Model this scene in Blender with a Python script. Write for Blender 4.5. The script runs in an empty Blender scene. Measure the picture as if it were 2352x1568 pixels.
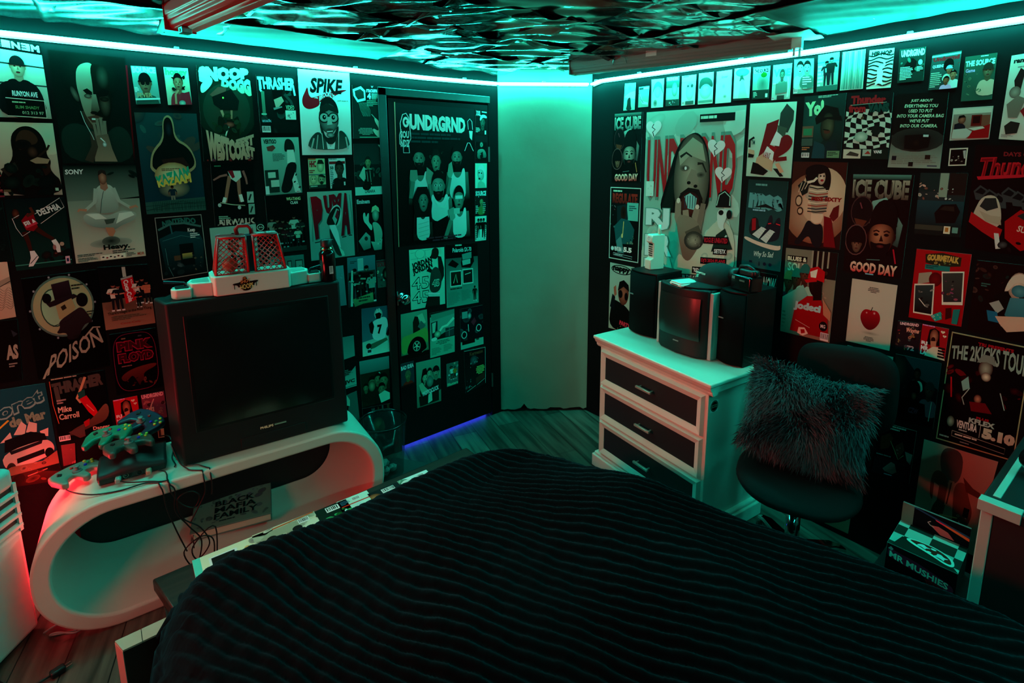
import bpy, bmesh, math, random
from mathutils import Vector, Matrix, geometry
SC = bpy.context.scene
COL = SC.collection
PI = math.pi
# ------------------------------------------------------------------ camera
F, PX, PY = 1200.92, 1181.76, 569.76          # focal length and optical centre in 2352x1568 pixels
YAW, PIT, ROL, EYE = 0.684997, 0.168445, -0.00608979, 1.67
_cy, _sy = math.cos(YAW), math.sin(YAW)
FW = Vector((_sy*math.cos(PIT), _cy*math.cos(PIT), -math.sin(PIT)))
_r0 = Vector((_cy, -_sy, 0)); _u0 = _r0.cross(FW)
RT = math.cos(ROL)*_r0 + math.sin(ROL)*_u0
UP = -math.sin(ROL)*_r0 + math.cos(ROL)*_u0
EYEP = Vector((0, 0, EYE))
cd = bpy.data.cameras.new('camera'); cam = bpy.data.objects.new('camera', cd); COL.objects.link(cam)
cd.sensor_fit = 'HORIZONTAL'; cd.sensor_width = 36; cd.lens = F/2352*36
cd.shift_x = -(PX-1176)/2352; cd.shift_y = -(784-PY)/2352; cd.clip_start = 0.02
m = Matrix((RT, UP, -FW)).transposed().to_4x4(); m.translation = EYEP; cam.matrix_world = m
SC.camera = cam
# ------------------------------------------------------------------ colour management, world
SC.view_settings.view_transform = 'Standard'; SC.view_settings.look = 'None'
SC.view_settings.exposure = 0.0; SC.view_settings.gamma = 1; SC.view_settings.use_curve_mapping = False
w = bpy.data.worlds.new('night'); SC.world = w; w.use_nodes = True
w.node_tree.nodes['Background'].inputs[0].default_value = (0.2, 0.5, 0.6, 1)
w.node_tree.nodes['Background'].inputs[1].default_value = 0.0
# ------------------------------------------------------------------ lamps of the room out of view
def area(name, loc, rot, sx, sy, col, power):
    l = bpy.data.lights.new(name, 'AREA'); l.shape = 'RECTANGLE'; l.size = sx; l.size_y = sy; l.color = col; l.energy = power
    o = bpy.data.objects.new(name, l); COL.objects.link(o); o.location = loc; o.rotation_euler = rot
    return o
TEAL = (0.016, 1.0, 0.76); LED_S = 95.0
# a red bar lamp standing on the floor behind the white cooler, and a red floor lamp at the far left, out of view; the red spot is added, its beam kept off the upper walls
l_ = area('red_bar_lamp', (-0.42, 2.49, 0.32), (0, -PI/2+0.05, -0.15), 0.44, 0.04, (1.0, 0.01, 0.03), 4.2); l_.data.spread = 2.1
l_ = area('red_spot_lamp', (-1.05, 2.05, 1.25), (0, -PI/2+0.16, -0.40), 0.3, 0.3, (1.0, 0.05, 0.045), 7.0); l_.data.spread = 1.25
area('red_floor_lamp', (-1.05, 1.75, 0.75), (0, -PI/2, 0.35), 0.35, 0.6, (1.0, 0.04, 0.045), 10.0)
# ------------------------------------------------------------------ rays: a photograph pixel to a point of a plane of the room
def ray(x, y): return FW + (x-PX)/F*RT - (y-PY)/F*UP
def on(axis, val, x, y):
    d = ray(x, y); t = (val-EYEP[axis])/d[axis]
    return EYEP + t*d
# ------------------------------------------------------------------ colours and materials
def lin(c): return c/12.92 if c <= .04045 else ((c+.055)/1.055)**2.4
def hx(s):
    if isinstance(s, tuple): return s
    if len(s) == 3: v = [int(ch, 16)/15 for ch in s]
    else: v = [int(s[i:i+2], 16)/255 for i in (0, 2, 4)]
    return tuple(lin(x) for x in v)
_M = {}
def mat(name, col='888', rough=.5, metal=0, spec=.5, noise=0, scale=20, bump=0, sheen=0, emit=None, es=0, alpha=None, coat=0):
    if name in _M: return _M[name]
    m = bpy.data.materials.new(name); m.use_nodes = True; nt = m.node_tree
    b = nt.nodes['Principled BSDF']; c = hx(col)
    b.inputs['Base Color'].default_value = (*c, 1); b.inputs['Roughness'].default_value = rough
    b.inputs['Metallic'].default_value = metal; b.inputs['Specular IOR Level'].default_value = spec
    if sheen: b.inputs['Sheen Weight'].default_value = sheen; b.inputs['Sheen Roughness'].default_value = .4
    if coat: b.inputs['Coat Weight'].default_value = coat; b.inputs['Coat Roughness'].default_value = .1
    if emit: b.inputs['Emission Color'].default_value = (*emit, 1); b.inputs['Emission Strength'].default_value = es
    if alpha is not None: b.inputs['Alpha'].default_value = alpha
    if noise or bump:
        tc = nt.nodes.new('ShaderNodeTexCoord'); n = nt.nodes.new('ShaderNodeTexNoise')
        n.inputs['Scale'].default_value = scale; n.inputs['Detail'].default_value = 5
        nt.links.new(tc.outputs['Object'], n.inputs['Vector'])
        if noise:
            mx = nt.nodes.new('ShaderNodeMix'); mx.data_type = 'RGBA'
            mx.inputs[6].default_value = (*[x*(1-noise) for x in c], 1)
            mx.inputs[7].default_value = (*[min(1, x*(1+noise)) for x in c], 1)
            nt.links.new(n.outputs['Fac'], mx.inputs[0]); nt.links.new(mx.outputs[2], b.inputs['Base Color'])
        if bump:
            bp = nt.nodes.new('ShaderNodeBump'); bp.inputs['Strength'].default_value = bump; bp.inputs['Distance'].default_value = .01
            nt.links.new(n.outputs['Fac'], bp.inputs['Height']); nt.links.new(bp.outputs['Normal'], b.inputs['Normal'])
    _M[name] = m
    return m
def ink(name, rough, spec, coat=0, bump=0):
    """printed paper: the print's own colours live in the mesh attribute 'ink'"""
    m = mat(name, 'fff', rough, 0, spec, coat=coat, bump=bump, scale=9)
    a = m.node_tree.nodes.new('ShaderNodeAttribute'); a.attribute_name = 'ink'
    m.node_tree.links.new(a.outputs['Color'], m.node_tree.nodes['Principled BSDF'].inputs['Base Color'])
    return m
PAPER = ink('printed_paper', .5, .06)
GLOSSP = ink('glossy_printed_sheet', .16, .6, .35)
def wood_mat(name, c1, c2, plank=(1.2, .14), rough=.35, bump=.15, rot=0):
    m = mat(name, c1, rough); nt = m.node_tree; b = nt.nodes['Principled BSDF']
    tc = nt.nodes.new('ShaderNodeTexCoord'); mp = nt.nodes.new('ShaderNodeMapping'); mp.inputs['Rotation'].default_value = (0, 0, rot)
    br = nt.nodes.new('ShaderNodeTexBrick'); br.offset = .37
    br.inputs['Scale'].default_value = 1; br.inputs['Brick Width'].default_value = plank[0]; br.inputs['Row Height'].default_value = plank[1]
    br.inputs['Mortar Size'].default_value = .002; br.inputs['Color1'].default_value = (*hx(c1), 1)
    br.inputs['Color2'].default_value = (*hx(c2), 1); br.inputs['Mortar'].default_value = (.004, .003, .003, 1)
    n = nt.nodes.new('ShaderNodeTexNoise'); n.inputs['Scale'].default_value = 3.5; n.inputs['Detail'].default_value = 6
    m2 = nt.nodes.new('ShaderNodeMapping'); m2.inputs['Scale'].default_value = (.7, 9, 1)
    mx = nt.nodes.new('ShaderNodeMix'); mx.data_type = 'RGBA'; mx.blend_type = 'MULTIPLY'; mx.inputs[0].default_value = .9
    rp = nt.nodes.new('ShaderNodeValToRGB'); rp.color_ramp.elements[0].color = (.18, .18, .18, 1); rp.color_ramp.elements[0].position = .35
    rp.color_ramp.elements[1].position = .66
    L = nt.links
    L.new(tc.outputs['Object'], mp.inputs['Vector']); L.new(mp.outputs['Vector'], br.inputs['Vector']); L.new(mp.outputs['Vector'], m2.inputs['Vector'])
    L.new(m2.outputs['Vector'], n.inputs['Vector']); L.new(n.outputs['Fac'], rp.inputs['Fac'])
    L.new(br.outputs['Color'], mx.inputs[6]); L.new(rp.outputs['Color'], mx.inputs[7]); L.new(mx.outputs[2], b.inputs['Base Color'])
    return m
# ------------------------------------------------------------------ mesh helpers
def rot2(x, y, a): return (x*math.cos(a)-y*math.sin(a), x*math.sin(a)+y*math.cos(a))
class MB:
    """collects shapes and links them as ONE mesh object"""
    def __init__(s): s.v = []; s.f = []
    def add(s, v, f):
        o = len(s.v); s.v += [tuple(p) for p in v]; s.f += [tuple(i+o for i in q) for q in f]; return s
    def box(s, x0, x1, y0, y1, z0, z1, rz=0):
        v = [(x, y, z) for z in (z0, z1) for y in (y0, y1) for x in (x0, x1)]
        if rz:
            cx, cy = (x0+x1)/2, (y0+y1)/2
            v = [(*[a+b for a, b in zip(rot2(p[0]-cx, p[1]-cy, rz), (cx, cy))], p[2]) for p in v]
        return s.add(v, [(0, 2, 3, 1), (4, 5, 7, 6), (0, 1, 5, 4), (2, 6, 7, 3), (0, 4, 6, 2), (1, 3, 7, 5)])
    def tube(s, pts, r, n=8, r2=None, cap=True, flat=1):
        pts = [Vector(p) for p in pts]; k = len(pts); o = len(s.v); side = None
        for i, p in enumerate(pts):
            t = (pts[min(i+1, k-1)]-pts[max(i-1, 0)]).normalized()
            if side is None: side = t.cross(Vector((0, 0, 1)) if abs(t.z) < .9 else Vector((1, 0, 0))).normalized()
            side = (side - t*side.dot(t)).normalized(); b = t.cross(side)
            rr = r if r2 is None else r+(r2-r)*i/(k-1)
            for j in range(n):
                a = 2*PI*j/n; q = p+rr*(math.cos(a)*side+flat*math.sin(a)*b); s.v.append(tuple(q))
        for i in range(k-1):
            for j in range(n):
                a, b2 = o+i*n+j, o+i*n+(j+1) % n
                s.f.append((a, b2, b2+n, a+n))
        if cap: s.f.append(tuple(o+j for j in reversed(range(n)))); s.f.append(tuple(o+(k-1)*n+j for j in range(n)))
        return s
    def lathe(s, prof, n=32, c=(0, 0, 0), axis='z', cap=True):
        o = len(s.v); k = len(prof)
        for r, h in prof:
            for j in range(n):
                a = 2*PI*j/n; x, y = r*math.cos(a), r*math.sin(a)
                p = {'z': (x, y, h), 'x': (h, x, y), 'y': (y, h, x)}[axis]
                s.v.append((p[0]+c[0], p[1]+c[1], p[2]+c[2]))
        for i in range(k-1):
            for j in range(n):
                a, b = o+i*n+j, o+i*n+(j+1) % n
                s.f.append((a, b, b+n, a+n))
        if cap: s.f.append(tuple(o+j for j in reversed(range(n)))); s.f.append(tuple(o+(k-1)*n+j for j in range(n)))
        return s
    def ball(s, c, rx, ry, rz, n=24, k=12):
        return s.lathe_(c, rx, ry, rz, n, k)
    def lathe_(s, c, rx, ry, rz, n, k):
        o = len(s.v)
        for i in range(k+1):
            t = -PI/2+PI*(i if 0 < i < k else (i*.999+.0005*k))/k
            for j in range(n):
                a = 2*PI*j/n; s.v.append((c[0]+rx*math.cos(t)*math.cos(a), c[1]+ry*math.cos(t)*math.sin(a), c[2]+rz*math.sin(t)))
        for i in range(k):
            for j in range(n):
                a, b = o+i*n+j, o+i*n+(j+1) % n; s.f.append((a, b, b+n, a+n))
        return s
    def prism(s, poly, axis, a, b):
        """polygon (2-D points) pushed from a to b along an axis"""
        n = len(poly)
        def P(p, h): return {'x': (h, p[0], p[1]), 'y': (p[0], h, p[1]), 'z': (p[0], p[1], h)}[axis]
        v = [P(p, a) for p in poly]+[P(p, b) for p in poly]
        return s.add(v, [tuple(reversed(range(n))), tuple(range(n, 2*n))]+[(i, (i+1) % n, n+(i+1) % n, n+i) for i in range(n)])
    def ring(s, outer, inner, axis, a, b):
        """closed band between two outlines with the same number of points"""
        n = len(outer)
        def P(p, h): return {'x': (h, p[0], p[1]), 'y': (p[0], h, p[1]), 'z': (p[0], p[1], h)}[axis]
        v = [P(p, h) for h in (a, b) for q in (outer, inner) for p in q]
        f = []
        for i in range(n):
            j = (i+1) % n
            f += [(i, j, n+j, n+i), (2*n+j, 2*n+i, 3*n+i, 3*n+j), (j, i, 2*n+i, 2*n+j), (n+i, n+j, 3*n+j, 3*n+i)]
        return s.add(v, f)
    def build(s, name, material, parent=None, loc=(0, 0, 0), rz=0, bevel=0, smooth=False, seg=2, rot=None):
        me = bpy.data.meshes.new(name); me.from_pydata(s.v, [], s.f)
        bm = bmesh.new(); bm.from_mesh(me); bmesh.ops.recalc_face_normals(bm, faces=bm.faces); bm.to_mesh(me); bm.free()
        me.materials.append(material); o = bpy.data.objects.new(name, me); COL.objects.link(o)
        o.location = loc; o.rotation_euler = rot or (0, 0, rz)
        if parent: o.parent = parent
        if smooth:
            for p in me.polygons: p.use_smooth = True
        if bevel:
            bv = o.modifiers.new('bevel', 'BEVEL'); bv.width = bevel; bv.segments = seg; bv.limit_method = 'ANGLE'; bv.angle_limit = .6
            for p in me.polygons: p.use_smooth = True
            me.set_sharp_from_angle(angle=.6)
        return o
def tag(o, label, cat, group=None, kind=None):
    if label: o['label'] = label
    if cat: o['category'] = cat
    if group: o['group'] = group
    if kind: o['kind'] = kind
    return o
def thing(name, label, cat, loc=(0, 0, 0), rz=0, group=None):
    o = bpy.data.objects.new(name, None); o.empty_display_size = .05; COL.objects.link(o)
    o.location = loc; o.rotation_euler = (0, 0, rz)
    return tag(o, label, cat, group)
def struct(o): o['kind'] = 'structure'; return o
# ------------------------------------------------------------------ lettering
_TX = {}
def glyphs(text, bold=0.0):
    """triangles of a word in the built-in typeface, scaled to a unit box"""
    k = (text, bold)
    if k in _TX: return _TX[k]
    c = bpy.data.curves.new('word', 'FONT'); c.body = text; c.resolution_u = 2; c.offset = bold; c.fill_mode = 'FRONT'
    o = bpy.data.objects.new('word', c)
    me = bpy.data.meshes.new_from_object(o)
    me.calc_loop_triangles()
    vs = [(p.co.x, p.co.y) for p in me.vertices]; tr = [tuple(t.vertices) for t in me.loop_triangles]
    bpy.data.objects.remove(o); bpy.data.curves.remove(c); bpy.data.meshes.remove(me)
    x0 = min(p[0] for p in vs); x1 = max(p[0] for p in vs); y0 = min(p[1] for p in vs); y1 = max(p[1] for p in vs)
    _TX[k] = ([((p[0]-x0)/(x1-x0), 1-(p[1]-y0)/(y1-y0)) for p in vs], tr)
    return _TX[k]
# ------------------------------------------------------------------ printed sheets
def ik(c):
    """printing ink: deep blacks, bright paper"""
    return tuple(min(.86, 1.6*v*v/(v+.02)) for v in hx(c))
class Sheet:
    """a thin printed sheet; (u, v) runs 0..100 from its top left corner to its bottom right one"""
    def __init__(s, corners, normal, base='111', base2=None, lift=.0012, thick=.0006, border=None):
        s.c = [Vector(p) for p in corners]; s.n = Vector(normal).normalized(); s.k = 0; s.lift = lift; s.thick = thick
        s.v = []; s.tl = []; s.col = []
        wd = ((s.c[1]-s.c[0]).length+(s.c[2]-s.c[3]).length)/2; ht = ((s.c[3]-s.c[0]).length+(s.c[2]-s.c[1]).length)/2
        s.a = ht/wd
        s.bare = base is None
        if base: s.r(0, 0, 100, 100, base, base2)
        if border: s.r(3, 2.5, 94, 95, border)
    def tri(s, pts, cols):
        poly = list(zip(pts, cols))
        for ax, lim, sg in ((0, 0, 1), (0, 100, -1), (1, 0, 1), (1, 100, -1)):
            if all(sg*(p[0][ax]-lim) >= 0 for p in poly): continue
            out = []
            for i in range(len(poly)):
                (p, c), (q, e) = poly[i-1], poly[i]
                dp, dq = sg*(p[ax]-lim), sg*(q[ax]-lim)
                if (dp >= 0) != (dq >= 0):
                    t = dp/(dp-dq)
                    out.append((tuple(a+(b-a)*t for a, b in zip(p, q)), tuple(a+(b-a)*t for a, b in zip(c, e))))
                if dq >= 0: out.append((q, e))
            poly = out
            if len(poly) < 3: return
        o = len(s.v)
        for p, c in poly: s.v.append((p[0], p[1], s.k)); s.col.append(c)
        for i in range(1, len(poly)-1): s.tl.append((o, o+i, o+i+1))
    def r(s, x, y, w, h, c, c2=None):
        c = ik(c); c2 = ik(c2) if c2 else c; s.k += 1
        s.tri([(x, y), (x+w, y), (x+w, y+h)], [c, c, c2]); s.tri([(x, y), (x+w, y+h), (x, y+h)], [c, c2, c2]); return s
    def e(s, cx, cy, rx, ry, c, c2=None, rot=0, off=(0, 0), n=18):
        c = ik(c); c2 = ik(c2) if c2 else c; s.k += 1; P = []
        for i in range(n):
            a = 2*PI*i/n; x, y = rot2(rx*math.cos(a), ry*math.sin(a)*s.a, rot); P.append((cx+x, cy+y/s.a))
        m = (cx+off[0], cy+off[1])
        for i in range(n): s.tri([m, P[i], P[(i+1) % n]], [c, c2, c2])
        return s
    def g(s, c, pts, c2=None):
        """filled outline; c2 is the print's colour at the outline's lower end"""
        P = [tuple(float(x) for x in p.split(',')) for p in pts.split()] if isinstance(pts, str) else list(pts)
        if len(P) >= 7:                                   # curves, not corners
            for _ in range(2): P = [q for i in range(len(P)) for q in ((P[i][0]*.75+P[i-1][0]*.25, P[i][1]*.75+P[i-1][1]*.25), (P[i][0]*.75+P[(i+1) % len(P)][0]*.25, P[i][1]*.75+P[(i+1) % len(P)][1]*.25))]
        c = ik(c); c2 = ik(c2) if c2 else c; s.k += 1
        y0 = min(p[1] for p in P); y1 = max(p[1] for p in P); cc = [tuple(a+(b-a)*(p[1]-y0)/max(1e-6, y1-y0) for a, b in zip(c, c2)) for p in P]
        for t in geometry.tessellate_polygon([[Vector((p[0], p[1], 0)) for p in P]]):
            s.tri([P[i] for i in t], [cc[i] for i in t])
        return s
    def st(s, c, w, pts, w2=None):
        """brush stroke; w is its width in % of the sheet's width"""
        P = [tuple(float(x) for x in p.split(',')) for p in pts.split()] if isinstance(pts, str) else list(pts)
        w2 = w if w2 is None else w2; c = ik(c); s.k += 1; n = len(P); A = []; B = []
        for i in range(n):
            p, q = P[max(i-1, 0)], P[min(i+1, n-1)]; dx, dy = q[0]-p[0], (q[1]-p[1])*s.a; l = math.hypot(dx, dy) or 1
            h = (w+(w2-w)*i/max(1, n-1))/2; A.append((P[i][0]-dy/l*h, P[i][1]+dx/l*h/s.a)); B.append((P[i][0]+dy/l*h, P[i][1]-dx/l*h/s.a))
        for i in range(n-1): s.tri([A[i], A[i+1], B[i+1]], [c]*3); s.tri([A[i], B[i+1], B[i]], [c]*3)
        return s
    def t(s, text, x, y, w, h, c, rot=0, sh=0, bold=.02, arch=0, mir=False, q=None, c2=None):
        vs, tr = glyphs(text, bold); c = ik(c); c2 = ik(c2) if c2 else c; s.k += 1; P = []
        for a, b in vs:
            if mir: a = 1-a
            if q:
                (ax, ay), (bx, by), (cx, cy), (dx, dy) = q
                px = (1-a)*(1-b)*ax+a*(1-b)*bx+a*b*cx+(1-a)*b*dx; py = (1-a)*(1-b)*ay+a*(1-b)*by+a*b*cy+(1-a)*b*dy
            else: px = x+a*w+sh*(1-b)*h; py = y+b*h
            py -= arch*math.sin(PI*a)
            if rot:
                mx, my = x+w/2, y+h/2; ux, uy = rot2(px-mx, (py-my)*s.a, math.radians(rot)); px, py = mx+ux, my+uy/s.a
            P.append((px, py))
        for i, j, k in tr: s.tri([P[i], P[j], P[k]], [tuple(a+(b-a)*vs[m][1] for a, b in zip(c, c2)) for m in (i, j, k)])
        return s
    def l(s, x, y, w, h, n, c, seed=1, mid=False):
        """a block of text too small to read"""
        R = random.Random(seed); hh = h/n; k0 = s.k
        for i in range(n):
            ww = w*(R.uniform(.72, 1) if i < n-1 else .5); u0 = x+(w-ww)/2 if mid else x; u = u0
            while u < u0+ww-.01:
                d = min(R.uniform(.05, .2)*w, u0+ww-u); s.k = k0; s.r(u, y+i*hh, d*.9, hh*.52, c); u += d
        return s
    def b(s, x, y, w, h, n, cols, seed=1, big=.3):
        """soft blotches of a photographic print"""
        R = random.Random(seed); cols = cols.split()
        for i in range(n):
            rx = R.uniform(.25, 1)*big*w; s.e(x+R.random()*w, y+R.random()*h, rx, rx*R.uniform(.35, .9)/s.a, R.choice(cols), R.choice(cols), R.uniform(0, 3), n=9)
        return s
    def bar(s, x, y, w, h):
        s.r(x, y, w, h, 'ddd'); R = random.Random(int(x*7+y)); u = x+w*.08; k0 = s.k
        while u < x+w*.9: d = R.uniform(.03, .08)*w; s.k = k0; s.r(u, y+h*.08, d, h*.7, '111'); u += d+R.uniform(.03, .08)*w
        return s
    def heart(s, cx, cy, w, c, rot=0, k='122'):
        pts = []
        for i in range(24):
            t = 2*PI*i/24; x, y = 16*math.sin(t)**3/32*w, -(13*math.cos(t)-5*math.cos(2*t)-2*math.cos(3*t)-math.cos(4*t))/32*w
            x, y = rot2(x, y, rot); pts.append((cx+x, cy+y/s.a))
        s.g(c, pts); W = w/s.a
        q = [rot2(a*w, b*w, rot) for a, b in ((.0, -.2), (-.1, -.05), (.1, .08), (-.05, .2), (.03, .42))]
        return s.st(k, w*.05, [(cx+a, cy+b/s.a) for a, b in q])
    def head(s, cx, cy, rx, ry, sk='964', dk=None, hair='111', beard=False, cap=None, specs=False, turn=0, big=False):
        dk = dk or tuple(x*.35 for x in hx(sk)); R = rx
        if hair and not cap: s.e(cx, cy-ry*.18, rx*1.12, ry*1.02, hair)
        s.e(cx-rx*.98, cy+ry*.02, rx*.16, ry*.2, dk); s.e(cx+rx*.98, cy+ry*.02, rx*.16, ry*.2, dk)
        s.e(cx, cy, rx, ry, sk, dk, off=(rx*(-.25+turn), -ry*.1), n=24)
        if hair and not cap: s.g(hair, [(cx+rx*1.06*math.cos(a), cy-ry*.08+ry*1.0*math.sin(a)*(1 if i else 1)) for i, a in enumerate([PI+PI*j/12 for j in range(13)])]+[(cx+rx*.75, cy-ry*.5), (cx, cy-ry*.62), (cx-rx*.75, cy-ry*.5)])
        for d in (-1, 1):
            ex = cx+d*rx*.4+turn*rx*.5
            s.st(dk, rx*.13, [(ex-rx*.24, cy-ry*.2), (ex, cy-ry*.27), (ex+rx*.24, cy-ry*.2)])
            if specs: s.e(ex, cy-ry*.06, rx*.36, ry*.24, '111')
            else:
                s.e(ex, cy-ry*.06, rx*.2, ry*.075, 'bbb' if big else dk); s.e(ex, cy-ry*.06, rx*.1, ry*.075, '111')
        s.g(dk, [(cx+turn*rx*.6, cy-ry*.05), (cx+turn*rx*.6+rx*.2, cy+ry*.26), (cx+turn*rx*.6-rx*.12, cy+ry*.27)])
        if beard: s.g(hair or '111', [(cx-rx*.9, cy+ry*.25), (cx-rx*.45, cy+ry*.4), (cx, cy+ry*.34), (cx+rx*.45, cy+ry*.4), (cx+rx*.9, cy+ry*.25), (cx+rx*.55, cy+ry*.95), (cx, cy+ry*1.12), (cx-rx*.55, cy+ry*.95)])
        s.e(cx+turn*rx*.5, cy+ry*.52, rx*.3, ry*.085, '633', '311')
        if cap:
            s.g(cap, [(cx+rx*1.08*math.cos(a), cy-ry*.28+ry*.85*math.sin(a)) for a in [PI+PI*j/10 for j in range(11)]])
            s.g(cap, [(cx-rx*1.1, cy-ry*.34), (cx+rx*1.1, cy-ry*.34), (cx+rx*(1.25+turn), cy-ry*.14), (cx-rx*(1.25-turn), cy-ry*.14)])
        return s
    def bust(s, cx, cy, rx, ry, sk='964', top='223', hair='111', **k):
        """head and shoulders"""
        dk = tuple(x*.45 for x in hx(sk))
        s.g(dk, [(cx-rx*.55, cy+ry*.4), (cx+rx*.55, cy+ry*.4), (cx+rx*.7, cy+ry*1.6), (cx-rx*.7, cy+ry*1.6)])
        s.g(top, [(cx-rx*.65, cy+ry*1.12), (cx, cy+ry*1.55), (cx+rx*.65, cy+ry*1.12), (cx+rx*1.9, cy+ry*1.5), (cx+rx*2.3, cy+ry*3.4), (cx-rx*2.3, cy+ry*3.4), (cx-rx*1.9, cy+ry*1.5)])
        return s.head(cx, cy, rx, ry, sk, hair=hair, **k)
    def man(s, x, y, h, sk='a75', top='335', leg='224', arms='hang', shoe='ddd'):
        """a small standing figure, h in % of the sheet's height"""
        w = h*s.a*.088; s.st(leg, w*1.0, [(x-w*.5, y+h*.5), (x-w*.7, y+h*.95)], w*.6); s.st(leg, w*1.0, [(x+w*.5, y+h*.5), (x+w*.8, y+h*.95)], w*.6)
        s.st(shoe, w*.6, [(x-w*1.3, y+h*.97), (x-w*.4, y+h*.97)]); s.st(shoe, w*.6, [(x+w*.5, y+h*.97), (x+w*1.5, y+h*.97)])
        s.g(top, [(x-w*1.4, y+h*.2), (x+w*1.4, y+h*.2), (x+w*1.1, y+h*.54), (x-w*1.1, y+h*.54)])
        for d in (-1, 1):
            p = [(x+d*w*1.3, y+h*.22), (x+d*w*2.0, y+h*.36), (x+d*(w*1.8 if arms == 'hang' else w*.3), y+h*(.5 if arms == 'hang' else .38))]
            s.st(top, w*.7, p[:2]); s.st(sk, w*.5, p[1:])
        s.e(x, y+h*.1, w*.75, h*.085, sk, '311'); s.e(x, y+h*.06, w*.75, h*.05, '111'); return s
    def build(s, name, parent=None, material=None, step=.00005, origin=None):
        o0 = origin if origin is not None else (s.c[0]+s.c[1]+s.c[2]+s.c[3])/4
        TL, TR, BR, BL = s.c
        def P(u, v, k):
            u /= 100; v /= 100
            return (1-u)*(1-v)*TL+u*(1-v)*TR+u*v*BR+(1-u)*v*BL+s.n*(s.lift+s.thick+k*step)-o0
        V = [P(*p) for p in s.v]; C = list(s.col); T = [tuple(t) for t in s.tl]
        n = len(V); base = (.55, .55, .53)          # the sheet's cut edge and back
        for d in (s.lift, s.lift+s.thick):
            for p in s.c: V.append(p+s.n*d-o0); C.append(base)
        Q = [] if s.bare else [(n+3, n+2, n+1, n)]+[(n+i, n+(i+1) % 4, n+4+(i+1) % 4, n+4+i) for i in range(4)]
        me = bpy.data.meshes.new(name); me.from_pydata(V, [], T+Q)
        # faces towards the room
        for p in me.polygons[:len(T)]:
            if p.normal.dot(s.n) < 0: p.flip()
        at = me.color_attributes.new('ink', 'FLOAT_COLOR', 'POINT')
        at.data.foreach_set('color', [x for c in C for x in (*c, 1)])
        me.materials.append(material or PAPER)
        o = bpy.data.objects.new(name, me); COL.objects.link(o)
        if parent: o.parent = parent; o.matrix_parent_inverse = Matrix.Identity(4)
        else: o.location = o0
        return o
WY, WX, DOORY = 2.6, 2.45, 2.597
def poster(label, plane, q, base='111', base2=None, cat='poster', group=None, name=None, border=None):
    """a sheet on a wall: q holds its corners TL TR BR BL in the photograph, taken to the wall's plane"""
    ax, val, nrm = {'L': (1, WY, (0, -1, 0)), 'D': (1, DOORY, (0, -1, 0)), 'R': (0, WX, (-1, 0, 0))}[plane]
    c = [on(ax, val, x, y) for x, y in zip(q[::2], q[1::2])]
    s = Sheet(c, nrm, base, base2, border=border); s.meta = (name or cat.replace(' ', '_'), label, cat, group); SHEETS.append(s)
    return s
SHEETS = []
# ================================================================== the room
BLACKW = mat('black_wall_paint', '080a0b', .65, spec=.08, noise=.3, scale=6, bump=.12)
PLASTER = mat('pale_plaster', '8a8675', .7, noise=.08, scale=5, bump=.5)
CEILM = mat('dark_ceiling', '0c0c0e', .5)
ZC = 2.20
FLOORM = wood_mat('floor_planks', '6e675c', '48423a', (1.2, .15), .32, rot=PI/2+.25)
struct(MB().box(-1.3, 2.6, -1.3, 2.75, -.08, 0).build('floor', FLOORM))
struct(MB().box(-1.3, 2.6, -1.3, 2.75, ZC, ZC+.06).build('ceiling', CEILM))
DX0, DX1, DZ = 1.268, 1.925, 1.995                 # door opening
wl = MB().box(-1.3, DX0, WY, WY+.12, 0, ZC).box(DX1, 2.02, WY, WY+.12, 0, ZC).box(DX0, DX1, WY, WY+.12, DZ, ZC)
struct(wl.build('wall_left', BLACKW))
struct(MB().box(WX, WX+.12, -1.3, 2.27, 0, ZC).build('wall_right', BLACKW))
struct(MB().box(-1.42, -1.3, -1.3, 2.72, 0, ZC).build('wall_back', BLACKW))
struct(MB().box(-1.42, 2.57, -1.42, -1.3, 0, ZC).build('wall_front', BLACKW))
# the pale slanting wall that cuts the corner off, with a ragged foot
A0, A1 = Vector((2.0, 2.6, 0)), Vector((2.45, 2.245, 0)); R_ = random.Random(4)
dv = (A1-A0); wn = Vector((-dv.y, dv.x, 0)).normalized()
if wn.dot(Vector((1, 1, 0))) < 0: wn = -wn
foot = [(t, .012+R_.random()*.016+(.03 if .24 < t < .28 else 0)) for t in [i/26 for i in range(27)]]
pw = MB(); N = len(foot)
for off in (0, .1):
    for t, z in foot: p = A0+dv*t+wn*off; pw.v.append((p.x, p.y, z))
    for t, z in foot: p = A0+dv*t+wn*off; pw.v.append((p.x, p.y, ZC))
for i in range(N-1):
    pw.f += [(i, i+1, N+i+1, N+i), (2*N+i+1, 2*N+i, 3*N+i, 3*N+i+1), (i+1, i, 2*N+i, 2*N+i+1)]
struct(pw.build('wall_corner', PLASTER))
struct(MB().prism([(2.0, 2.63), (2.48, 2.25), (2.55, 2.34), (2.06, 2.72)], 'z', .0, .012).build('foot_shade', mat('foot_shadow_strip', '140c08', .8)))  # dark strip painting the shade below the wall's ragged foot
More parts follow.
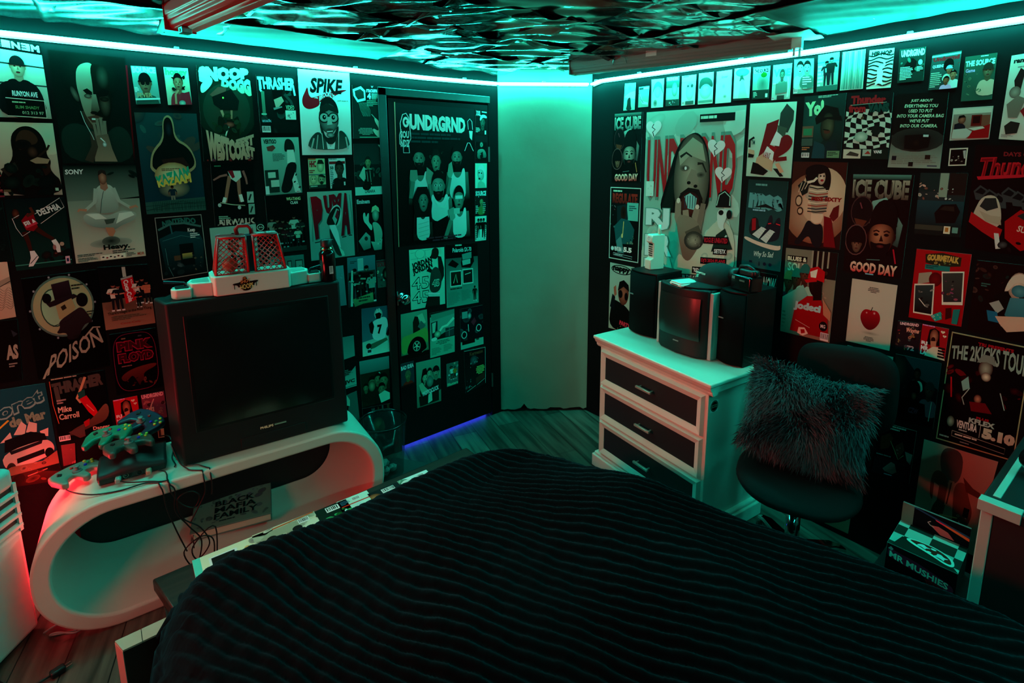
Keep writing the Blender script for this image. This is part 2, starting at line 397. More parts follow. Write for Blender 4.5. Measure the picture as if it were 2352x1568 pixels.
# door with its trim
FRM = mat('black_gloss_trim', '0b0e10', .3)
dr = struct(MB().box(DX0+.006, DX1-.006, DOORY, WY+.035, .024, DZ-.006).build('door_1', mat('black_door_paint', '080a0d', .45, spec=.12, bump=.06, scale=4)))
tr = MB().box(DX0-.05, DX0-.004, WY-.010, WY+.001, 0, DZ+.045).box(DX0-.05, DX1+.01, WY-.010, WY+.001, DZ+.004, DZ+.045)
struct(tr.build('trim_2', FRM, bevel=.003))
kb = on(1, DOORY-.03, 928, 686)
MB().lathe([(.001, 0), (.028, 0), (.028, .006), (.012, .010), (.011, .026), (.022, .032), (.029, .045), (.027, .058), (.015, .066), (.001, .067)], 24, axis='y').build('door_knob', mat('worn_chrome', 'bbb', .15, 1), dr, (kb.x, DOORY, kb.z), smooth=True, rot=(0, 0, PI))
MB().box(-.003, .003, -.002, .001, -.04, .04).build('strike_plate', mat('dull_steel', '888', .35, 1), dr, (DX0+.012, DOORY, kb.z))
for z in (.25, 1.7):
    MB().tube([(0, 0, -.045), (0, 0, .045)], .006, 8).build('hinge', mat('dull_steel'), dr, (DX1-.002, DOORY-.004, z))
# the lit hall behind the door shows as a blue line under it
hl = MB().box(DX0+.02, DX1-.01, WY+.06, WY+.07, 0, .05).build('hall_light', mat('hall_glow', '112', .5, emit=(.035, .07, 1.0), es=6.0))
tag(hl, 'blue light shining through the gap under the black door', 'light')
# ------------------------------------------------------------------ LED tape under the ceiling
LED = mat('led_tape_glow', 'fff', .4, emit=TEAL, es=LED_S)
CLIP = mat('clear_clip', 'cdd', .2)
LEDZ = 2.11
def led(name, pts, label, flat=.42):
    t = thing(name, label, 'LED strip', pts[0])
    o = Vector(pts[0]); P = [Vector(p)-o for p in pts]
    MB().tube(P, .016, 12, flat=flat).build('glowing_tape', LED, t)
    bk_ = MB()
    for a, c in zip(P[:-1], P[1:]):
        e_ = Vector((-(c-a).y, (c-a).x, 0)).normalized()*.017
        if e_.dot(Vector((1, 1, 0))) < 0: e_ = -e_
        bk_.add([tuple(q+e_*k_+Vector((0, 0, z_))) for k_ in (1, 1.15) for q in (a, c) for z_ in (-.012, .012)], [(0, 1, 3, 2), (4, 6, 7, 5), (0, 2, 6, 4), (1, 5, 7, 3)])
    bk_.build('backing_strip', mat('halo_white', 'ddd', .5), t)  # added white strip, catches the tape's light to widen its glow
    for a, c in zip(pts[:-1], pts[1:]):
        d = Vector(c)-Vector(a); nn = max(1, int(d.length/.45))
        for i in range(nn):
            q = Vector(a)+d*((i+.5)/nn)-o; MB().box(q.x-.008, q.x+.008, q.y-.008, q.y+.008, q.z+.006, q.z+.016).build('clip', CLIP, t)
    return t
led('led_strip', [(-1.28, 2.578, 2.107), (0, 2.578, 2.108), (.7, 2.578, 2.109), (1.5, 2.578, 2.108), (1.99, 2.578, 2.117)], 'glowing teal LED tape along the top of the wall with the door')
led('led_strip', [(1.992, 2.577, 2.117), (2.415, 2.243, 2.112)], 'short glowing teal LED tape across the top of the pale slanting corner wall')
led('led_strip', [(2.424, 2.225, 2.110), (2.428, 2.16, 2.124), (2.428, 1.6, 2.118), (2.428, 1.0, 2.110), (2.428, .3, 2.112), (2.428, -1.25, 2.112)], 'glowing teal LED tape along the top of the wall behind the dresser')
led('led_strip', [(2.42, -1.276, 2.11), (.6, -1.276, 2.11), (-1.28, -1.276, 2.11)], 'glowing teal LED tape along the top of the wall behind the photographer', .85)
# ------------------------------------------------------------------ glossy printed sheets pinned under the ceiling
def ceiling_sheet(name, label, cx, cy, w, h, rz, seed, mtl, amp=.008, base='0b0d0f', cols='', group=None, z=None, fx=None):
    R = random.Random(seed); nx, ny = 34, 26; ph = [(R.uniform(0, 6.3), R.uniform(8, 26), R.uniform(8, 26), R.uniform(.3, 1)) for _ in range(7)]
    z = z if z is not None else ZC-.03; V = []; Fc = []; C = []
    bl = [(R.random(), R.random(), R.uniform(.06, .3), hx(R.choice(cols.split())), R.uniform(.4, 1)) for _ in range(9)] if cols else []
    for j in range(ny+1):
        for i in range(nx+1):
            u, v = i/nx, j/ny; x, y = rot2((u-.5)*w, (v-.5)*h, rz)
            dz = sum(a*math.sin(p+fx_*u*w*2+fy_*v*h*2+1.5*math.sin(p*3+5*v)) for p, fx_, fy_, a in ph)/3.2*amp
            edge = min(u, 1-u, v, 1-v); dz -= amp*1.2*max(0, .06-edge)/.06*(.5+.5*math.sin(9*u+7*v+seed))
            V.append((x, y, dz)); c = hx(base)
            for bx, by, br, bc, ba in bl:
                d = math.hypot(u-bx, (v-by)*1.4)
                if d < br: c = bc if d < br*ba else tuple((p+q)/2 for p, q in zip(c, bc))
            C.append(c)
    for j in range(ny):
        for i in range(nx): a = j*(nx+1)+i; Fc.append((a, a+nx+1, a+nx+2, a+1))
    me = bpy.data.meshes.new(name); me.from_pydata(V, [], Fc)
    for p in me.polygons: p.use_smooth = True
    at = me.color_attributes.new('ink', 'FLOAT_COLOR', 'POINT'); at.data.foreach_set('color', [q for c in C for q in (*c, 1)])
    me.materials.append(mtl); o = bpy.data.objects.new(name, me); COL.objects.link(o); o.location = (cx, cy, z)
    sd = o.modifiers.new('paper', 'SOLIDIFY'); sd.thickness = .0008; sd.offset = 1
    return tag(o, label, 'poster', group)
k = 0; R_ = random.Random(11)
for j in range(6):
    for i in range(6):
        x = -.28+i*.5+R_.uniform(-.04, .04); y = 2.37-j*.36+R_.uniform(-.03, .03)
        if i == 5 and y > 2.1 or x+.2*(y-1.9) > 2.45: continue
        if .35 < x < 1.0 and j == 0: continue                       # the flat pale sheet hangs here
        if x > 1.75 and y < .75: continue
        k += 1
        ceiling_sheet('ceiling_poster', 'dark glossy wavy print pinned to the ceiling among others like it', min(x, 2.16), min(y, 2.37), .55, .42, R_.uniform(-.10, .10), k, GLOSSP, (.0085 if y > 1.5 and x > .6 else .006),
                      base=R_.choice(['0b0d0f', '15191a', '0d0a0b', '1c1f20']), cols='322 433 0a0a0c 544 223 411 1a1a1c 665', group='glossy ceiling prints', z=ZC-.022-.004*(k % 3))
ceiling_sheet('ceiling_poster', 'flat pale sheet pinned to the ceiling beside the red screen case', .74, 2.38, .92, .36, -.03, 90, PAPER, .002, '3f4842', '38403a 3f4842 4a524c', z=ZC-.034)
ceiling_sheet('ceiling_poster', 'large flat pale ceiling sheet along the wall beyond the white screen case', 2.12, .55, .56, .80, -.06, 91, PAPER, .003, '3c4340', '323a36 454c49 2a302e', z=ZC-.034)
ceiling_sheet('ceiling_poster', 'small pale sheet pinned to the ceiling at the end of the white screen case', 2.33, 1.02, .2, .16, .1, 92, PAPER, .003, 'b9c3bd', '', z=ZC-.040)
# ------------------------------------------------------------------ two roll-down screen cases under the ceiling
def screen_case(label, p0, p1, wid, hgt, body, capm, z1):
    p0, p1 = Vector(p0), Vector(p1); d = p1-p0; L = d.length; rz = math.atan2(d.y, d.x)
    t = thing('projector_screen', label, 'projector screen', (p0.x, p0.y, z1-hgt), rz)
    h, w = hgt, wid
    prof = [(0, h), (0, h*.55), (.004, h*.5), (.004, h*.34), (.010, h*.28), (.010, h*.12), (.018, .0), (w*.45, 0), (w*.45, h*.1), (w*.62, h*.1), (w*.62, 0), (w, 0), (w, h)]
    MB().prism(prof, 'x', .006, L-.006).build('screen_housing', body, t, bevel=.002)
    MB().tube([(.02, w*.53, .004), (L-.02, w*.53, .004)], .011, 10).build('bottom_bar', body, t, smooth=True)
    for x in (0, L-.006): MB().box(x, x+.006, -.003, w+.003, -.004, h+.004).build('end_cap', capm, t, bevel=.002)
    return t, L
WHT = mat('grey_white_enamel', '7d8581', .4)
t, L = screen_case('long white roll-down screen case hanging under the ceiling over the dresser', (2.065, 2.06, 0), (2.345, 1.035, 0), .075, .062, WHT, WHT, 2.178)
MB().box(L*.40, L*.45, -.001, .001, .040, .061).build('tape_patch', mat('paler_tape', 'e6eae6', .4), t)
MB().tube([(L*.24, -.002, .02), (L*.245, -.012, .045), (L*.265, -.012, .055)], .0015, 6).tube([(L*.31, -.002, .02), (L*.305, -.012, .045), (L*.285, -.012, .055)], .0015, 6).build('hook', mat('bright_wire', 'ddd', .2, 1), t)
MB().box(L-.002, L+.035, -.01, .045, .0, .07).box(L+.004, L+.012, -.004, .004, -.03, .0).box(L+.022, L+.03, .02, .028, -.03, 0).build('mounting_bracket', mat('clear_plastic', 'bfd0cc', .2), t)
RED = mat('red_lit_enamel', 'e01c26', .42, spec=.3)  # red lamp light on the case is put into this bright red
t2, L2 = screen_case('red roll-down screen case hanging from the ceiling near the poster wall', (.265, 2.14, 0), (.48, 1.05, 0), .09, .075, RED, RED, 2.178)
MB().box(.05, .085, .02, .05, -.022, -.001).tube([(.067, .018, -.012), (.067, .052, -.012)], .006, 8).build('bracket', mat('dull_steel'), t2, bevel=.002)
# ================================================================== furniture
CREAM = mat('white_lacquer', 'cfc9bc', .38, noise=.04, scale=4)
BLK = mat('black_plastic', '101214', .42); BLKG = mat('black_gloss', '0a0c0e', .15); DGREY = mat('dark_grey_plastic', '1d2022', .5)
CABLE = mat('black_cable', '08080a', .45); SILV = mat('silver_plastic', 'a8a8a4', .35); CHROME = mat('chrome', 'd0d0d0', .12, 1)
def art(parent, name, o, ux, uy, w, h, base, label=None, base2=None, lift=.0004):
    """a print on a part: o is its top left corner in the parent's own axes, ux along it, uy down it"""
    o, ux, uy = Vector(o), Vector(ux).normalized(), Vector(uy).normalized()
    s = Sheet([o, o+ux*w, o+ux*w+uy*h, o+uy*h], uy.cross(ux), base, base2, lift=lift, thick=.0003); s.fin = (name, parent, label); return s
def done(s, material=None):
    o = s.build(s.fin[0], s.fin[1], material, origin=Vector((0, 0, 0)))
    if s.fin[2]: o['label'] = s.fin[2]
    return o
# ---- the looped TV stand
SRZ = -.075
st = thing('tv_stand', 'white retro TV stand shaped as a flattened loop, under the big black television', 'TV stand', (-.29, 2.215, 0), SRZ)
def stad(x0, x1, z0, z1, r, n=14):
    P = []
    for cx, cz, a0 in ((x1-r, z0+r, -PI/2), (x1-r, z1-r, 0), (x0+r, z1-r, PI/2), (x0+r, z0+r, PI)):
        for i in range(n+1): a = a0+PI/2*i/n; P.append((cx+r*math.cos(a), cz+r*math.sin(a)))
    return P
lb_ = MB(); so = stad(0, 1.235, .0, .5, .235); sn = len(so)
for yy, ol in ((.335, so), (0, so), (0, stad(.055, 1.180, .05, .452, .195)), (.17, stad(.068, 1.140, .085, .446, .17)), (.335, stad(.078, 1.075, .135, .438, .14))): lb_.v += [(a, yy, b) for a, b in ol]
for q in range(5):
    for i in range(sn): j = (i+1) % sn; lb_.f.append((q*sn+i, q*sn+j, (q+1) % 5*sn+j, (q+1) % 5*sn+i))
lb_.build('loop_body', CREAM, st, bevel=.009, seg=3)
MB().box(.10, 1.12, .337, .343, .10, .46).build('back_panel', mat('speckled_black_board', '06070c', .6, noise=.6, scale=300), st)
# ---- the big television
TRZ = -.095
tv = thing('television', 'large black boxy television standing on the white looped stand', 'television', (.180, 2.252, .5), TRZ)
MB().prism([(0, 0), (.632, 0), (.640, .05), (.640, .085), (-.036, .13), (-.030, .10)], 'z', 0, .655).build('front_frame', mat('charcoal_tv_plastic', '16191a', .5, spec=.25), tv, bevel=.008)
MB().prism([(-.026, .11), (.636, .08), (.59, .27), (.05, .27)], 'z', .004, .648).build('cabinet', BLK, tv, bevel=.01)
MB().box(.050, .582, -.001, .02, .125, .600).build('screen_surround', mat('screen_surround_black', '07090a', .35), tv, bevel=.004)
sg = MB(); nx = 16
for j in range(nx+1):
    for i in range(nx+1):
        u, v = i/nx*2-1, j/nx*2-1; sg.v.append((.316+u*.252, -.004-.010*(1-u*u)*(1-v*v)*2, .3625+v*.222))
for j in range(nx):
    for i in range(nx): a = j*(nx+1)+i; sg.f.append((a, a+1, a+nx+2, a+nx+1))
sg.build('screen', mat('dark_picture_tube', '0a1212', .22, spec=.6), tv, smooth=True)
s = art(tv, 'badge', (.275, -.0006, .085), (1, 0, 0), (0, 0, -1), .10, .013, '16191a'); s.t('PHILIPS', 0, 10, 50, 80, 'cb9', bold=.04); s.r(54, 20, 46, 50, '687'); done(s)
MB().box(.2, .45, -.003, .002, .012, .055).build('control_flap', mat('charcoal_tv_plastic'), tv, bevel=.002)
# ---- the basketball toy on top of it
tz = 1.156
toy = thing('basketball_toy', 'white tabletop basketball game with red net cages, on the big television', 'toy', (.222, 2.245, tz), TRZ); toy.scale = (.78, .78, .78)
TW = mat('white_toy_plastic', 'dcd8cc', .4); TR_ = mat('red_toy_plastic', 'd20a10', .35)
MB().prism([(.16, .0), (.50, .0), (.515, .03), (.515, .17), (.50, .2), (.16, .2), (.145, .17), (.145, .03)], 'z', .0, .098).build('base_tray', TW, toy, bevel=.006)
for nm, sx, x0 in (('left', 1, .15), ('right', -1, .51)):
    def X(v): return x0-sx*v
    MB().prism([(X(0), .02), (X(.09), .045), (X(.105), .10), (X(.09), .155), (X(0), .18)], 'z', .0, .072).build('ball_chute', TW, toy, bevel=.006)
    MB().prism([(X(.012), .04), (X(.08), .06), (X(.09), .10), (X(.08), .14), (X(.012), .16)], 'z', .071, .0725).build('chute_shade', mat('shaded_white_plastic', '9a968c', .5), toy)  # darker flat plate paints the shade inside the chute
    MB().prism([(X(.09), .035), (X(.155), .04), (X(.17), .06), (X(.175), .085), (X(.17), .11), (X(.155), .13), (X(.09), .135)], 'z', .0, .05).build('launcher', TW, toy, bevel=.006)
    MB().prism([(X(.10), .05), (X(.155), .055), (X(.158), .115), (X(.10), .12)], 'z', .05, .055).build('launcher_well', BLK, toy)
    MB().tube([(X(.11), .085, .055), (X(.115), .085, .072)], .006, 8).tube([(X(.115), .085, .072), (X(.20), .10, .083)], .005, 8, r2=.008).build('lever', mat('blue_black_plastic', '10192b', .4), toy)
def cage(x0, x1, yb, zt):
    """one net cage: a red frame leaning inwards and a diamond mesh on each side"""
    z0 = .10; fr = MB(); nt = MB()
    B = [Vector((x0, .03, z0)), Vector((x1, .03, z0)), Vector((x1, .16, z0)), Vector((x0, .16, z0))]
    T = [Vector((x0+.028*(x0 < .3), .055, zt)), Vector((x1-.028*(x1 > .4), .055, zt)), Vector((x1-.028*(x1 > .4), .135, zt)), Vector((x0+.028*(x0 < .3), .135, zt))]
    for i in range(4):
        fr.tube([B[i], T[i]], .0065, 6); fr.tube([T[i], T[(i+1) % 4]], .0075, 6); fr.tube([B[i], B[(i+1) % 4]], .004, 6)
    for i in range(4):
        a, b, c, d = B[i], B[(i+1) % 4], T[(i+1) % 4], T[i]
        def Q(u, v): return (1-u)*(1-v)*a+u*(1-v)*b+u*v*c+(1-u)*v*d
        n = 5; hgt = 1.35
        for k in range(-int(n*hgt), n+1):
            for sgn in (1, -1):
                pts = []
                for m_ in range(2):
                    pass
                # diagonal u = k/n + v*hgt, cut to the unit square
                v0, v1 = max(0, -k/n/hgt), min(1, (1-k/n)/hgt)
                if v1-v0 < .03: continue
                f = (lambda v: k/n+v*hgt) if sgn == 1 else (lambda v: 1-(k/n+v*hgt))
                nt.tube([Q(f(v0), v0), Q(f(v1), v1)], .0017, 4, cap=False)
    nt_ = fr
    o = fr.build('cage_frame', TR_, toy, smooth=True); nt.build('cage_net', TR_, o)
    MB().prism([(T[0].x, .05), (T[1].x, .05), (T[1].x, .14), (T[0].x, .14)], 'z', zt-.004, zt+.008).build('cage_roof', TR_, o, bevel=.004)
cage(.168, .315, 0, .280); cage(.350, .492, 0, .283)
MB().box(.318, .347, .06, .13, .098, .285).build('centre_post', mat('blue_black_plastic'), toy, bevel=.003)
hd = MB().tube([(.285, .095, .283), (.28, .095, .315), (.292, .095, .332), (.335, .095, .332), (.35, .095, .315), (.352, .095, .27)], .010, 8)
hd.build('carry_handle', TR_, toy, smooth=True)
s = art(toy, 'front_logo', (.235, -.0006, .088), (1, 0, 0), (0, 0, -1), .115, .078, None)
s.g('211', '0,42 30,38 45,12 55,8 62,38 100,32 100,44 84,52 84,70 74,60 70,92 50,98 34,90 30,60 22,75 18,55 0,52').t('SHOT', 30, 22, 40, 22, 'b74', rot=-6).t('HOOPS', 28, 50, 52, 34, 'ba6', rot=-6).st('211', 3, '6,48 6,80').st('211', 3, '92,44 92,72').e(48, 12, 8, 10, 'a63', '422'); done(s)
s = art(toy, 'roof_lettering', (.36, .052, .2920), (1, 0, 0), (0, 1, 0), .11, .085, None); s.t('Hot Shot', 6, 22, 86, 40, 'ecc', rot=-4, sh=.2); s.st('ecc', 2, '4,90 96,90'); done(s)
MB().ball((0, 0, 0), .028, .028, .028).build('b', mat('orange_ball', 'd8402a', .5), None)
bl = bpy.data.objects['b']; bl.name = 'toy_ball'; bl.location = (.415, 2.300, tz+.078+.028); tag(bl, 'small red ball inside the left net cage of the basketball game', 'ball')
for p in bl.data.polygons: p.use_smooth = True
# ---- black flask at the end of the television
cn = thing('spray_can', 'black spray can with a barcode label, standing on the big television', 'can', (.778, 2.232, tz))
MB().lathe([(.001, 0), (.031, 0), (.033, .004), (.033, .118), (.031, .124), (.022, .136)], 28).build('can_body', BLKG, cn, smooth=True)
MB().lathe([(.022, .134), (.026, .137), (.026, .142), (.017, .148), (.016, .152)], 28).build('metal_collar', mat('brass_rim', 'c9a27a', .2, 1), cn, smooth=True)
MB().lathe([(.024, .150), (.024, .176), (.021, .181), (.001, .181)], 24).box(.010, .03, -.006, .006, .155, .178).build('spray_cap', BLK, cn, bevel=.002)
s = art(cn, 'barcode_label', (-.006, -.0335, .068), (1, -.12, 0), (0, 0, -1), .016, .034, '9aa'); s.l(12, 10, 76, 78, 9, '333'); done(s)
# ---- games console with its controllers and wires on the stand
gc = thing('game_console', 'black games console with two plugs in its front, under the pile of controllers', 'games console', (-.080, 2.30, .5), -.10); gc.scale = (.82, .9, 1)
MB().prism([(0, 0), (.25, 0), (.255, .05), (.25, .19), (.0, .19), (-.005, .05)], 'z', .004, .034).build('lower_shell', BLK, gc, bevel=.006)
up = MB(); nx = 24; prof = [(0, .034), (.02, .052), (.06, .060), (.13, .066), (.19, .05)]
for yy, zz in prof:
    for i in range(nx+1):
        u = i/nx; x = -.004+.258*u; up.v.append((x, yy+.012*math.sin(PI*u)*(-1 if yy < .03 else 0), zz+(.010*math.cos(2*PI*(u-.5)*1.0))*(1 if zz > .04 else 0)))
for j in range(len(prof)-1):
    for i in range(nx): a = j*(nx+1)+i; up.f.append((a, a+1, a+nx+2, a+nx+1))
o = up.build('top_shell', DGREY, gc, smooth=True); sd = o.modifiers.new('t', 'SOLIDIFY'); sd.thickness = .02; sd.offset = -1
for i, x in enumerate((.075, .112, .150, .187)): MB().lathe([(.012, 0), (.012, -.004), (.009, -.004), (.009, -.001)], 14, axis='y').build('controller_port', BLKG, gc, (x, .001, .020))
s = art(gc, 'front_badge', (.088, -.0008, .032), (1, 0, 0), (0, 0, -1), .022, .022, '101214'); s.e(50, 50, 46, 46, '998').e(50, 50, 38, 38, '111').t('N', 30, 28, 40, 40, '988'); done(s)
for i, (x, mm) in enumerate(((.072, 'teal_plug'), (.185, 'tan_plug'))):
    MB().box(x-.011, x+.011, -.035, -.001, .012, .030).build('plug', mat(mm, '8aa39b' if i == 0 else 'b08e78', .4), gc, bevel=.005)
def pad(label, loc, rz, tilt, col, face=None):
    """three-pronged game controller"""
    t = thing('game_controller', label, 'game controller', loc, rz); t.rotation_euler = (tilt[0], tilt[1], rz); m_ = mat('pad_'+col, col, .38)
    b = MB(); P = []
    up = [(-.078, .0), (-.07, .035), (-.04, .048), (0, .052), (.04, .048), (.07, .035), (.078, .0)]
    lo = [(.072, -.06), (.055, -.068), (.042, -.03), (.018, -.018), (.013, -.075), (0, -.082), (-.013, -.075), (-.018, -.018), (-.042, -.03), (-.055, -.068), (-.072, -.06)]
    b.prism(up+lo, 'z', 0, .026).build('pad_shell', m_, t, bevel=.008, seg=3)
    MB().lathe([(.016, .026), (.015, .030), (.005, .031), (.005, .042), (.010, .044), (.008, .047), (.001, .047)], 18).build('thumb_stick', mat('grey_stick', '777', .5), t, (0, -.015, 0), smooth=True)
    MB().box(-.052, -.038, .006, .012, .026, .031).box(-.048, -.042, .0, .018, .026, .031).build('direction_pad', DGREY, t)
    for x, y, c in ((.035, .0, '22c'), (.048, .012, '2a6'), (.058, -.002, 'cc4'), (.048, .03, 'cc4'), (.066, .016, 'cc4'), (0, .02, 'c22')):
        MB().lathe([(.0055, .024), (.0055, .030), (.003, .032), (.0005, .032)], 12).build('button', mat('btn_'+c, c, .3), t, (x, y, 0), smooth=True)
    return t
pad('grey game controller at the left end of the console, on the TV stand', (-.145, 2.44, .504), .5, (0, 0), '8d8478')
pad('green game controller lying on top of the pile behind the console', (-.03, 2.48, .600), -.35, (.10, -.08), '157a5e')
pad('dark grey game controller lying on the front of the console', (.02, 2.365, .592), .2, (-.04, .04), '4c463f')
pad('dark purple game controller tipped against the television, right of the pile', (.085, 2.50, .612), -1.0, (.15, .25), '2a1d36')
def cord(name, label, pts, r=.0026, m_=None, sub=6, cat='cable', group=None, clamp=True):
    P = [Vector(p) for p in pts]; Q = []
    for i in range(len(P)-1):
        a, b, c, d = P[max(i-1, 0)], P[i], P[i+1], P[min(i+2, len(P)-1)]
        for k in range(sub):
            t = k/sub; Q.append(.5*((2*b)+(c-a)*t+(2*a-5*b+4*c-d)*t*t+(3*b-a-3*c+d)*t**3))
    Q.append(P[-1])
    if clamp:                                             # lie on the stand's top, hang clear of its front
        for q in Q:
            yf_ = 2.215-.0751*(q.x+.29)
            if q.z < .5035 and q.y > yf_-.006:
                if q.z > .462 and q.y > yf_+.004: q.z = .5035
                else: q.y = yf_-.007
    o0 = Q[0].copy()
    o = MB().tube([q-o0 for q in Q], r, 7).build(name, m_ or CABLE, None, o0, smooth=True)
    return tag(o, label, cat, group)
yf = 2.205
cord('controller_cable', 'black cable curling from the grey controller along the front edge of the TV stand', [(-.175, 2.40, .506), (-.165, 2.34, .504), (-.10, 2.26, .504), (-.02, 2.225, .504), (.055, 2.215, .506), (.095, 2.19, .49), (.105, 2.185, .40), (.125, 2.19, .30), (.15, 2.20, .20)])
cord('controller_cable', 'black cable from the teal plug looping down the front of the TV stand', [(-.018, 2.265, .52), (.01, 2.25, .51), (.09, 2.20, .505), (.135, 2.183, .47), (.13, 2.18, .38), (.165, 2.185, .30), (.20, 2.185, .22), (.17, 2.175, .12), (.14, 2.18, .20), (.20, 2.18, .24), (.24, 2.18, .20), (.22, 2.17, .05)])
cord('controller_cable', 'black cable from the tan plug, coiled in rings over the edge of the TV stand', [(.098, 2.255, .52), (.12, 2.24, .508), (.12, 2.19, .47), (.15, 2.18, .40), (.19, 2.18, .37), (.21, 2.185, .41), (.18, 2.185, .44), (.14, 2.18, .42), (.15, 2.18, .34), (.20, 2.18, .28), (.225, 2.18, .2), (.18, 2.175, .15), (.17, 2.175, .21), (.25, 2.17, .26), (.23, 2.16, .02)])
cord('controller_cable', 'black cable hanging beside the television foot down the front of the stand', [(.15, 2.30, .59), (.165, 2.25, .53), (.19, 2.215, .505), (.225, 2.183, .48), (.23, 2.183, .42), (.20, 2.185, .36), (.17, 2.185, .31)])
cord('controller_cable', 'short black cable over the stand edge at the left corner of the television', [(.19, 2.25, .506), (.225, 2.225, .506), (.25, 2.185, .49), (.255, 2.183, .44), (.25, 2.19, .40)])
cord('controller_cable', 'black cable ring lying at the left side of the big television', [(.13, 2.46, .56), (.155, 2.41, .57), (.16, 2.36, .54), (.15, 2.33, .515), (.155, 2.29, .506), (.15, 2.27, .506)])
# ---- the book on the stand's lower shelf
bk = thing('book', 'large grey-green hardback with black lettering, lying inside the TV stand', 'book', (.180, 2.372, .101), -.25)
bk.rotation_euler = (.14, 0, -.25)
MB().box(.006, .305, .004, .196, .004, .036).build('pages', mat('page_edges', 'cbb9a2', .8), bk)
cv = MB().box(0, .31, 0, .2, 0, .004).box(0, .31, 0, .2, .036, .040).box(0, .31, .194, .2, 0, .04).build('cover', mat('grey_green_cover', '5b6f66', .5), bk, bevel=.001)
s = art(cv, 'cover_print', (.003, .197, .040), (1, 0, 0), (0, -1, 0), .304, .194, '5b7068', base2='4f665c')
s.b(2, 3, 96, 28, 16, '445 566 3f4f49', 3, .07).b(2, 60, 96, 32, 16, '344 455 3f4f49', 4, .07)
s.t('BLACK', 27, 22, 52, 17, '122', bold=.03).t('MAFIA', 27, 42, 54, 17, '122', bold=.03).t('FAMILY', 27, 62, 56, 17, '122', bold=.03).l(34, 84, 40, 7, 1, '233'); done(s)
MB().tube([(.012, .003, .03), (.010, -.004, .02), (.012, -.012, -.02 if 0 else .004), (.016, -.04, .0015)], .0022, 6).build('ribbon', CABLE, bk)
# ---- white louvred cooler at the left
ac = thing('air_cooler', 'white upright air cooler with slatted vents, beside the TV stand', 'air cooler', (-.297, 2.372, 0), .0)
dd = Vector((-.6, -.8)); nn_ = Vector((.8, -.6))        # its front runs towards the photographer's left
def AC(a, d): p = dd*a-nn_*d; return (p.x, p.y)
WP = mat('white_cooler_plastic', 'c3c9c2', .45)
MB().prism([AC(0, 0), AC(.36, 0), AC(.36, .2), AC(0, .2)], 'z', .012, .415).build('body', WP, ac, bevel=.02, seg=3)
MB().prism([AC(.004, .008), AC(.356, .008), AC(.356, .2), AC(.004, .2)], 'z', .40, .575).build('vent_shade', mat('cooler_shadow', '222625', .7), ac)  # dark block standing in for the shade between the slats
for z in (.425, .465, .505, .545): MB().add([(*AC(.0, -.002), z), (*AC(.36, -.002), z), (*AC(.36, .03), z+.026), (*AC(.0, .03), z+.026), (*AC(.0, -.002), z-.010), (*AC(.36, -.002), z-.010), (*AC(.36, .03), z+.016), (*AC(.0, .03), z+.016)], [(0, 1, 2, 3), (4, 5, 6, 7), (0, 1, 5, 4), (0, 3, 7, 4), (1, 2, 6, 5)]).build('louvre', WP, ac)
MB().prism([AC(.0, .0), AC(.012, 0), AC(.012, .2), AC(0, .2)], 'z', .40, .58).build('side_post', WP, ac)
MB().prism([AC(0, 0), AC(.36, 0), AC(.36, .2), AC(0, .2)], 'z', .565, .64).build('top_lid', WP, ac, bevel=.02, seg=3)
MB().prism([AC(.03, .02), AC(.33, .02), AC(.33, .18), AC(.03, .18)], 'z', 0, .014).build('foot', BLK, ac)
s = Sheet([(*AC(.165, 0), .285), (*AC(.115, 0), .285), (*AC(.115, 0), .275), (*AC(.165, 0), .275)], (nn_.x, nn_.y, 0), 'c3c9c2', lift=.0004, thick=.0002); s.fin = ('small_lettering', ac, None); s.l(5, 10, 90, 80, 1, '222'); done(s)
cord('power_cable', 'thin cable in loose loops on the floor between the cooler and the TV stand', [(-.29, 2.33, .004), (-.25, 2.31, .03), (-.22, 2.33, .012), (-.17, 2.29, .004), (-.20, 2.25, .012), (-.25, 2.28, .02), (-.27, 2.30, .005), (-.20, 2.27, .004)], .003, mat('pale_cable', 'a99', .5), clamp=False)
pc = thing('power_plug', 'black power plug on its cord, on the wooden floor beside the cooler', 'plug', (-.245, 2.10, 0), .3)
MB().box(-.02, .02, -.013, .013, .001, .022).build('plug_body', CABLE, pc, bevel=.005); MB().box(.02, .036, -.008, -.006, .010, .013).box(.02, .036, .006, .008, .010, .013).build('prong', CHROME, pc)
MB().tube([(-.018, 0, .011), (-.05, .01, .006), (-.10, .05, .004), (-.12, .14, .004)], .0035, 7).build('cord', CABLE, pc, smooth=True)
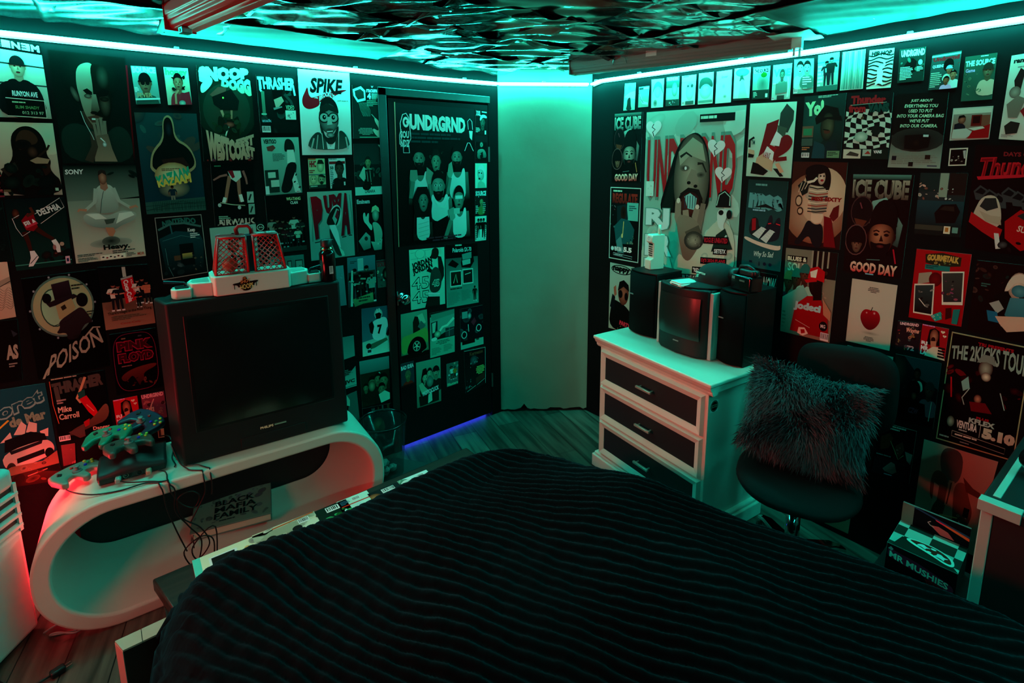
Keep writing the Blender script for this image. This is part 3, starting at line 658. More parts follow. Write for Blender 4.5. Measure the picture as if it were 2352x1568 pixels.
# ---- clear bin with a few crumpled scraps
tb = thing('waste_bin', 'smoky clear round bin with a dark rim, between the TV stand and door', 'bin', (1.09, 2.45, 0.006))
GL = mat('smoky_plastic', '222a2a', .1, alpha=.28)
MB().lathe([(.098, 0), (.122, .30), (.120, .30), (.096, .004)], 40, cap=False).lathe([(.001, 0), (.098, 0)], 40, cap=False).build('bin_wall', GL, tb, smooth=True)
MB().lathe([(.119, .296), (.126, .298), (.126, .306), (.119, .306), (.119, .296)], 40, cap=False).build('rim', BLKG, tb, smooth=True)
for i, (x, y, z, r) in enumerate(((-.02, -.04, .03, .026), (.03, -.03, .028, .022), (.01, .03, .03, .026), (-.03, -.045, .072, .02))):
    b = MB().ball((0, 0, 0), r, r, r*.9, 12, 8); R_ = random.Random(i); b.v = [tuple(c*(1+R_.uniform(-.22, .22)) for c in p) for p in b.v]
    tag(b.build('crumpled_paper', mat('crumpled_paper', '8c9188', .8), None, (1.09+x, 2.45+y, .008+z)), ['crumpled paper scrap in the left of the clear bin', 'crumpled paper scrap in the right of the clear bin', 'crumpled paper scrap at the back of the clear bin', 'crumpled paper scrap on top of the others in the clear bin'][i], 'paper scrap', 'scraps in the clear bin')
mt = MB().box(0, .50, -.26, 0, 0, .004).build('floor_mat', mat('dark_grey_mat', '2a302f', .9, noise=.2, scale=60), None, (1.225-.16, 2.506+.243-.12*0, 0), -.989)
mt.location = (1.19, 2.56, 0.0005); tag(mt, 'dark grey floor mat under the clear bin, beside the bed', 'mat')
# ---- bed: wooden frame with a ledge, mattress, ribbed dark throw
DW = wood_mat('dark_brown_wood', '33211a', '281812', (3, .4), .4); LW = mat('pale_wood_edge', 'a89c8a', .5, noise=.15, scale=12)
bd = thing('bed', 'low wooden bed with a dark ledge along its side, under the ribbed dark throw', 'bed', (.03, 1.955, 0))
MB().prism([(0, 0), (.042, -.21), (1.26, -.21), (1.26, 0)], 'z', .255, .300).build('side_ledge', DW, bd, bevel=.006)
MB().box(.02, 1.36, -2.3, -.03, .16, .255).build('platform', DW, bd)
MB().box(.15, 1.36, -2.3, -.32, .2552, .40).build('mattress', mat('dark_mattress', '16181c', .8), bd, bevel=.04, seg=3)
MB().prism([(-.106, -.213), (-.090, -.262), (.10, -.262), (.10, -.213)], 'z', .0, .299).build('foot_panel', DW, bd, bevel=.002)
MB().prism([(-.107, -.212), (-.091, -.263), (-.046, -.263), (-.046, -.212)], 'z', .299, .304).prism([(-.044, -.212), (-.044, -.263), (.03, -.263), (.03, -.212)], 'z', .299, .304).build('pale_edging', LW, bd)
MB().prism([(-.108, -.2125), (-.092, -.2625), (-.0905, -.262), (-.1065, -.212)], 'z', 0, .299).build('end_grain', mat('pale_end_grain', 'b5aca0', .55), bd)
for x, y in ((.16, -.08), (1.10, -.10), (1.25, -2.2)): MB().box(x, x+.06, y-.06, y, 0, .16).build('leg', DW, bd)
# throw
BX0, BX1, BY1, BY0 = .005, 1.50, 1.765, -.45
bm_ = MB(); nx, ny = 300, 380; R_ = random.Random(5)
def hill(x, y):
    xr = 1.445+.125*max(0, 1.45-y)          # the far side bulges out towards the pillows
    d1 = y-BY1; d2 = x-xr; d3 = BX0-x
    return d1, d2, d3, xr
def nz(x, y): return .5*(math.sin(3.1*x+5.3*y+1)+math.sin(-4.7*x+2.2*y+2.5))
def nz2(x, y): return (math.sin(17*x+9*y)+math.sin(-11*x+23*y+1)+math.sin(29*x-13*y+4))/3
for j in range(ny+1):
    for i in range(nx+1):
        # rounded plan: the grid's square is pressed into a soft-cornered outline
        u, v = i/nx, j/ny
        yy = BY0+(BY1-BY0)*v; xr = 1.445+.125*max(0, 1.45-yy)
        p = 1.0
        x = BX0+(xr-BX0)*u; y = yy
        # far right corner rounding
        rx, ry, rc = xr-.34, BY1-.30, .34
        if x > rx and y > ry:
            a, b = (x-rx)/.34, (y-ry)/.30; mxx = max(a, b); l = math.hypot(a, b)
            if l > 0: k_ = mxx/l; x = rx+.34*a*k_; y = ry+.30*b*k_
            e = min(1-mxx, 9)*.30
        else: e = min(xr-x, BY1-y)
        if x < .23 and y > 1.51:                          # cut corner at the ledge's bare end
            a, b = (.23-x)/.225, (y-1.51)/.255; mxx = max(a, b); l = math.hypot(a, b)
            if l > 0: k_ = mxx/l; x = .23-.225*a*k_; y = 1.51+.255*b*k_
            e = min(e, (1-mxx)*.24)
        e = min(e, (x-BX0)*1.2) if y < 1.51 else e
        zt = .455+.10*max(0, min(1, (1.5-y)/1.4))+.012*nz(x*2, y*2)+.085*.87*max(0, min(1, (1.5-y)/.5))*max(0, min(1, (x-.45)/.75))
        ed = max(0, min(1, e/.13)); dropz = (1-ed)**2*(.105+.02*nz(x*3, y*3))
        ph = (x*.93+y*.37)*2*PI/.034+3.4*nz(x*2.2, y*1.7)+1.7*nz2(x*.9, y*.7)
        rib = (.5+.5*math.cos(ph))**.7
        amp = .0095*(1+.35*nz2(x*.5, y*.4))
        z = zt-dropz+amp*rib+.0028*nz2(x*3, y*3)+.001*R_.uniform(-1, 1)
        if e < .012:                                      # sawtooth hem
            y += .014*(rib-.5)*(1 if BY1-y < .1 else 0); x += -.012*(rib-.5)*(1 if x < .1 else 0)
        bm_.v.append((x, y, z))
for j in range(ny):
    for i in range(nx): a = j*(nx+1)+i; bm_.f.append((a, a+1, a+nx+2, a+nx+1))
# hanging hem
rim = [(0, j) for j in range(ny+1)]+[(i, ny) for i in range(1, nx+1)]+[(nx, j) for j in range(ny-1, -1, -1)]
base_i = [j*(nx+1)+i for i, j in rim]; prev = base_i
for lev in (1, 2, 3):
    cur = []
    for q, (i, j) in zip(base_i, rim):
        x, y, z = bm_.v[q]; zlow = .307 if (j == ny and x < 1.28) else (.19 if i == 0 and j < ny-2 else .16)
        if i == 0 and y > 1.66: zlow = .31
        cur.append(len(bm_.v)); bm_.v.append((x-.012*lev*(i == 0)+.006*lev*(i == nx), y+.004*lev*(j == ny), z+(zlow-z)*lev/3))
    for k_ in range(len(cur)-1): bm_.f.append((prev[k_], prev[k_+1], cur[k_+1], cur[k_]))
    prev = cur
THROW = mat('dark_ribbed_plush', '010102', .9, spec=.04, sheen=.45, noise=.5, scale=90)
THROW.node_tree.nodes['Principled BSDF'].inputs['Sheen Tint'].default_value = (.03, .19, .25, 1)
tag(bm_.build('throw_blanket', THROW, None, (0, 0, 0), smooth=True), 'black ribbed plush throw covering the whole bed', 'blanket')
# ---- magazines laid along the ledge
MG = [(.145, .30, 'c9c0a8', 'cream magazine with a dark square patch, at the exposed wooden end of the bed ledge', 0),
      (.335, .26, 'b7b09a', 'magazine with a pale back cover showing an old car, second along the bed ledge', 1),
      (.555, .15, '1a2a24', 'magazine with a dark green back cover and a barcode, third along the bed ledge', 2),
      (.645, .15, 'a8c4bb', 'magazine with a pale back cover and a red stripe, fourth along the bed ledge', 3),
      (.765, .16, '20282a', 'dark magazine with a small barcode, fifth along the bed ledge', 4),
      (.90, .14, 'b7cfc6', 'pale magazine nearest the clear bin on the bed ledge', 5)]
for i, (x, wd, c, lb, kk) in enumerate(MG):
    t = thing('magazine', lb, 'magazine', (x, 1.952-(.012 if i > 1 else 0)-(.03 if i > 3 else 0), .3005), -.03, 'magazines along the bed ledge')
    MB().box(0, wd*.86 if i < 5 else wd, -.20, 0, 0, .0055+.001*(i % 2)).build('pages', mat('page_edges'), t)
    s = art(t, 'back_cover', (0, 0, .0066), (1, 0, 0), (0, -1, 0), wd*.86 if i < 5 else wd, .20, c); Rr = random.Random(i)
    if i == 0: s.r(0, 0, 9, 100, '4fb5a5').r(18, 12, 34, 30, 'ccc').r(21, 15, 28, 24, '222').b(55, 5, 42, 40, 9, '887 aa9 766 c96', 1, .2)
    elif i == 1: s.b(0, 0, 100, 45, 14, '998 776 bba 655', 2, .2).g('887', '10,22 25,10 60,8 75,20 78,30 8,32').e(25, 32, 8, 8, '222').e(65, 31, 8, 8, '222').st('a53', 3, '30,6 98,2').bar(70, 8, 18, 14)
    elif i == 2: s.bar(32, 4, 40, 16).b(0, 20, 100, 40, 10, '263 142 385', 3, .2)
    elif i == 3: s.bar(45, 5, 26, 12).r(6, 22, 88, 3, 'b32').l(8, 6, 30, 14, 4, '356').b(0, 30, 100, 30, 8, '688 9bb', 3, .2)
    elif i == 4: s.bar(40, 4, 40, 14).e(10, 20, 22, 12, '964', '532').b(50, 22, 50, 30, 8, '243 122', 3, .2)
    else: s.b(0, 0, 100, 60, 14, '8a9 576 cdc 343', 5, .25).bar(60, 6, 24, 12)
    done(s)
# ---- dresser
DRZ = PI/2+.135                                        # its front looks towards the bed
DRL, DRD, DRH = .745, .425, .75
dz = thing('dresser', 'white three-drawer dresser with black drawer fronts, by the slanting corner wall', 'dresser', (2.0, 1.795, 0), -PI/2-.135)
# local x runs along the front from its left end, local y into its depth
CR2 = mat('cream_lacquer', 'd6cfc2', .4, noise=.04, scale=5)
MB().box(.03, DRL-.03, .03, DRD, .03, DRH-.06).build('carcass', CR2, dz, bevel=.003)
MB().box(.0, DRL, .0, DRD+.005, DRH-.018, DRH).build('top_board', CR2, dz, bevel=.006, seg=3)
MB().prism([(.006, DRH-.018), (.012, DRH-.034), (.020, DRH-.040), (.022, DRH-.052), (.030, DRH-.062), (.06, DRH-.062), (.06, DRH-.018)], 'x', .006, DRL-.006).box(.008, .03, .02, DRD, DRH-.05, DRH-.017).box(DRL-.03, DRL-.008, .02, DRD, DRH-.05, DRH-.017).build('cornice', CR2, dz, bevel=.002)
MB().box(.0, DRL, .008, DRD, .0, .07).box(.01, DRL-.01, .018, DRD, .07, .085).build('plinth', CR2, dz, bevel=.005)
BP = mat('black_drawer_panel', '0c0f13', .55); NK = mat('brushed_handle', 'c9bcae', .3, .6)
for i in range(3):
    z0 = .095+i*.198; z1 = z0+.190; x0, x1 = .045, DRL-.045; k_ = .034
    d_ = MB()
    def P4(a, b, y): return [(a, y, b) for a, b in ()]
    O = [(x0, z0), (x1, z0), (x1, z1), (x0, z1)]; M1 = [(x0+.008, z0+.008), (x1-.008, z0+.008), (x1-.008, z1-.008), (x0+.008, z1-.008)]
    I = [(x0+k_, z0+k_), (x1-k_, z0+k_), (x1-k_, z1-k_), (x0+k_, z1-k_)]
    V = [(p[0], .030, p[1]) for p in O]+[(p[0], .012, p[1]) for p in M1]+[(p[0], .022, p[1]) for p in I]+[(p[0], .03, p[1]) for p in I]
    d_.add(V, [(a, (a+1) % 4, 4+(a+1) % 4, 4+a) for a in range(4)]+[(4+a, 4+(a+1) % 4, 8+(a+1) % 4, 8+a) for a in range(4)]+[(8+a, 8+(a+1) % 4, 12+(a+1) % 4, 12+a) for a in range(4)])
    f_ = d_.build('drawer', CR2, dz)
    MB().box(x0+k_-.002, x1-k_+.002, .0245, .03, z0+k_-.002, z1-k_+.002).build('black_panel', BP, f_)
    h = MB().box(-.048, .048, -.026, -.014, -.0055, .0055)
    h.tube([(-.036, -.016, 0), (-.036, .006, 0)], .004, 8).tube([(.036, -.016, 0), (.036, .006, 0)], .004, 8)
    h.build('handle', NK, f_, (DRL/2-.0, .019, (z0+z1)/2), bevel=.002)
s = art(dz, 'round_sticker', (DRL-.03, .045, .655), (0, 1, 0), (0, 0, -1), .05, .052, 'd6cfc2', 'round black sticker'); s.e(50, 50, 49, 49, '0a0c0d', n=32).e(50, 50, 42, 42, '687', n=32).e(50, 50, 39, 39, '0a0c0d', n=32).r(8, 38, 84, 24, '687').t('OMEGA', 12, 41, 76, 18, '0a0c0d', bold=.05); done(s)
def DP(x, y, z=0): q = rot2(x, y, -PI/2-.135); return (2.0+q[0], 1.795+q[1], z)
# ---- small television on the dresser
ct = thing('small_television', 'small black cube television with grey sides, between the speakers on the dresser', 'television', (2.125, 1.503, DRH+.002), -PI/2-.107)
TW_, TH_ = .285, .325
fp = [(0, .035), (.04, .006), (TW_/2, -.008), (TW_-.04, .006), (TW_, .035)]
MB().prism([(0, .06)]+fp+[(TW_, .06)], 'z', 0, TH_).build('front_shell', mat('dark_tv_plastic', '0f1214', .45, spec=.3), ct, bevel=.008, seg=3)
MB().prism([(.004, .058), (TW_-.004, .058), (TW_-.004, .17), (TW_-.05, .25), (.05, .25), (.004, .17)], 'z', .004, TH_-.004).build('cabinet', mat('dark_tv_plastic'), ct, bevel=.006)
for sx in (-1, 1):
    x0 = TW_-.001 if sx > 0 else -.017
    MB().box(x0, x0+.018, .040, .056, .0, TH_-.01).build('trim_strip', SILV, ct, bevel=.002)
    MB().box(x0, x0+.016, .061, .125, .0, TH_-.012).build('side_panel', mat('warm_grey_plastic', 'bdb8ac', .45), ct, bevel=.002)
sg = MB(); nx = 14
for j in range(nx+1):
    for i in range(nx+1):
        u, v = i/nx*2-1, j/nx*2-1; sg.v.append((TW_/2+u*.117, -.0145+.010*abs(u)**2+.024*max(0, abs(u)-.72)+.006*v*v, .185+v*.100))
for j in range(nx):
    for i in range(nx): a = j*(nx+1)+i; sg.f.append((a, a+1, a+nx+2, a+nx+1))
sg.build('screen', mat('grey_picture_tube', '141817', .30, spec=.6), ct, smooth=True)
MB().box(TW_/2-.016, TW_/2+.016, -.0095, -.006, .060, .065).build('badge', mat('dull_badge', '788', .4), ct)
# ---- two speakers
def speaker(label, loc, rz, w, d, h):
    t = thing('speaker', label, 'speaker', loc, rz, None)
    MB().box(0, w, .012, d, 0, h).build('cabinet', mat('black_woodgrain_vinyl', '07080a', .5, spec=.2, noise=.3, scale=30), t, bevel=.003)
    g = MB(); k = 18
    for j in (0, 1):
        for i in range(k+1): u = i/k; g.v.append((.004+(w-.008)*u, .012-.022*math.sin(PI*u)-.002, .006+j*(h-.012)))
    for i in range(k): g.f.append((i, i+1, k+2+i, k+1+i))
    o = g.build('cloth_grille', mat('black_grille_cloth', '040506', .9, spec=.1, bump=.2, scale=400), t, smooth=True); sd = o.modifiers.new('t', 'SOLIDIFY'); sd.thickness = .01; sd.offset = 0
    tp = MB().prism([(0, .05), (0, .012)]+[(w*i/10, .012-.024*math.sin(PI*i/10)) for i in range(1, 10)]+[(w, .012), (w, .05)], 'z', h-.0005, h+.004).box(0, w, .049, d, h-.0005, h+.004)
    tp.build('top_cap', mat('black_woodgrain_vinyl'), t)
    MB().box(.012, .045, -.012, -.006, h*.62, h*.635).build('badge', mat('dull_badge'), t)
    return t
speaker('tall black speaker at the corner-wall end of the dresser, under the brick phone', DP(.035, .215, DRH+.001), -PI/2-.135, .185, .195, .335)
speaker('tall black speaker at the chair end of the dresser, under the camcorder', (2.173, 1.196, DRH+.001), -PI/2-.135, .133, .225, .335)
# ---- brick phone
bp = thing('brick_phone', 'old cream brick phone with a thick aerial, standing on the left speaker', 'phone', (2.275, 1.685, DRH+.3405), -PI/2-.35)
PH = mat('cream_phone_plastic', 'ddd8c8', .4)
MB().prism([(0, 0), (.085, 0), (.085, .185), (.012, .185), (.004, .17), (.004, .145), (.018, .138), (.018, .062), (.0, .052)], 'x', 0, .052).build('handset', PH, bp, bevel=.004)
bpo = bp
for j in range(5):
    for i in range(3): MB().box(.010+i*.0115, .018+i*.0115, .0155, .019, .070+j*.0115, .077+j*.0115).build('key', mat('grey_key', '4a4a48', .5), bp)
MB().box(.009, .043, .0165, .019, .128, .138).build('display_window', BLKG, bp)
s = art(bp, 'earpiece', (.012, .0036, .178), (1, 0, 0), (0, 0, -1), .028, .028, 'ddd8c8')
for a in range(8): s.e(50+30*math.cos(a*PI/4), 50+30*math.sin(a*PI/4), 7, 7, '333')
s.e(50, 50, 7, 7, '333'); done(s)
MB().tube([(.038, .06, .184), (.038, .06, .235)], .009, 12, r2=.007).build('aerial', PH, bp, smooth=True)
# ---- white cassette recorder on the small television
tt = DRH+.002+TH_
wc = thing('white_cassette_player', 'flat white portable cassette player on the small television', 'cassette player', (2.115, 1.42, tt+.001), -PI/2-.35)
MB().box(0, .085, 0, .115, 0, .014).build('lower_case', mat('white_gloss_plastic', 'e4e8e4', .25), wc, bevel=.006, seg=3); MB().box(.004, .081, .004, .111, .014, .020).build('lid', mat('white_gloss_plastic'), wc, bevel=.004)
MB().box(.02, .065, -.001, .002, .005, .009).build('slot', DGREY, wc)
# ---- baseball cap
cp = thing('baseball_cap', 'black baseball cap with pale lettering, lying on the small television', 'cap', (2.275, 1.27, tt+.001), -1.95)
CAPM = mat('black_cap_cloth', '0b0f10', .85, bump=.1, scale=300)
cb = MB(); n, kk = 28, 10
for j in range(kk+1):
    a = PI/2*j/kk
    for i in range(n):
        b_ = 2*PI*i/n; r = math.cos(a)**.75 if j < kk else .001; cb.v.append((.088*r*math.cos(b_), .102*r*math.sin(b_), .004+.098*math.sin(a)**.9))
for j in range(kk):
    for i in range(n): a = j*n+i; b_ = j*n+(i+1) % n; cb.f.append((a, b_, b_+n, a+n))
cb.build('crown', CAPM, cp, smooth=True)
br = MB(); n = 20
for j in range(7):
    for i in range(n+1):
        a = PI+PI*(i/n)*.86+PI*.07; rr = 1+.85*j/6*math.sin((a-PI))**.8; br.v.append((.086*math.cos(a)*(1+.08*j/6), .098*math.sin(a)*rr, .010-.010*(j/6)+.012*math.sin(i/n*PI)*(1-j/12)))
for j in range(6):
    for i in range(n): a = j*(n+1)+i; br.f.append((a, a+1, a+n+2, a+n+1))
o = br.build('brim', CAPM, cp, smooth=True); sd = o.modifiers.new('t', 'SOLIDIFY'); sd.thickness = .003
MB().ball((0, 0, .102), .007, .007, .004, 10, 6).build('top_button', CAPM, cp)
s = Sheet([(-.035, -.080, .066), (.035, -.080, .066), (.035, -.097, .034), (-.035, -.097, .034)], (0, -1, .4), None, lift=.008, thick=.0002); s.fin = ('embroidery', cp, None)
s.t('COMPTON', 2, 10, 96, 26, '8fb8ac', bold=.04).t('S', 20, 44, 26, 42, '5f9a8c', bold=.05); done(s)
# ---- camcorder on the right speaker
vc = thing('camcorder', 'black camcorder standing on the right speaker', 'camcorder', (2.205, 1.165, DRH+.3405), -PI/2-.30)
MB().box(.0, .115, .0, .075, .0, .07).build('camera_body', BLKG, vc, bevel=.008, seg=3)
MB().lathe([(.030, -.012), (.033, -.010), (.033, .035), (.028, .035)], 24, axis='x').build('lens_barrel', BLK, vc, (-.010, .037, .058), smooth=True)
MB().lathe([(.001, -.006), (.024, -.004), (.027, -.012)], 24, axis='x', cap=False).build('lens_glass', mat('dark_lens', '05080c', .04, spec=.9), vc, (-.010, .037, .058), smooth=True)
MB().box(.035, .115, .012, .05, .07, .098).box(.09, .125, .018, .045, .075, .10).build('viewfinder', BLK, vc, bevel=.008, seg=3)
MB().tube([(.02, .03, .07), (.03, .03, .105), (.07, .03, .112), (.105, .03, .098)], .008, 8).build('top_handle', BLK, vc, smooth=True)
MB().box(.055, .085, -.003, .002, .045, .052).box(.012, .03, -.003, .001, .05, .062).build('silver_buttons', mat('teal_chrome', '9fb5b0', .2, .8), vc)
# ---- swivel chair
ch = thing('office_chair', 'black armless swivel chair with a chrome post, beside the dresser', 'chair', (2.02, .745, 0), 0)
CF = mat('black_chair_fabric', '05090b', .8, spec=.15, noise=.3, scale=80)
def disc(rx, ry, h, pw=2.6, n=40, k=8):
    b = MB()
    for j in range(k+1):
        a = -PI/2+PI*j/k; r = max(.002, abs(math.cos(a))**.45); z = h*math.sin(a)
        for i in range(n):
            t = 2*PI*i/n; c_, s_ = math.cos(t), math.sin(t); b.v.append((rx*r*math.copysign(abs(c_)**(2/pw), c_), ry*r*math.copysign(abs(s_)**(2/pw), s_), z+.012*(abs(c_)**2)*0-.02*max(0, -c_)**2*r))
    for j in range(k):
        for i in range(n): a = j*n+i; c_ = j*n+(i+1) % n; b.f.append((a, c_, c_+n, a+n))
    b.f.append(tuple(reversed(range(n)))); b.f.append(tuple(k*n+i for i in range(n)))
    return b
disc(.215, .215, .032).build('seat', CF, ch, (.0, .0, .442), smooth=True, rz=.35)
MB().box(-.09, .09, -.07, .07, .385, .405).build('seat_plate', BLK, ch, bevel=.004)
bkv = disc(.195, .155, .028, 3.6)
bkv.v = [(z_+.10*(x_/.3)**2-.02, x_, y_*(1.0-.12*(x_/.195))) for x_, y_, z_ in bkv.v]
bkv.build('backrest', CF, ch, (.225, -.05, .785), smooth=True, rot=(-.06, .10, -.12))
MB().tube([(.08, 0, .39), (.20, -.01, .38), (.255, -.02, .44), (.262, -.035, .66)], .014, 8).build('back_bar', BLK, ch, smooth=True)
MB().tube([(0, 0, .11), (0, 0, .30)], .026, 16).build('chrome_post', CHROME, ch, smooth=True); MB().tube([(0, 0, .28), (0, 0, .39)], .018, 16).build('gas_lift', BLK, ch, smooth=True)
for i in range(5):
    a = -.42+2*PI*i/5; c_, s_ = math.cos(a), math.sin(a)
    l_ = MB(); q = []
    for t, z, hw in ((.02, .135, .030), (.11, .128, .026), (.21, .105, .021), (.272, .075, .016)):
        for dx, dz_ in ((-hw, -.012), (-hw, .006), (hw, .006), (hw, -.012)): q.append((t*c_-dx*s_, t*s_+dx*c_, z+dz_))
    l_.v = q
    for m_ in range(3):
        for e in range(4): l_.f.append((m_*4+e, m_*4+(e+1) % 4, m_*4+4+(e+1) % 4, m_*4+4+e))
    l_.f += [(3, 2, 1, 0), (12, 13, 14, 15)]
    lg = l_.build('leg', CHROME, ch, bevel=.004)
    MB().lathe([(.001, -.012), (.022, -.012), (.026, 0), (.022, .012), (.001, .012)], 16, axis='y').build('caster', BLK, lg, (.266*c_, .266*s_, .0265), rz=a, smooth=True)
# ---- shaggy cushion on it
cu = thing('shaggy_cushion', 'dark shaggy fur cushion leaning on the back of the swivel chair', 'cushion', (2.065, .752, .678), 0)
R_ = random.Random(8); FUR = mat('dark_teal_grey_fur', '1a3238', .6, spec=.4, noise=.5, scale=25)
cw, chh, cdp = .190, .160, .07
def cpt(u, v, sd):
    k_ = (1-abs(u)**2.6)*(1-abs(v)**2.6); x, z = u*cw*(1+.05*abs(v)**3), v*chh*(1+.05*abs(u)**3)
    return Vector((x, sd*cdp*max(0, k_)**.5, z))
core = MB(); n = 20
for sd in (-1, 1):
    o_ = len(core.v)
    for j in range(n+1):
        for i in range(n+1): core.v.append(tuple(cpt(i/n*2-1, j/n*2-1, sd)))
    for j in range(n):
        for i in range(n): a = o_+j*(n+1)+i; core.f.append((a, a+1, a+n+2, a+n+1))
CROT = (-.30, .09, -1.28)
core.build('cushion_core', mat('dark_cushion_cloth', '14191a', .8), cu, smooth=True, rot=CROT)
fur = MB()
for q in range(11500):
    u, v = R_.uniform(-1, 1), R_.uniform(-1, 1); sd = -1 if R_.random() < .8 else 1
    p = cpt(u, v, sd); nrm = Vector((u*.7, sd*.8, v*.7)).normalized()
    sw = Vector((math.sin(5*u+3*v+1), 0, math.cos(4*v-3*u)))*.9+Vector((R_.uniform(-.5, .5), R_.uniform(-.3, .3), R_.uniform(-.5, .5)))+Vector((u, 0, v))*.8+Vector((.2, 0, -.5))
    dr_ = (nrm*.55+sw*.45).normalized(); L_ = R_.uniform(.03, .062); wv = dr_.cross(nrm+Vector((.01, .02, .03))).normalized()*R_.uniform(.0009, .0018)
    m1 = p+dr_*L_*.5+nrm*.006; e1 = p+dr_*L_*.9+Vector((0, 0, -.012)) + Vector((R_.uniform(-.008, .008), 0, R_.uniform(-.008, .008)))
    o_ = len(fur.v); fur.v += [tuple(p-wv), tuple(p+wv), tuple(m1+wv), tuple(m1-wv), tuple(e1)]; fur.f += [(o_, o_+1, o_+2, o_+3), (o_+3, o_+2, o_+4)]
fo = fur.build('fur', FUR, cu, rot=CROT); fo['kind'] = 'stuff'
# ---- desk at the right edge
dk = thing('desk', 'black desk with pale edges, beside the checkered candy box', 'desk', (1.80, .20, 0), -.04)
DKB = mat('black_desk_board', '0f1214', .4); PE = mat('pale_desk_edge', 'a9a59b', .45)
MB().box(0, .60, -.9, 0, .715, .745).build('desk_top', DKB, dk, bevel=.004)
MB().box(-.004, .03, -.085, .002, .718, .749).box(.05, .36, -.035, -.018, .744, .747).build('edging_and_reflection', PE, dk, bevel=.002)  # the inner strip paints the desk top's reflection in pale colour
MB().box(.012, .03, -.03, -.004, 0, .713).build('front_leg', PE, dk, bevel=.003); MB().box(.55, .58, -.03, -.004, 0, .713).box(.55, .58, -.88, -.85, 0, .713).build('back_leg', DKB, dk)
MB().box(.014, .028, -.88, -.032, .06, .712).build('front_panel', mat('dark_red_brown_board', '1e1214', .5), dk); MB().box(.028, .56, -.025, -.008, .06, .712).build('side_panel', DKB, dk)
hp = thing('webcam', 'black round glossy lens gadget standing on the desk corner', 'webcam', (2.06, .115, .7465), 2.4)
MB().lathe([(.001, -.03), (.034, -.028), (.040, -.01), (.040, .012), (.034, .022), (.026, .020)], 28, axis='y').build('lens_housing', BLKG, hp, (0, 0, .046), smooth=True)
MB().lathe([(.001, .016), (.020, .018), (.027, .021)], 28, axis='y', cap=False).build('lens_glass', mat('dark_lens'), hp, (0, 0, .046), smooth=True)
MB().lathe([(.001, 0), (.03, 0), (.028, .006), (.008, .010), (.007, .02)], 20).build('foot', BLK, hp, smooth=True)
# ---- candy box on a dark crate
cr = thing('crate', 'low black crate between the bed and the poster wall, under the checkered candy box', 'crate', (1.92, .215, 0), .0)
MB().box(0, .24, 0, .24, 0, .012).box(0, .012, 0, .24, .012, .284).box(.228, .24, 0, .24, .012, .284).box(.012, .228, 0, .012, .012, .284).box(.012, .228, .228, .24, .012, .284).box(0, .24, 0, .24, .279, .287).build('crate_body', mat('matt_black_board', '0a0a0c', .7), cr)
mb = thing('candy_box', 'checkered cardboard candy display box with red lettering on its front', 'box', (1.965, .425, .289), -PI/2+.03)
CARD = mat('plain_card', '6d6f6c', .7)
MB().box(0, .185, 0, .165, 0, .10).build('carton', CARD, mb)
s = art(mb, 'lid_print', (0, .165, .1003), (1, 0, 0), (0, -1, 0), .185, .165, '86a89e')
for j in range(4):
    for i in range(4):
        if (i+j) % 2: s.r(i*36-20, j*34-14, 36, 34, '22332f')
s.g('1a2a26', '6,100 14,58 40,52 80,70 100,100').g('b6c7bb', '18,60 30,50 62,48 88,62 94,86 84,92 60,80 30,70').g('6a2a22', '22,60 34,52 60,51 82,62 90,82 82,86 58,74').g('bcd', '40,58 46,55 50,60 58,60 50,64 50,70 44,65 36,66').g('bcd', '66,66 72,64 76,70 84,70 77,75 79,82 71,77 62,78 67,72').e(60, 58, 4, 3, 'bcd').e(56, 72, 3, 2, 'bcd'); done(s)
s = art(mb, 'front_print', (0, -.0004, .10), (1, 0, 0), (0, 0, -1), .185, .10, '16191c', base2='0c0e10')
s.g('b3263a', '2,18 6,8 12,20 40,22 70,36 92,48 98,60 96,78 80,72 50,60 20,52 2,46').g('d98a8c', '2,18 6,8 10,14 8,22').t('MR MUSHIES', 6, 28, 86, 20, 'e8c0b0', q=[(5, 24), (90, 48), (90, 70), (5, 46)], bold=.03).g('c22', '58,68 70,66 96,82 98,96 84,96 62,82').t('CHOCO', 62, 72, 32, 14, '611', q=[(62, 70), (95, 84), (95, 95), (62, 81)]); done(s)
s = art(mb, 'side_print', (0, .165, .10), (0, -1, 0), (0, 0, -1), .165, .10, '86a89e'); s.r(0, 0, 30, 40, '3b524c').r(60, 40, 30, 60, '3b524c'); done(s)
MB().box(0, .185, .165, .172, 0, .172).build('back_board', CARD, mb)
s = art(mb, 'back_board_print', (0, .1646, .172), (1, 0, 0), (0, 0, -1), .185, .072, '12151c'); s.r(0, 0, 18, 100, '4f736a').g('d8603a', '48,18 100,52 100,66 52,30').g('d83a5a', '48,18 62,26 66,40 52,30').g('b0575a', '44,62 56,54 70,64 80,92 60,92').st('9aa', 1.5, '44,42 40,52 44,62 50,66').st('2a4a6a', 3, '18,2 100,46'); done(s)
# ================================================================== posters and magazine covers on the walls
P = poster
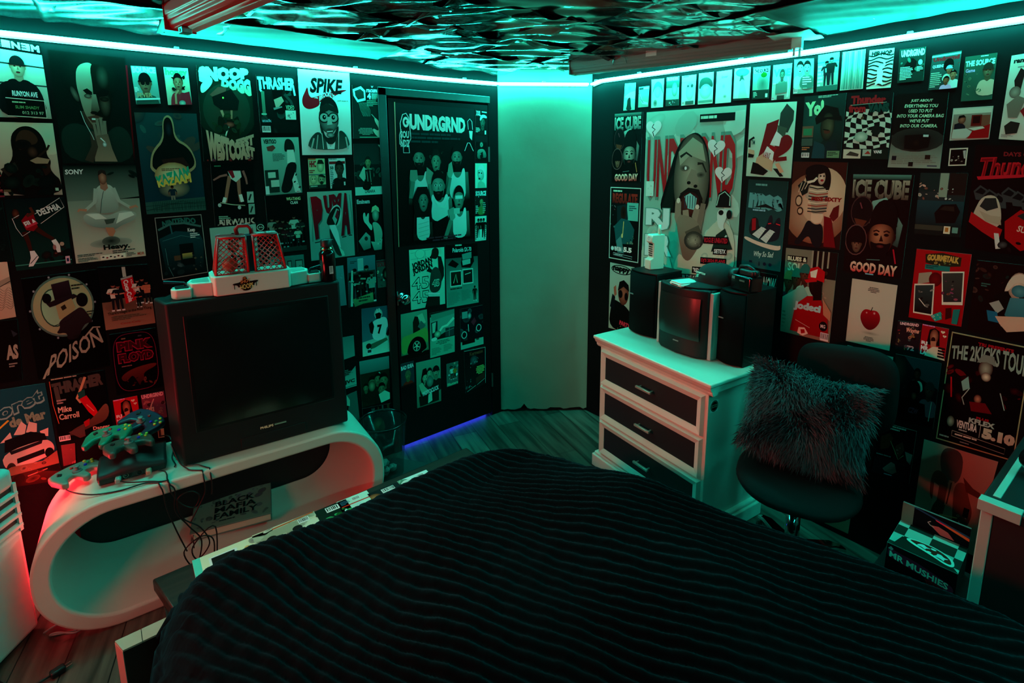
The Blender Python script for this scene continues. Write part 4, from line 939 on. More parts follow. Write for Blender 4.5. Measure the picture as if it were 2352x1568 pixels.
# ---- left wall, top row
p = P('poster of a capped man holding a name board, white mirrored lettering above him', 'L', (-48,78,92,103,119,273,-22,268), '0a0d0d')
p.r(0,14,100,86,'b9b3a6','8a8377').r(0,30,100,2,'333').r(0,55,100,2,'333')
for i,chh in enumerate('EMINEM'): p.t(chh,1+i*16.4,2,14.5,9,'e8f4f0',mir=(chh=='E'),bold=.05)
p.g('141617','14,100 16,62 34,52 50,56 72,50 90,62 96,100').bust(55,34,12,13,'c8a48c','141617',hair='222',cap='1a1d1e')
p.g('111','30,63 86,66 86,74 30,71').t('RUNYON AVE',40,65,42,7,'ddd',bold=.03).g('0c0f0e','28,75 92,76 92,99 28,98').st('c9b7a6',1.5,'28,75 92,76 92,99 28,98').l(38,79,44,3,1,'9a8').t('SLIM SHADY',42,84,40,4,'5a7a50').t('012 313 97',52,91,36,4,'8a9a80')
p = P('tall dark poster of a bald man with his hands pressed together at his mouth', 'L', (110,114,287,133,308,376,144,375), '0a1210','121a18')
p.e(50,20,40,24,'10201c','0a1210')
p.g('1c2a26','0,72 18,62 40,66 60,74 82,62 100,72 100,100 8,100').g('3a2a24','32,52 40,66 55,72 66,62 66,50')
p.e(27,37,4,7,'5a4a42','2a2220',rot=-.3)
p.g('8a7a6c','33,12 48,7 56,10 52,30 50,50 52,68 45,64 37,54 33,40 30,26',c2='6a564a').g('171410','50,9 62,8 72,14 76,28 75,44 70,58 60,66 52,68 50,50 52,30')
p.e(66,20,9,11,'3a3630','171410').e(66,44,8,12,'4a3c34','1a1612').g('120e0c','38,33 44,31 50,34 50,37 42,36').g('120e0c','56,34 66,30 74,32 70,37 60,38').e(44,38,5,2,'6a5a50','2a221c').e(66,40,6,2.2,'2a221c','120e0c').g('7a685c','50,36 55,36 58,50 54,53 46,52 47,48',c2='3a2a22').e(50,53,5,1.5,'1a1210').g('4a2c26','40,57 52,55 62,57 58,62 46,62').r(46,58,9,1.5,'bbb')
for a,b,c,d in ((48,62,52,90),(53,58,55,84),(58,57,60,84),(63,60,63,84)): p.st('6c5c52',4.5,[(a,b),((a+c)/2,(b+d)/2-6),(c,d)],6).st('2a221e',1,[(a+2.3,b+1),(c+2.6,d-4)])
p.g('5c4a40','50,74 66,72 70,86 76,98 44,98 46,84',c2='7a6456').st('3a302a',6,'44,70 46,84 36,98',12).st('bbb',1.6,'55,76 61,80').e(60,82,3,2.4,'cdd','566').st('aaa',.8,'32,52 36,62 44,74 46,78')
p.k += 0
p = P('small magazine cover of a man in a black cap and tinted glasses, fat white title', 'L', (300,151,357,154,369,238,313,240), '5f7f7c', cat='magazine cover')
p.t('BOUNCE',3,1,94,17,'f0f4ee',bold=.06).bust(48,45,24,26,'8a6250','2c4a44',cap='0c0e0f',specs=True).l(2,55,18,14,4,'cdd').t('FEVER',10,70,60,12,'a86').r(0,84,100,5,'9bb').l(6,92,88,6,1,'344')
p = P('small magazine cover with a long haired woman resting her chin on her hand', 'L', (375,154,431,157,441,240,386,241), '9aa08c', cat='magazine cover')
p.t('honey',4,2,92,24,'3c6a50',bold=.06,c2='5a8a70').b(28,22,50,40,18,'111 1c1410 222',2,.2).bust(52,40,18,22,'a8745c','8a2c34',hair='120c0a').st('a8745c',9,'34,98 36,72 50,60',7).g('8c2430','60,70 95,64 100,100 50,100').e(60,96,14,8,'8a9','566')
p = P('poster of a heavy man in profile smoking a cigar, below the name board poster', 'L', (-42,279,121,283,144,447,-12,449), 'b59a86','8a8076')
p.e(90,18,26,26,'8aa690','b0a08c').g('17100e','8,100 14,66 36,50 34,20 48,6 66,4 80,14 86,32 84,44 90,52 86,62 92,72 100,78 100,100').g('3a241c','40,26 50,10 66,10 76,22 70,30 56,30 46,40').e(52,30,12,7,'0c0808','1c1210').e(64,40,8,8,'4a3028','1a100c').g('8a6a58','58,52 70,47 88,50 84,56 66,56').g('2c1a14','74,60 86,56 88,66 78,74').st('2a1c16',3.4,'72,46 86,36 90,30').g('2a2622','14,64 36,54 40,64 24,74').b(6,60,80,38,12,'101614 1a2420 0c100f',3,.2)
p.r(90,90,5,4,'8a9').r(14,92,10,3,'543')
p = P('poster of a running player in a red shirt with a slanting lettered box', 'L', (9,459,147,453,166,606,38,622), '10191b','16302c')
p.b(40,68,60,24,10,'1a1614 2a1c18 121a19',3,.2).r(0,92,100,1.4,'3a7a6c')
p.st('3a1c14',9,'24,46 28,60 30,74',6).st('3a1c14',10,'44,42 58,52 72,60',7).g('7a1220','22,30 34,20 44,22 48,40 40,46 28,44').st('4a261c',7,'32,24 44,20 40,12',5).e(15,20,6,7,'5a3226','2a140e')
p.g('ccc','28,74 36,74 42,84 30,96 22,96 28,84').g('ccc','68,62 76,60 82,70 82,80 76,80 72,70').st('1c2a2c',1.4,'26,92 40,82')
p.t('DELPHIA',50,12,42,9,'ddd',rot=-20,bold=.03).t('FILA',26,30,22,8,'eee',rot=-20,bold=.04).st('cbb',1,'46,22 92,0.5 98,14 54,36').st('cbb',1,'12,40 8,26').st('cbb',1,'10,26 20,22').st('cbb',1,'12,40 20,52 34,46').st('b03040',5,'28,40 48,34').e(72,72,3,4,'8a5a5a').e(86,68,4,3,'987').r(89,87,8,11,'b9a').r(91,90,4,5,'224').b(55,80,20,8,4,'6a3a34 2a1a18',2,.2)
p = P('poster of a barefoot woman sitting cross-legged in a silver suit above large dark serif lettering', 'L', (143,380,311,378,335,587,175,605), '0a1210')
p.g('0a1614','0,0 100,0 100,34 0,40',c2='5a6a62').r(0,36,100,64,'6a786e','a3a596')
p.t('SONY',2,4,24,5,'cfd6d2',sh=.1,bold=.03).b(50,8,48,26,4,'0e1a18 12211e',2,.2)
p.g('9aa69e','46,20 60,20 66,26 70,44 62,50 40,50 36,44 38,26',c2='6f7d76').g('8a5f50','47,18 56,18 57,24 52,27 46,24').e(51,13,5.6,7.2,'9a6c5a','5a382e').g('2a2220','45,11 46,6 51,4.5 56,6 57,11 51,8')
p.st('8c9890',6,'40,24 36,38 22,46',4.5).st('8c9890',6,'64,24 70,38 86,46',4.5).st('a06c58',4.5,'24,46 14,45 12,47',3).st('a06c58',4.5,'84,46 94,44 96,46',3)
p.g('8d9a92','18,50 34,48 52,54 70,48 90,50 94,54 88,60 70,64 58,69 46,66 30,64 18,58',c2='5f6c66').g('b4beb6','22,50 40,50 50,56 34,56').g('b4beb6','68,51 86,50 90,54 74,58 62,62').g('3a443e','46,57 62,56 58,61 48,62').g('9a6650','46,65 58,66 60,70 55,76 50,74').st('2a302c',.6,'50,27 46,36 42,50')
p.e(52,82,30,5,'4a544e','7f897f').e(52,80,13,5,'141a17','4a544e').t('Heavy.',40,83.5,38,7,'141614',bold=.05)
p.l(3,91.5,46,3,2,'333').l(52,90.5,44,4,2,'333').l(3,95.2,28,4.5,4,'333').l(72,94.5,14,4.5,3,'333').r(34,94.2,36,5,'c2c2b4').t('MDR',88,95,10,3,'a4432a')
for i,c in enumerate(('111','722','111','333','522','111')): p.e(38+i*5.4,96.5+(i%2),1.7,.8,c)
p = P('blue-green film poster of a hooded man with folded arms above cartoon lettering', 'L', (308,258,451,261,473,482,337,492), '1f3a3c','0f2e3a')
p.b(0,0,100,40,10,'2a4a48 24383a 3a3a36 1a3034',4,.2).g('8a7a5c','22,36 40,25 42,6 52,1 60,6 60,25 82,32 92,48 88,58 50,66 14,58 16,46').g('0e1615','24,38 42,27 43,8 51,3 58,8 58,27 80,34 90,48 84,56 50,62 18,56 19,46').e(51,16,6,8,'1c2a30','0a1012').g('2e1c1a','34,46 70,44 80,54 40,58')
p.e(50,62,30,13,'d8c49c','8a6a44').e(50,76,26,9,'8a7a60','2a3a3a').l(32,55,40,3,2,'543')
p.t('KAZAAM',22,56,56,20,'1f8a6c',rot=-3,q=[(21,62),(78,54),(80,70),(24,72)],bold=.07).t('KAZAAM',22,56,56,20,'c8a04a',q=[(22,67),(79,60),(80,70),(24,74)],bold=.05)
p.man(46,72,20,'5a3a30','1a2a34','6a6a60').g('2c4a46','0,88 100,86 100,100 0,100')
R_=random.Random(3)
for i in range(34): p.st('10211f',.5,[(R_.uniform(0,100),R_.uniform(88,98)),(R_.uniform(0,100),R_.uniform(88,98))] if i<4 else [(i*3,88),(i*3+R_.uniform(-2,2),98)])
for v in (91,95): p.st('10211f',.6,f'0,{v+1} 100,{v}')
p = P('poster of a jeans back pocket holding a handheld console, with a thin pale outline', 'L', (355,500,462,492,478,625,373,643), '8a938f'); p.r(1.2,1,97.6,98,'0e1516','0c1a1c')
p.t('NINTENDO',14,6,72,10,'2a5a56',rot=-2,arch=3,bold=.05).st('3a5c5a',5,'4,20 30,12 60,12 96,20').g('163a40','4,34 40,24 90,30 98,46 90,98 12,98',c2='0b1618').st('3a6a6a',1,'10,38 50,32 90,40').st('2a5056',3,'30,14 32,28').st('3c7074',1,'14,50 16,80 24,97').r(44,46,30,36,'0c1416').r(48,62,22,9,'8a8a4a','2a4a3a').r(30,64,14,8,'4a3a2c').b(70,62,20,30,14,'3a3a38 1a2c34 554 233',5,.15).t('Keep',66,21,16,8,'ccc').l(70,30,22,9,3,'abb').b(8,78,36,18,6,'3c4c50 1a2a2c',2,.3)
p = P('tall concert poster of a bearded capped man in a disc between swelling letters', 'L', (450,149,574,153,590,369,468,371), '101c1a','0a1110')
p.e(50,46,56,33,'22342c','16241e',n=40).e(50,46,44,28,'35382e','22342c',n=30)
p.t('SNOOP',0,0,0,0,'9fd0ae',q=[(3,1),(96,2),(96,13),(3,18)],bold=.09).t('DOGG',0,0,0,0,'8fb89a',q=[(44,14),(98,13),(99,32),(42,21)],bold=.09).g('a8d4b4','3,4 27,3 27,9 14,11 27,12 27,19 5,31 4,20 18,14 4,12')
p.g('6a4038','20,30 36,22 52,22 48,30 34,36').g('121a18','24,32 60,24 74,36 70,46 40,46 26,40').e(44,33,1.6,1,'b6e060').st('a87a62',5,'39,46 43,53',4).st('9a6a54',4,'58,46 57,55',3).g('1c211a','32,50 44,56 60,56 72,50 70,76 56,86 40,82 30,68').e(52,61,10,3,'9a5044','421c18').st('b9c4b4',3,'50,63 42,75',2)
p.b(20,45,60,36,14,'20301f 2a3a2c 1c2a28',6,.16)
p.t('FEST',0,0,0,0,'b08a76',q=[(62,77),(97,71),(97,83),(62,86)],bold=.08).t('WESTCOAST',0,0,0,0,'b58c78',q=[(8,66),(97,86),(96,98.5),(8,100)],bold=.08,c2='a67c68')
p.b(4,96,90,4,8,'334 622',2,.05)
p = P('skate magazine cover with a pale torn masthead and a small inset picture', 'L', (587,171,678,175,685,306,599,305), '13201f', '0e1817', cat='magazine cover')
p.b(0,20,100,80,12,'1a2c2a 0c1514 22403c',7,.25).t('THRASHER',0,0,0,0,'9fd8cc',q=[(2,3),(98,4),(97,26),(4,24)],bold=.05).st('9fd8cc',5,'8,8 8,26 12,30').st('9fd8cc',5,'92,16 96,34')
p.r(9,28,8,42,'4a6a5a').g('a88a7c','40,42 60,36 66,44 52,54 44,56').g('0a0e0e','36,26 66,24 60,36 40,40').st('6a7a78',6,'38,58 60,54',3).st('2a3a38',7,'68,32 84,44 90,56').t('VIDEO',70,51,22,8,'7fa88e').r(68,60,28,16,'a9c4bc').b(70,62,24,12,5,'233 566 899',3,.2).t('atalk',6,76,24,5,'7ab').l(6,66,26,5,1,'7a9').bar(4,88,22,11)
p = P('white shoe advert of a man in huge glasses before a red swoosh', 'L', (683,158,802,168,808,355,694,356), 'dfe4df','d2d8d2')
p.g('a01520','97,20 84,24 64,30 58,40 34,36 36,30 24,34 14,38 10,34 12,24 17,19 15,27 19,32 28,32 50,26 72,22')
p.g('a01520','17,19 11,26 5,34 6,42 14,46 26,45 40,40 36,32 24,33 18,29')
p.t('SPIKE',20,8.5,62,18,'141616',sh=.22,bold=.045)
p.t("JUST DOIN' IT.",74,33.5,22,2,'222').g('151818','38,46 40,36 48,31 58,30 68,34 74,42 76,52 38,56')
p.t('BROOKLYN',38,30,34,6,'dde',arch=6,bold=.03).e(55,56,20,18,'7d8884','2c3532',off=(6,2)).g('1c2321','38,42 54,38 74,44 74,50 56,46 38,52')
p.g('222a28','36,60 42,68 48,80 62,78 74,62 74,72 64,88 46,86 38,72')
for ex in (46,64): p.e(ex,55,10.5,6.6,'161a19').e(ex,55,8.6,5.2,'a9b5b0','6f7c77').e(ex,54.6,3.8,2.8,'222a28','0c0f0e').e(ex+1,54,1,.7,'eee')
p.st('161a19',2.4,'52,53 57,53').g('8d9893','53,54 58,54 62,63 51,64').e(56,71,9,3.4,'2a1c1a','4a4a46').st('c4ccc6',2,'50,72 62,71').e(57,76,8,3,'8a9590','3a4240')
p.g('23302c','16,80 34,70 46,82 58,92 70,80 76,68 92,76 98,94 10,94',c2='3a4844').g('c8d0ca','48,84 56,90 66,84 64,93 50,93').st('b5c0ba',1.2,'40,74 42,93').st('b5c0ba',1.2,'74,72 72,93').st('8a9a94',3,'24,80 18,93').st('8a9a94',3,'88,78 92,93').st('8a9a94',2,'32,76 28,93')
p = P('dark computer magazine cover of a monitor turning into an arm, left of the door', 'L', (808,195,878,197,883,318,811,318), '0d1a19','163330', cat='magazine cover')
p.g('9fc4b8','2,8 28,2 42,10 42,28 16,32 4,20').g('1a302c','8,11 26,7 37,12 38,24 18,27 10,20').t('racunari',46,5,48,8,'bfe4d8',bold=.03).st('bfe4d8',1.4,'62,1 65,4 68,1').t('4',48,14,12,12,'bfe4d8',bold=.05).l(62,15,32,12,5,'7fb0a4').l(46,28,40,12,4,'5a8a80')
for i in range(8): p.st('4f8a80',.8,[(20+i*3.4,32),(26+i*4.2,46),(34+i*3,58)])
p.st('6fa89c',2,'60,54 72,62').g('8fb8a8','68,60 76,62 100,80 100,100 78,98 62,86 64,80 80,86 82,80 70,68').l(16,80,50,14,6,'6a9a8e',mid=True).r(20,97,64,1,'6fa')
p = P('skateboard shoe advert of a jumping skater with bare legs above widely spaced letters', 'L', (483,376,581,374,590,515,494,520), '060a0b')
p.st('8a5a4c',9,'42,20 34,42 28,62',7).st('8a5a4c',9,'62,20 62,44 64,62',7).g('a4b4ae','38,12 68,12 70,22 56,30 44,24').g('7a1c28','38,12 50,11 54,22 48,24').st('8a5450',6,'36,18 20,20 4,26',4).st('8a5450',6,'74,12 80,24 82,34',4).st('b9c4c0',8,'28,54 24,62').st('b9c4c0',8,'64,50 68,62').st('9aa48a',2,'16,62 44,66 74,68').e(14,66,4,3,'9aa').e(60,71,4,3,'9aa').r(80,46,16,18,'7fa49c').st('1a2a28',4,'84,60 90,50').r(82,66,15,17,'6a9088').st('1a2a28',4,'86,80 92,70').l(8,3,30,3,1,'3a7a5a').l(10,84,28,8,3,'7a9').t('AIRWALK',6,89,90,9.5,'a8968e',rot=-1,bold=.05)
for i in range(6): p.r(8+i*15,88,2.4,12,'060a0b')
p = P('pale clothing advert of a long haired person in baggy dark trousers, under the skate magazine', 'L', (599,316,685,315,694,442,611,449), '6fa79c','4f8278', cat='poster')
p.t('VERTIGO',5,3,34,8,'1a2a28',bold=.05).g('6a3a34','12,16 30,13 36,18 26,24 14,23').g('14201e','66,2 80,4 88,16 86,30 70,24 58,26 60,10').g('a3c4ba','66,22 84,22 88,44 64,46').g('10191a','64,44 90,44 88,60 80,70 70,98 38,98 52,70').g('9ac8bc','84,62 96,98 80,98 74,76').l(26,28,34,14,6,'3a5a54').r(2,56,36,40,'1a302c').r(10,60,20,10,'8ab8ac').r(16,74,22,12,'8ab8ac').r(0,84,10,14,'9cc').b(70,40,28,50,8,'223c38 10191a',3,.15).bar(84,96,12,3)
p = P('small magazine cover with four faces and red letters, below the white shoe advert', 'L', (707,364,745,364,749,431,711,434), '8fae86', cat='magazine cover')
p.r(0,0,46,4,'a53').t('HHC',6,7,40,22,'8a1c28',bold=.05).e(72,26,22,20,'a9c9a0','5a7a5c').g('1c2620','52,18 60,4 84,4 96,18').l(4,38,44,12,2,'7a2228').r(0,52,100,3,'356').e(26,70,22,16,'b4cc9c','5f8060').e(74,70,22,16,'8fae86','3f5a44').g('1c2620','50,58 76,52 98,60 98,66').e(20,68,4,2,'233').e(34,68,4,2,'233').e(68,70,4,2,'233').e(82,70,4,2,'233').e(74,82,10,6,'1c2620').r(0,88,100,12,'1c302c').l(6,90,84,8,1,'7a9')
p = P('small magazine cover of a short-haired man on white, beside the four-face cover', 'L', (754,364,792,363,796,430,759,433), 'b9d0c6', cat='magazine cover')
p.l(4,1,90,4,1,'233').r(2,10,96,9,'722').bust(62,36,25,24,'4a4a40','121818',hair='141a18').t('50',4,26,22,11,'143',bold=.05).l(4,40,20,54,9,'466').r(84,80,9,12,'cdd')
p = P('dark photo poster of a person in a patterned vest holding a guitar', 'L', (811,330,881,330,884,445,816,449), '101e1e')
p.r(0,0,100,40,'162a2a','1c3432').g('7aa89c','80,2 86,2 98,12 98,18').b(0,38,100,30,10,'14221f 20403a 2a5048 0e1414',2,.15).bust(45,36,9,10,'7f9a70','6f9a8a',hair='1a2420').g('8ab0a0','14,62 30,44 42,52 30,74').g('1a201c','34,50 62,50 64,84 38,88').st('6a8a7c',2,'40,54 44,80').st('6a8a7c',2,'50,52 54,80').e(38,82,16,9,'1c1810','0c0d0b').st('2a1c14',3,'46,80 80,62').r(0,72,30,10,'122').r(0,84,100,16,'9cc8bc').e(38,84,14,7,'1c1810','0c0d0b').t('LABARA',32,90,34,6,'1a2a28')
p = P('dark poster of a crouching group of people with small green lettering above', 'L', (608,450,696,446,704,575,620,585), '05090a')
p.t('WU-TANG',54,4,38,5.5,'9fc08e',bold=.03).t('CLAN',64,11,20,5,'a9c8c0',bold=.03)
for x,y,h,t in ((12,36,44,'5a7a72'),(26,38,46,'14211f'),(40,40,44,'2a1418'),(54,42,42,'14211f'),(70,34,46,'7fb0a4'),(86,40,44,'1a2a2a'),(20,52,36,'101a19'),(44,54,36,'3a1c22'),(78,56,36,'86b09c'),(58,58,34,'16262a')): p.man(x,y,h,'6a6a5a',t,'16201f','fold','899')
p.r(0,90,100,8,'1c3230')
p = P('pale poster with dripping red letters and a kicked-up trainer, above the bottle on the television', 'L', (705,441,807,437,815,586,715,599), '7fa098','6a8a84')
for ch_,q in (('P',[(6,7),(32,6),(30,66),(12,70)]),('U',[(34,6),(54,5),(52,32),(38,34)]),('M',[(52,5),(76,3),(72,26),(56,26)]),('A',[(74,3),(96,4),(92,66),(70,68)])): p.t(ch_,0,0,0,0,'3f605c',q=[(a+1.5,b+1) for a,b in q],bold=.12).t(ch_,0,0,0,0,'8a1420',q=q,bold=.09)
p.g('dfe8e2','44,36 54,22 68,20 74,30 72,44 64,54 44,50',c2='8fa8a0').g('14201e','36,48 46,32 60,22 70,24 72,32 62,52 50,52').g('7a9a94','52,40 62,26 68,28 66,38 58,50').g('8a1c28','58,38 64,28 68,30 64,44').g('bfdcd2','44,50 58,50 64,62 68,86 60,80 50,66').g('1c2c2a','44,52 52,66 62,82 72,98 60,98 50,84 44,66').g('8fb8ac','62,82 74,92 76,98 70,99').st('2a1c16',2.2,'10,74 22,73').st('2a1c16',2.2,'72,70 82,69').st('2a1c16',2.2,'88,68 96,68').st('2c4a46',.8,'4,8 8,40 6,72').st('2c4a46',.8,'94,6 98,40 96,66')
p = P('dark poster of a seated man in a sleeveless top raising one hand', 'L', (816,455,882,451,888,574,822,578), '060b0c')
p.t('Eminem',4,3,44,8,'b9d8d0',bold=.04).e(66,32,12,13,'8fae9c','3f564a').g('a8b890','52,28 56,18 68,15 78,20 80,28 66,23').g('7fa493','52,46 70,46 86,58 88,76 70,92 60,92 58,62',c2='5f8a7a').g('8fb8aa','22,30 30,26 32,38 40,28 44,30 40,46 54,52 50,64 34,50 24,44').g('6f9a90','4,80 30,64 44,72 44,94 20,98',c2='3f605a').g('7aa89c','46,82 70,84 86,78 82,98 56,99',c2='4f7a70').e(30,76,6,4,'1c2c2a').b(70,76,16,14,6,'1c302c 8fb8aa',3,.2)
p = P('pale poster of a figure in a black cap, mostly hidden behind the basketball game', 'L', (481,524,587,514,598,640,495,650), '6f9a92','5f8a84')
p.g('0c1110','30,22 46,12 60,14 66,26 44,28').e(46,36,13,12,'5a4a40','1c1614').g('14201e','20,60 46,48 70,58 78,100 14,100').st('8ab',2,'10,14 20,12').b(10,40,80,50,8,'557a74 7aa69e',3,.12)
p = P('small round dark sticker with a pale ring above the basketball game', 'L', (588,513,607,512,608,531,589,532), '0c1514', cat='sticker')
p.e(50,50,44,40,'8fb8ac').e(50,50,36,32,'12201e').st('8fb8ac',8,'30,60 42,40 54,54 66,42 74,58')
p = P('grey-green poster with outlined bubble letters, half hidden behind the basketball game', 'L', (619,592,697,584,703,660,626,668), '3f6662')
for i,ch_ in enumerate('SALE'): p.t(ch_,4+i*23,14,23,52,'10191a',bold=.13).t(ch_,6+i*23,17,19,46,'5f8a80',bold=.08)
p = P('pale blank-looking poster corner between the bottle and the band poster', 'L', (752,614,788,609,796,700,760,706), '4f7f84','3f6a70')
p.g('2c4a4c','4,56 20,48 30,60 20,80 4,76').b(10,20,80,60,5,'578a8e 457478',2,.2)
p = P('street photo poster of people in hats with ornate lettering at its foot', 'L', (797,592,861,585,865,695,801,707), '3a6a74','122020')
p.l(10,8,30,6,2,'1c302c').r(36,4,20,24,'8fb8b4')
for i in range(4): p.r(38+i*4.6,5,1.6,22,'3a6a74')
p.r(2,30,96,20,'1c302c')
for x,y,h,t in ((24,22,70,'0c1211'),(44,30,66,'14211f'),(66,18,74,'0a100f'),(84,32,64,'5a8a80')): p.man(x,y,h,'6a8a78',t,'0a100f','fold').e(x,y+4,6,2.4,'0a0f0e')
p.g('7fb0a4','12,26 18,26 14,98 6,98').b(4,40,92,46,12,'8fc0b2 14211f 2a4a44',4,.07).g('5a8a5c','14,84 86,76 88,96 50,96 20,100',c2='3a6a4c').l(18,82,66,12,2,'1c302c',mid=True)
p = P('small hip hop magazine cover with a red masthead, right of the street photo poster', 'L', (864,598,898,594,901,656,868,661), '2c4a44', cat='magazine cover')
p.r(0,2,100,7,'5a2a2c').t('SOURCE',3,10,94,15,'8a2a30',bold=.06).e(60,52,26,22,'14211f','0a100f').e(64,54,15,16,'7a9a7c','3a4a3c').b(0,40,100,56,16,'14211f 6f9a8c 2a3a36 a8c4a0',4,.13)
p = P('poster of a seated football player in a helmet and white shirt with a seven', 'L', (830,709,898,700,902,805,833,819), '1a4a58','2c6a70')
p.g('6fa89c','0,70 40,66 100,62 100,100 0,100',c2='8fc4b4').g('a9d8cc','34,30 50,26 70,22 84,26 88,44 80,48 78,70 36,72 30,46').e(55,15,14,11,'bfe4d8','6f9a90').g('0c1413','44,14 58,12 66,16 62,25 48,26').st('eee',2,'50,4 52,12').st('eee',2,'58,3 60,10').g('0e1716','22,34 34,28 40,40 34,56 26,52').g('0e1716','84,26 96,34 98,56 84,66 78,60 88,48').t('7',50,38,16,20,'0c1615',bold=.06).g('3a5a48','14,82 30,76 80,68 84,74 40,86 18,88').e(20,80,9,6,'16221f').g('9cc','10,90 24,84 34,96 18,99').r(16,88,12,6,'233')
p = P('advert page beside the television edge with bold letters at its lower right corner', 'L', (752,781,812,770,819,885,762,902), '2f6a66','5a9a8e')
p.g('0c1718','0,46 100,40 100,60 70,74 0,84').t('JVC',52,84,42,9,'14211f',bold=.05).l(10,64,80,16,5,'3f6f68').r(0,97,100,1,'244')
p = P('photo poster of a crowd of men under a pale sky, below the football player', 'L', (825,830,893,817,896,918,832,935), '356a66')
p.r(0,0,100,28,'3f7f7c','2f5f5c').r(0,28,100,72,'14261f').e(64,34,4,3,'8fe4cc','3f8f80')
for x,y,r in ((16,60,8),(38,52,12),(58,46,11),(78,52,14),(70,70,12)): p.bust(x,y,r,r*1.1/1.0,'5a7a5c','12201c',hair='0e1412')
p.g('7fb8a4','58,80 80,74 98,82 98,96 66,100').e(36,58,12,12,'6a8a6c','2a3a2c')
p = P('dark shoe advert with orange spaced letters, behind the clear bin', 'L', (832,938,899,925,903,1015,838,1030), '0a1214','10262a')
for i,ch_ in enumerate('WALK'): p.t(ch_,30+i*18,4-i*1.4,11,14,'5a3a2c' if i%2 else '3a5a58',bold=.05)
p.e(50,46,20,18,'4f7a54','1c302c').g('2a4a3c','52,52 70,40 74,58 62,74').b(20,60,60,30,8,'8fb0a4 14262a 2c4a4a',4,.12).r(4,56,12,16,'7a9a98')
p = P('torn teal poster scrap by the lower right corner of the television', 'L', (790,910,819,897,826,965,800,975), '2c5a54')
p.g('0a1112','0,0 30,30 10,60 40,100 0,100').g('6fae9c','20,0 40,20 34,40 12,34')
# ---- left wall, lower left
p = P('cream poster with rippling thin black lines at the far left', 'L', (-60,600,16,598,37,727,-36,740), 'b8a894','a08c78')
p.g('8a8070','0,30 60,36 100,28 100,40 60,44 0,40')
for i in range(9): p.st('2a2420',1.2,[(40+k*6,50+i*4+3*math.sin(k*1.3+i*.5)) for k in range(11)])
p.st('14100e',3,'0,44 60,46 100,36')
p = P('black poster with a signed drum head showing a hatted figure, slanting band lettering below', 'L', (48,640,222,618,252,840,88,872), '040506')
p.e(48,32,42,31,'2a1c12','14100c',n=36).e(48,32,42,30,'5a7f78','4a6a62',n=36).e(48,32,39.5,28,'7fae8c','8a9470',n=36)
for i in range(10): a=i*PI/5; p.e(48+43.5*math.cos(a),32+31.5*math.sin(a),1.6,1.2,'9aa','445')
p.e(36,32,18,19,'4a6a5c','2a4a3c',n=24).e(36,32,16.5,17.6,'7aa486','7fae8c',n=24)
p.g('2c2028','36,9 60,7 62,24 38,26',c2='1c1418').g('241a20','26,27 40,24 64,21 70,24 54,28 30,31').e(28,22,6,5,'141012').e(74,28,8,7,'141012').g('8a8460','38,30 60,25 64,34 56,44 40,44').g('2a241c','44,32 50,30 52,34 46,36').g('2c2226','38,46 60,38 72,34 80,44 86,52 72,52 62,66 46,66 48,58 32,58 40,52',c2='241c20').st('241c20',1.2,'30,50 52,46 60,42').l(62,12,22,6,2,'2a2a24').l(78,40,14,5,2,'2a2a24').t('CRTM',56,62,14,5,'1c1c18',rot=-8)
p.t('POISON',0,0,0,0,'8a9484',q=[(22,78),(90,58),(96,74),(12,98)],bold=.015).st('8a9484',3,'26,84 14,92 4,104').st('8a9484',2.5,'70,66 84,57 94,58')
p = P('advert of a giant red drink can with people standing around it and serif lettering below', 'L', (223,614,338,606,357,741,243,758), '120e10')
p.r(0,56,100,44,'6a4f42','8a6a58').e(48,64,44,12,'5a4238','6a4f42').g('9a9a94','47,2 54,2 54,18 47,18').g('a81622','42,20 66,16 70,56 46,62').g('8a8f90','42,20 66,16 66,19 42,23').t('Coca-Cola',44,26,20,26,'e4d8d0',rot=0,q=[(56,22),(62,58),(52,60),(46,24)],bold=.04).t('CLASSIC',0,0,0,0,'d8b0a8',q=[(64,22),(68,44),(65,45),(61,23)])
for x,y,h,t in ((25,26,46,'c4bcb0'),(34,28,44,'1a1a20'),(74,22,42,'b8b0a8'),(84,20,44,'14141a'),(92,26,40,'a8604a')): p.man(x,y,h,'b06a5a',t,'201c22','fold')
p.man(72,42,28,'a8604a','181418','181418','fold').t("There's magic in the Real Thing",8,71,88,6,'2a1c18',rot=-3).l(14,80,74,8,3,'5a4438').t('Coca-Cola',30,91,40,3,'8a2a20')
p = P('black band poster with outlined red block letters inside a rounded line frame', 'L', (250,768,356,752,373,888,268,908), '050406')
fr=[(50+46*math.copysign(abs(math.cos(a))**.55,math.cos(a)),50+47*math.copysign(abs(math.sin(a))**.55,math.sin(a))) for a in [2*PI*i/40 for i in range(41)]]
p.st('6a2040',1.2,fr).l(24,9,18,4,1,'765').l(60,8,16,4,1,'445')
for w_,y0 in (('PINK',14),('FLOYD',33)):
    p.t(w_,12,y0,78,17,'8a2040',bold=.10).t(w_,14,y0+1.5,74,14,'3a0a18',bold=.06)
p.l(18,54,44,3,1,'755').g('5a2c28','14,70 40,60 92,56 94,62 60,70 66,84 56,82 52,92 46,80 38,70 26,80 16,78',c2='2a1418').b(20,72,70,20,10,'3a1a1c 180a0e 6a3a34',4,.1)
p = P('black poster with a curled pale letter at its edge, below the ripple poster', 'L', (-70,745,40,732,52,872,-58,890), '050708')
p.t('AS',70,40,26,24,'8a9080',bold=.05).l(74,70,24,8,2,'7a8078').g('2a3038','84,16 98,24 88,28')
p = P('skate magazine poster of a skater with a red board above a wooden ramp', 'L', (111,870,238,849,257,995,135,1017), '08080a', cat='poster')
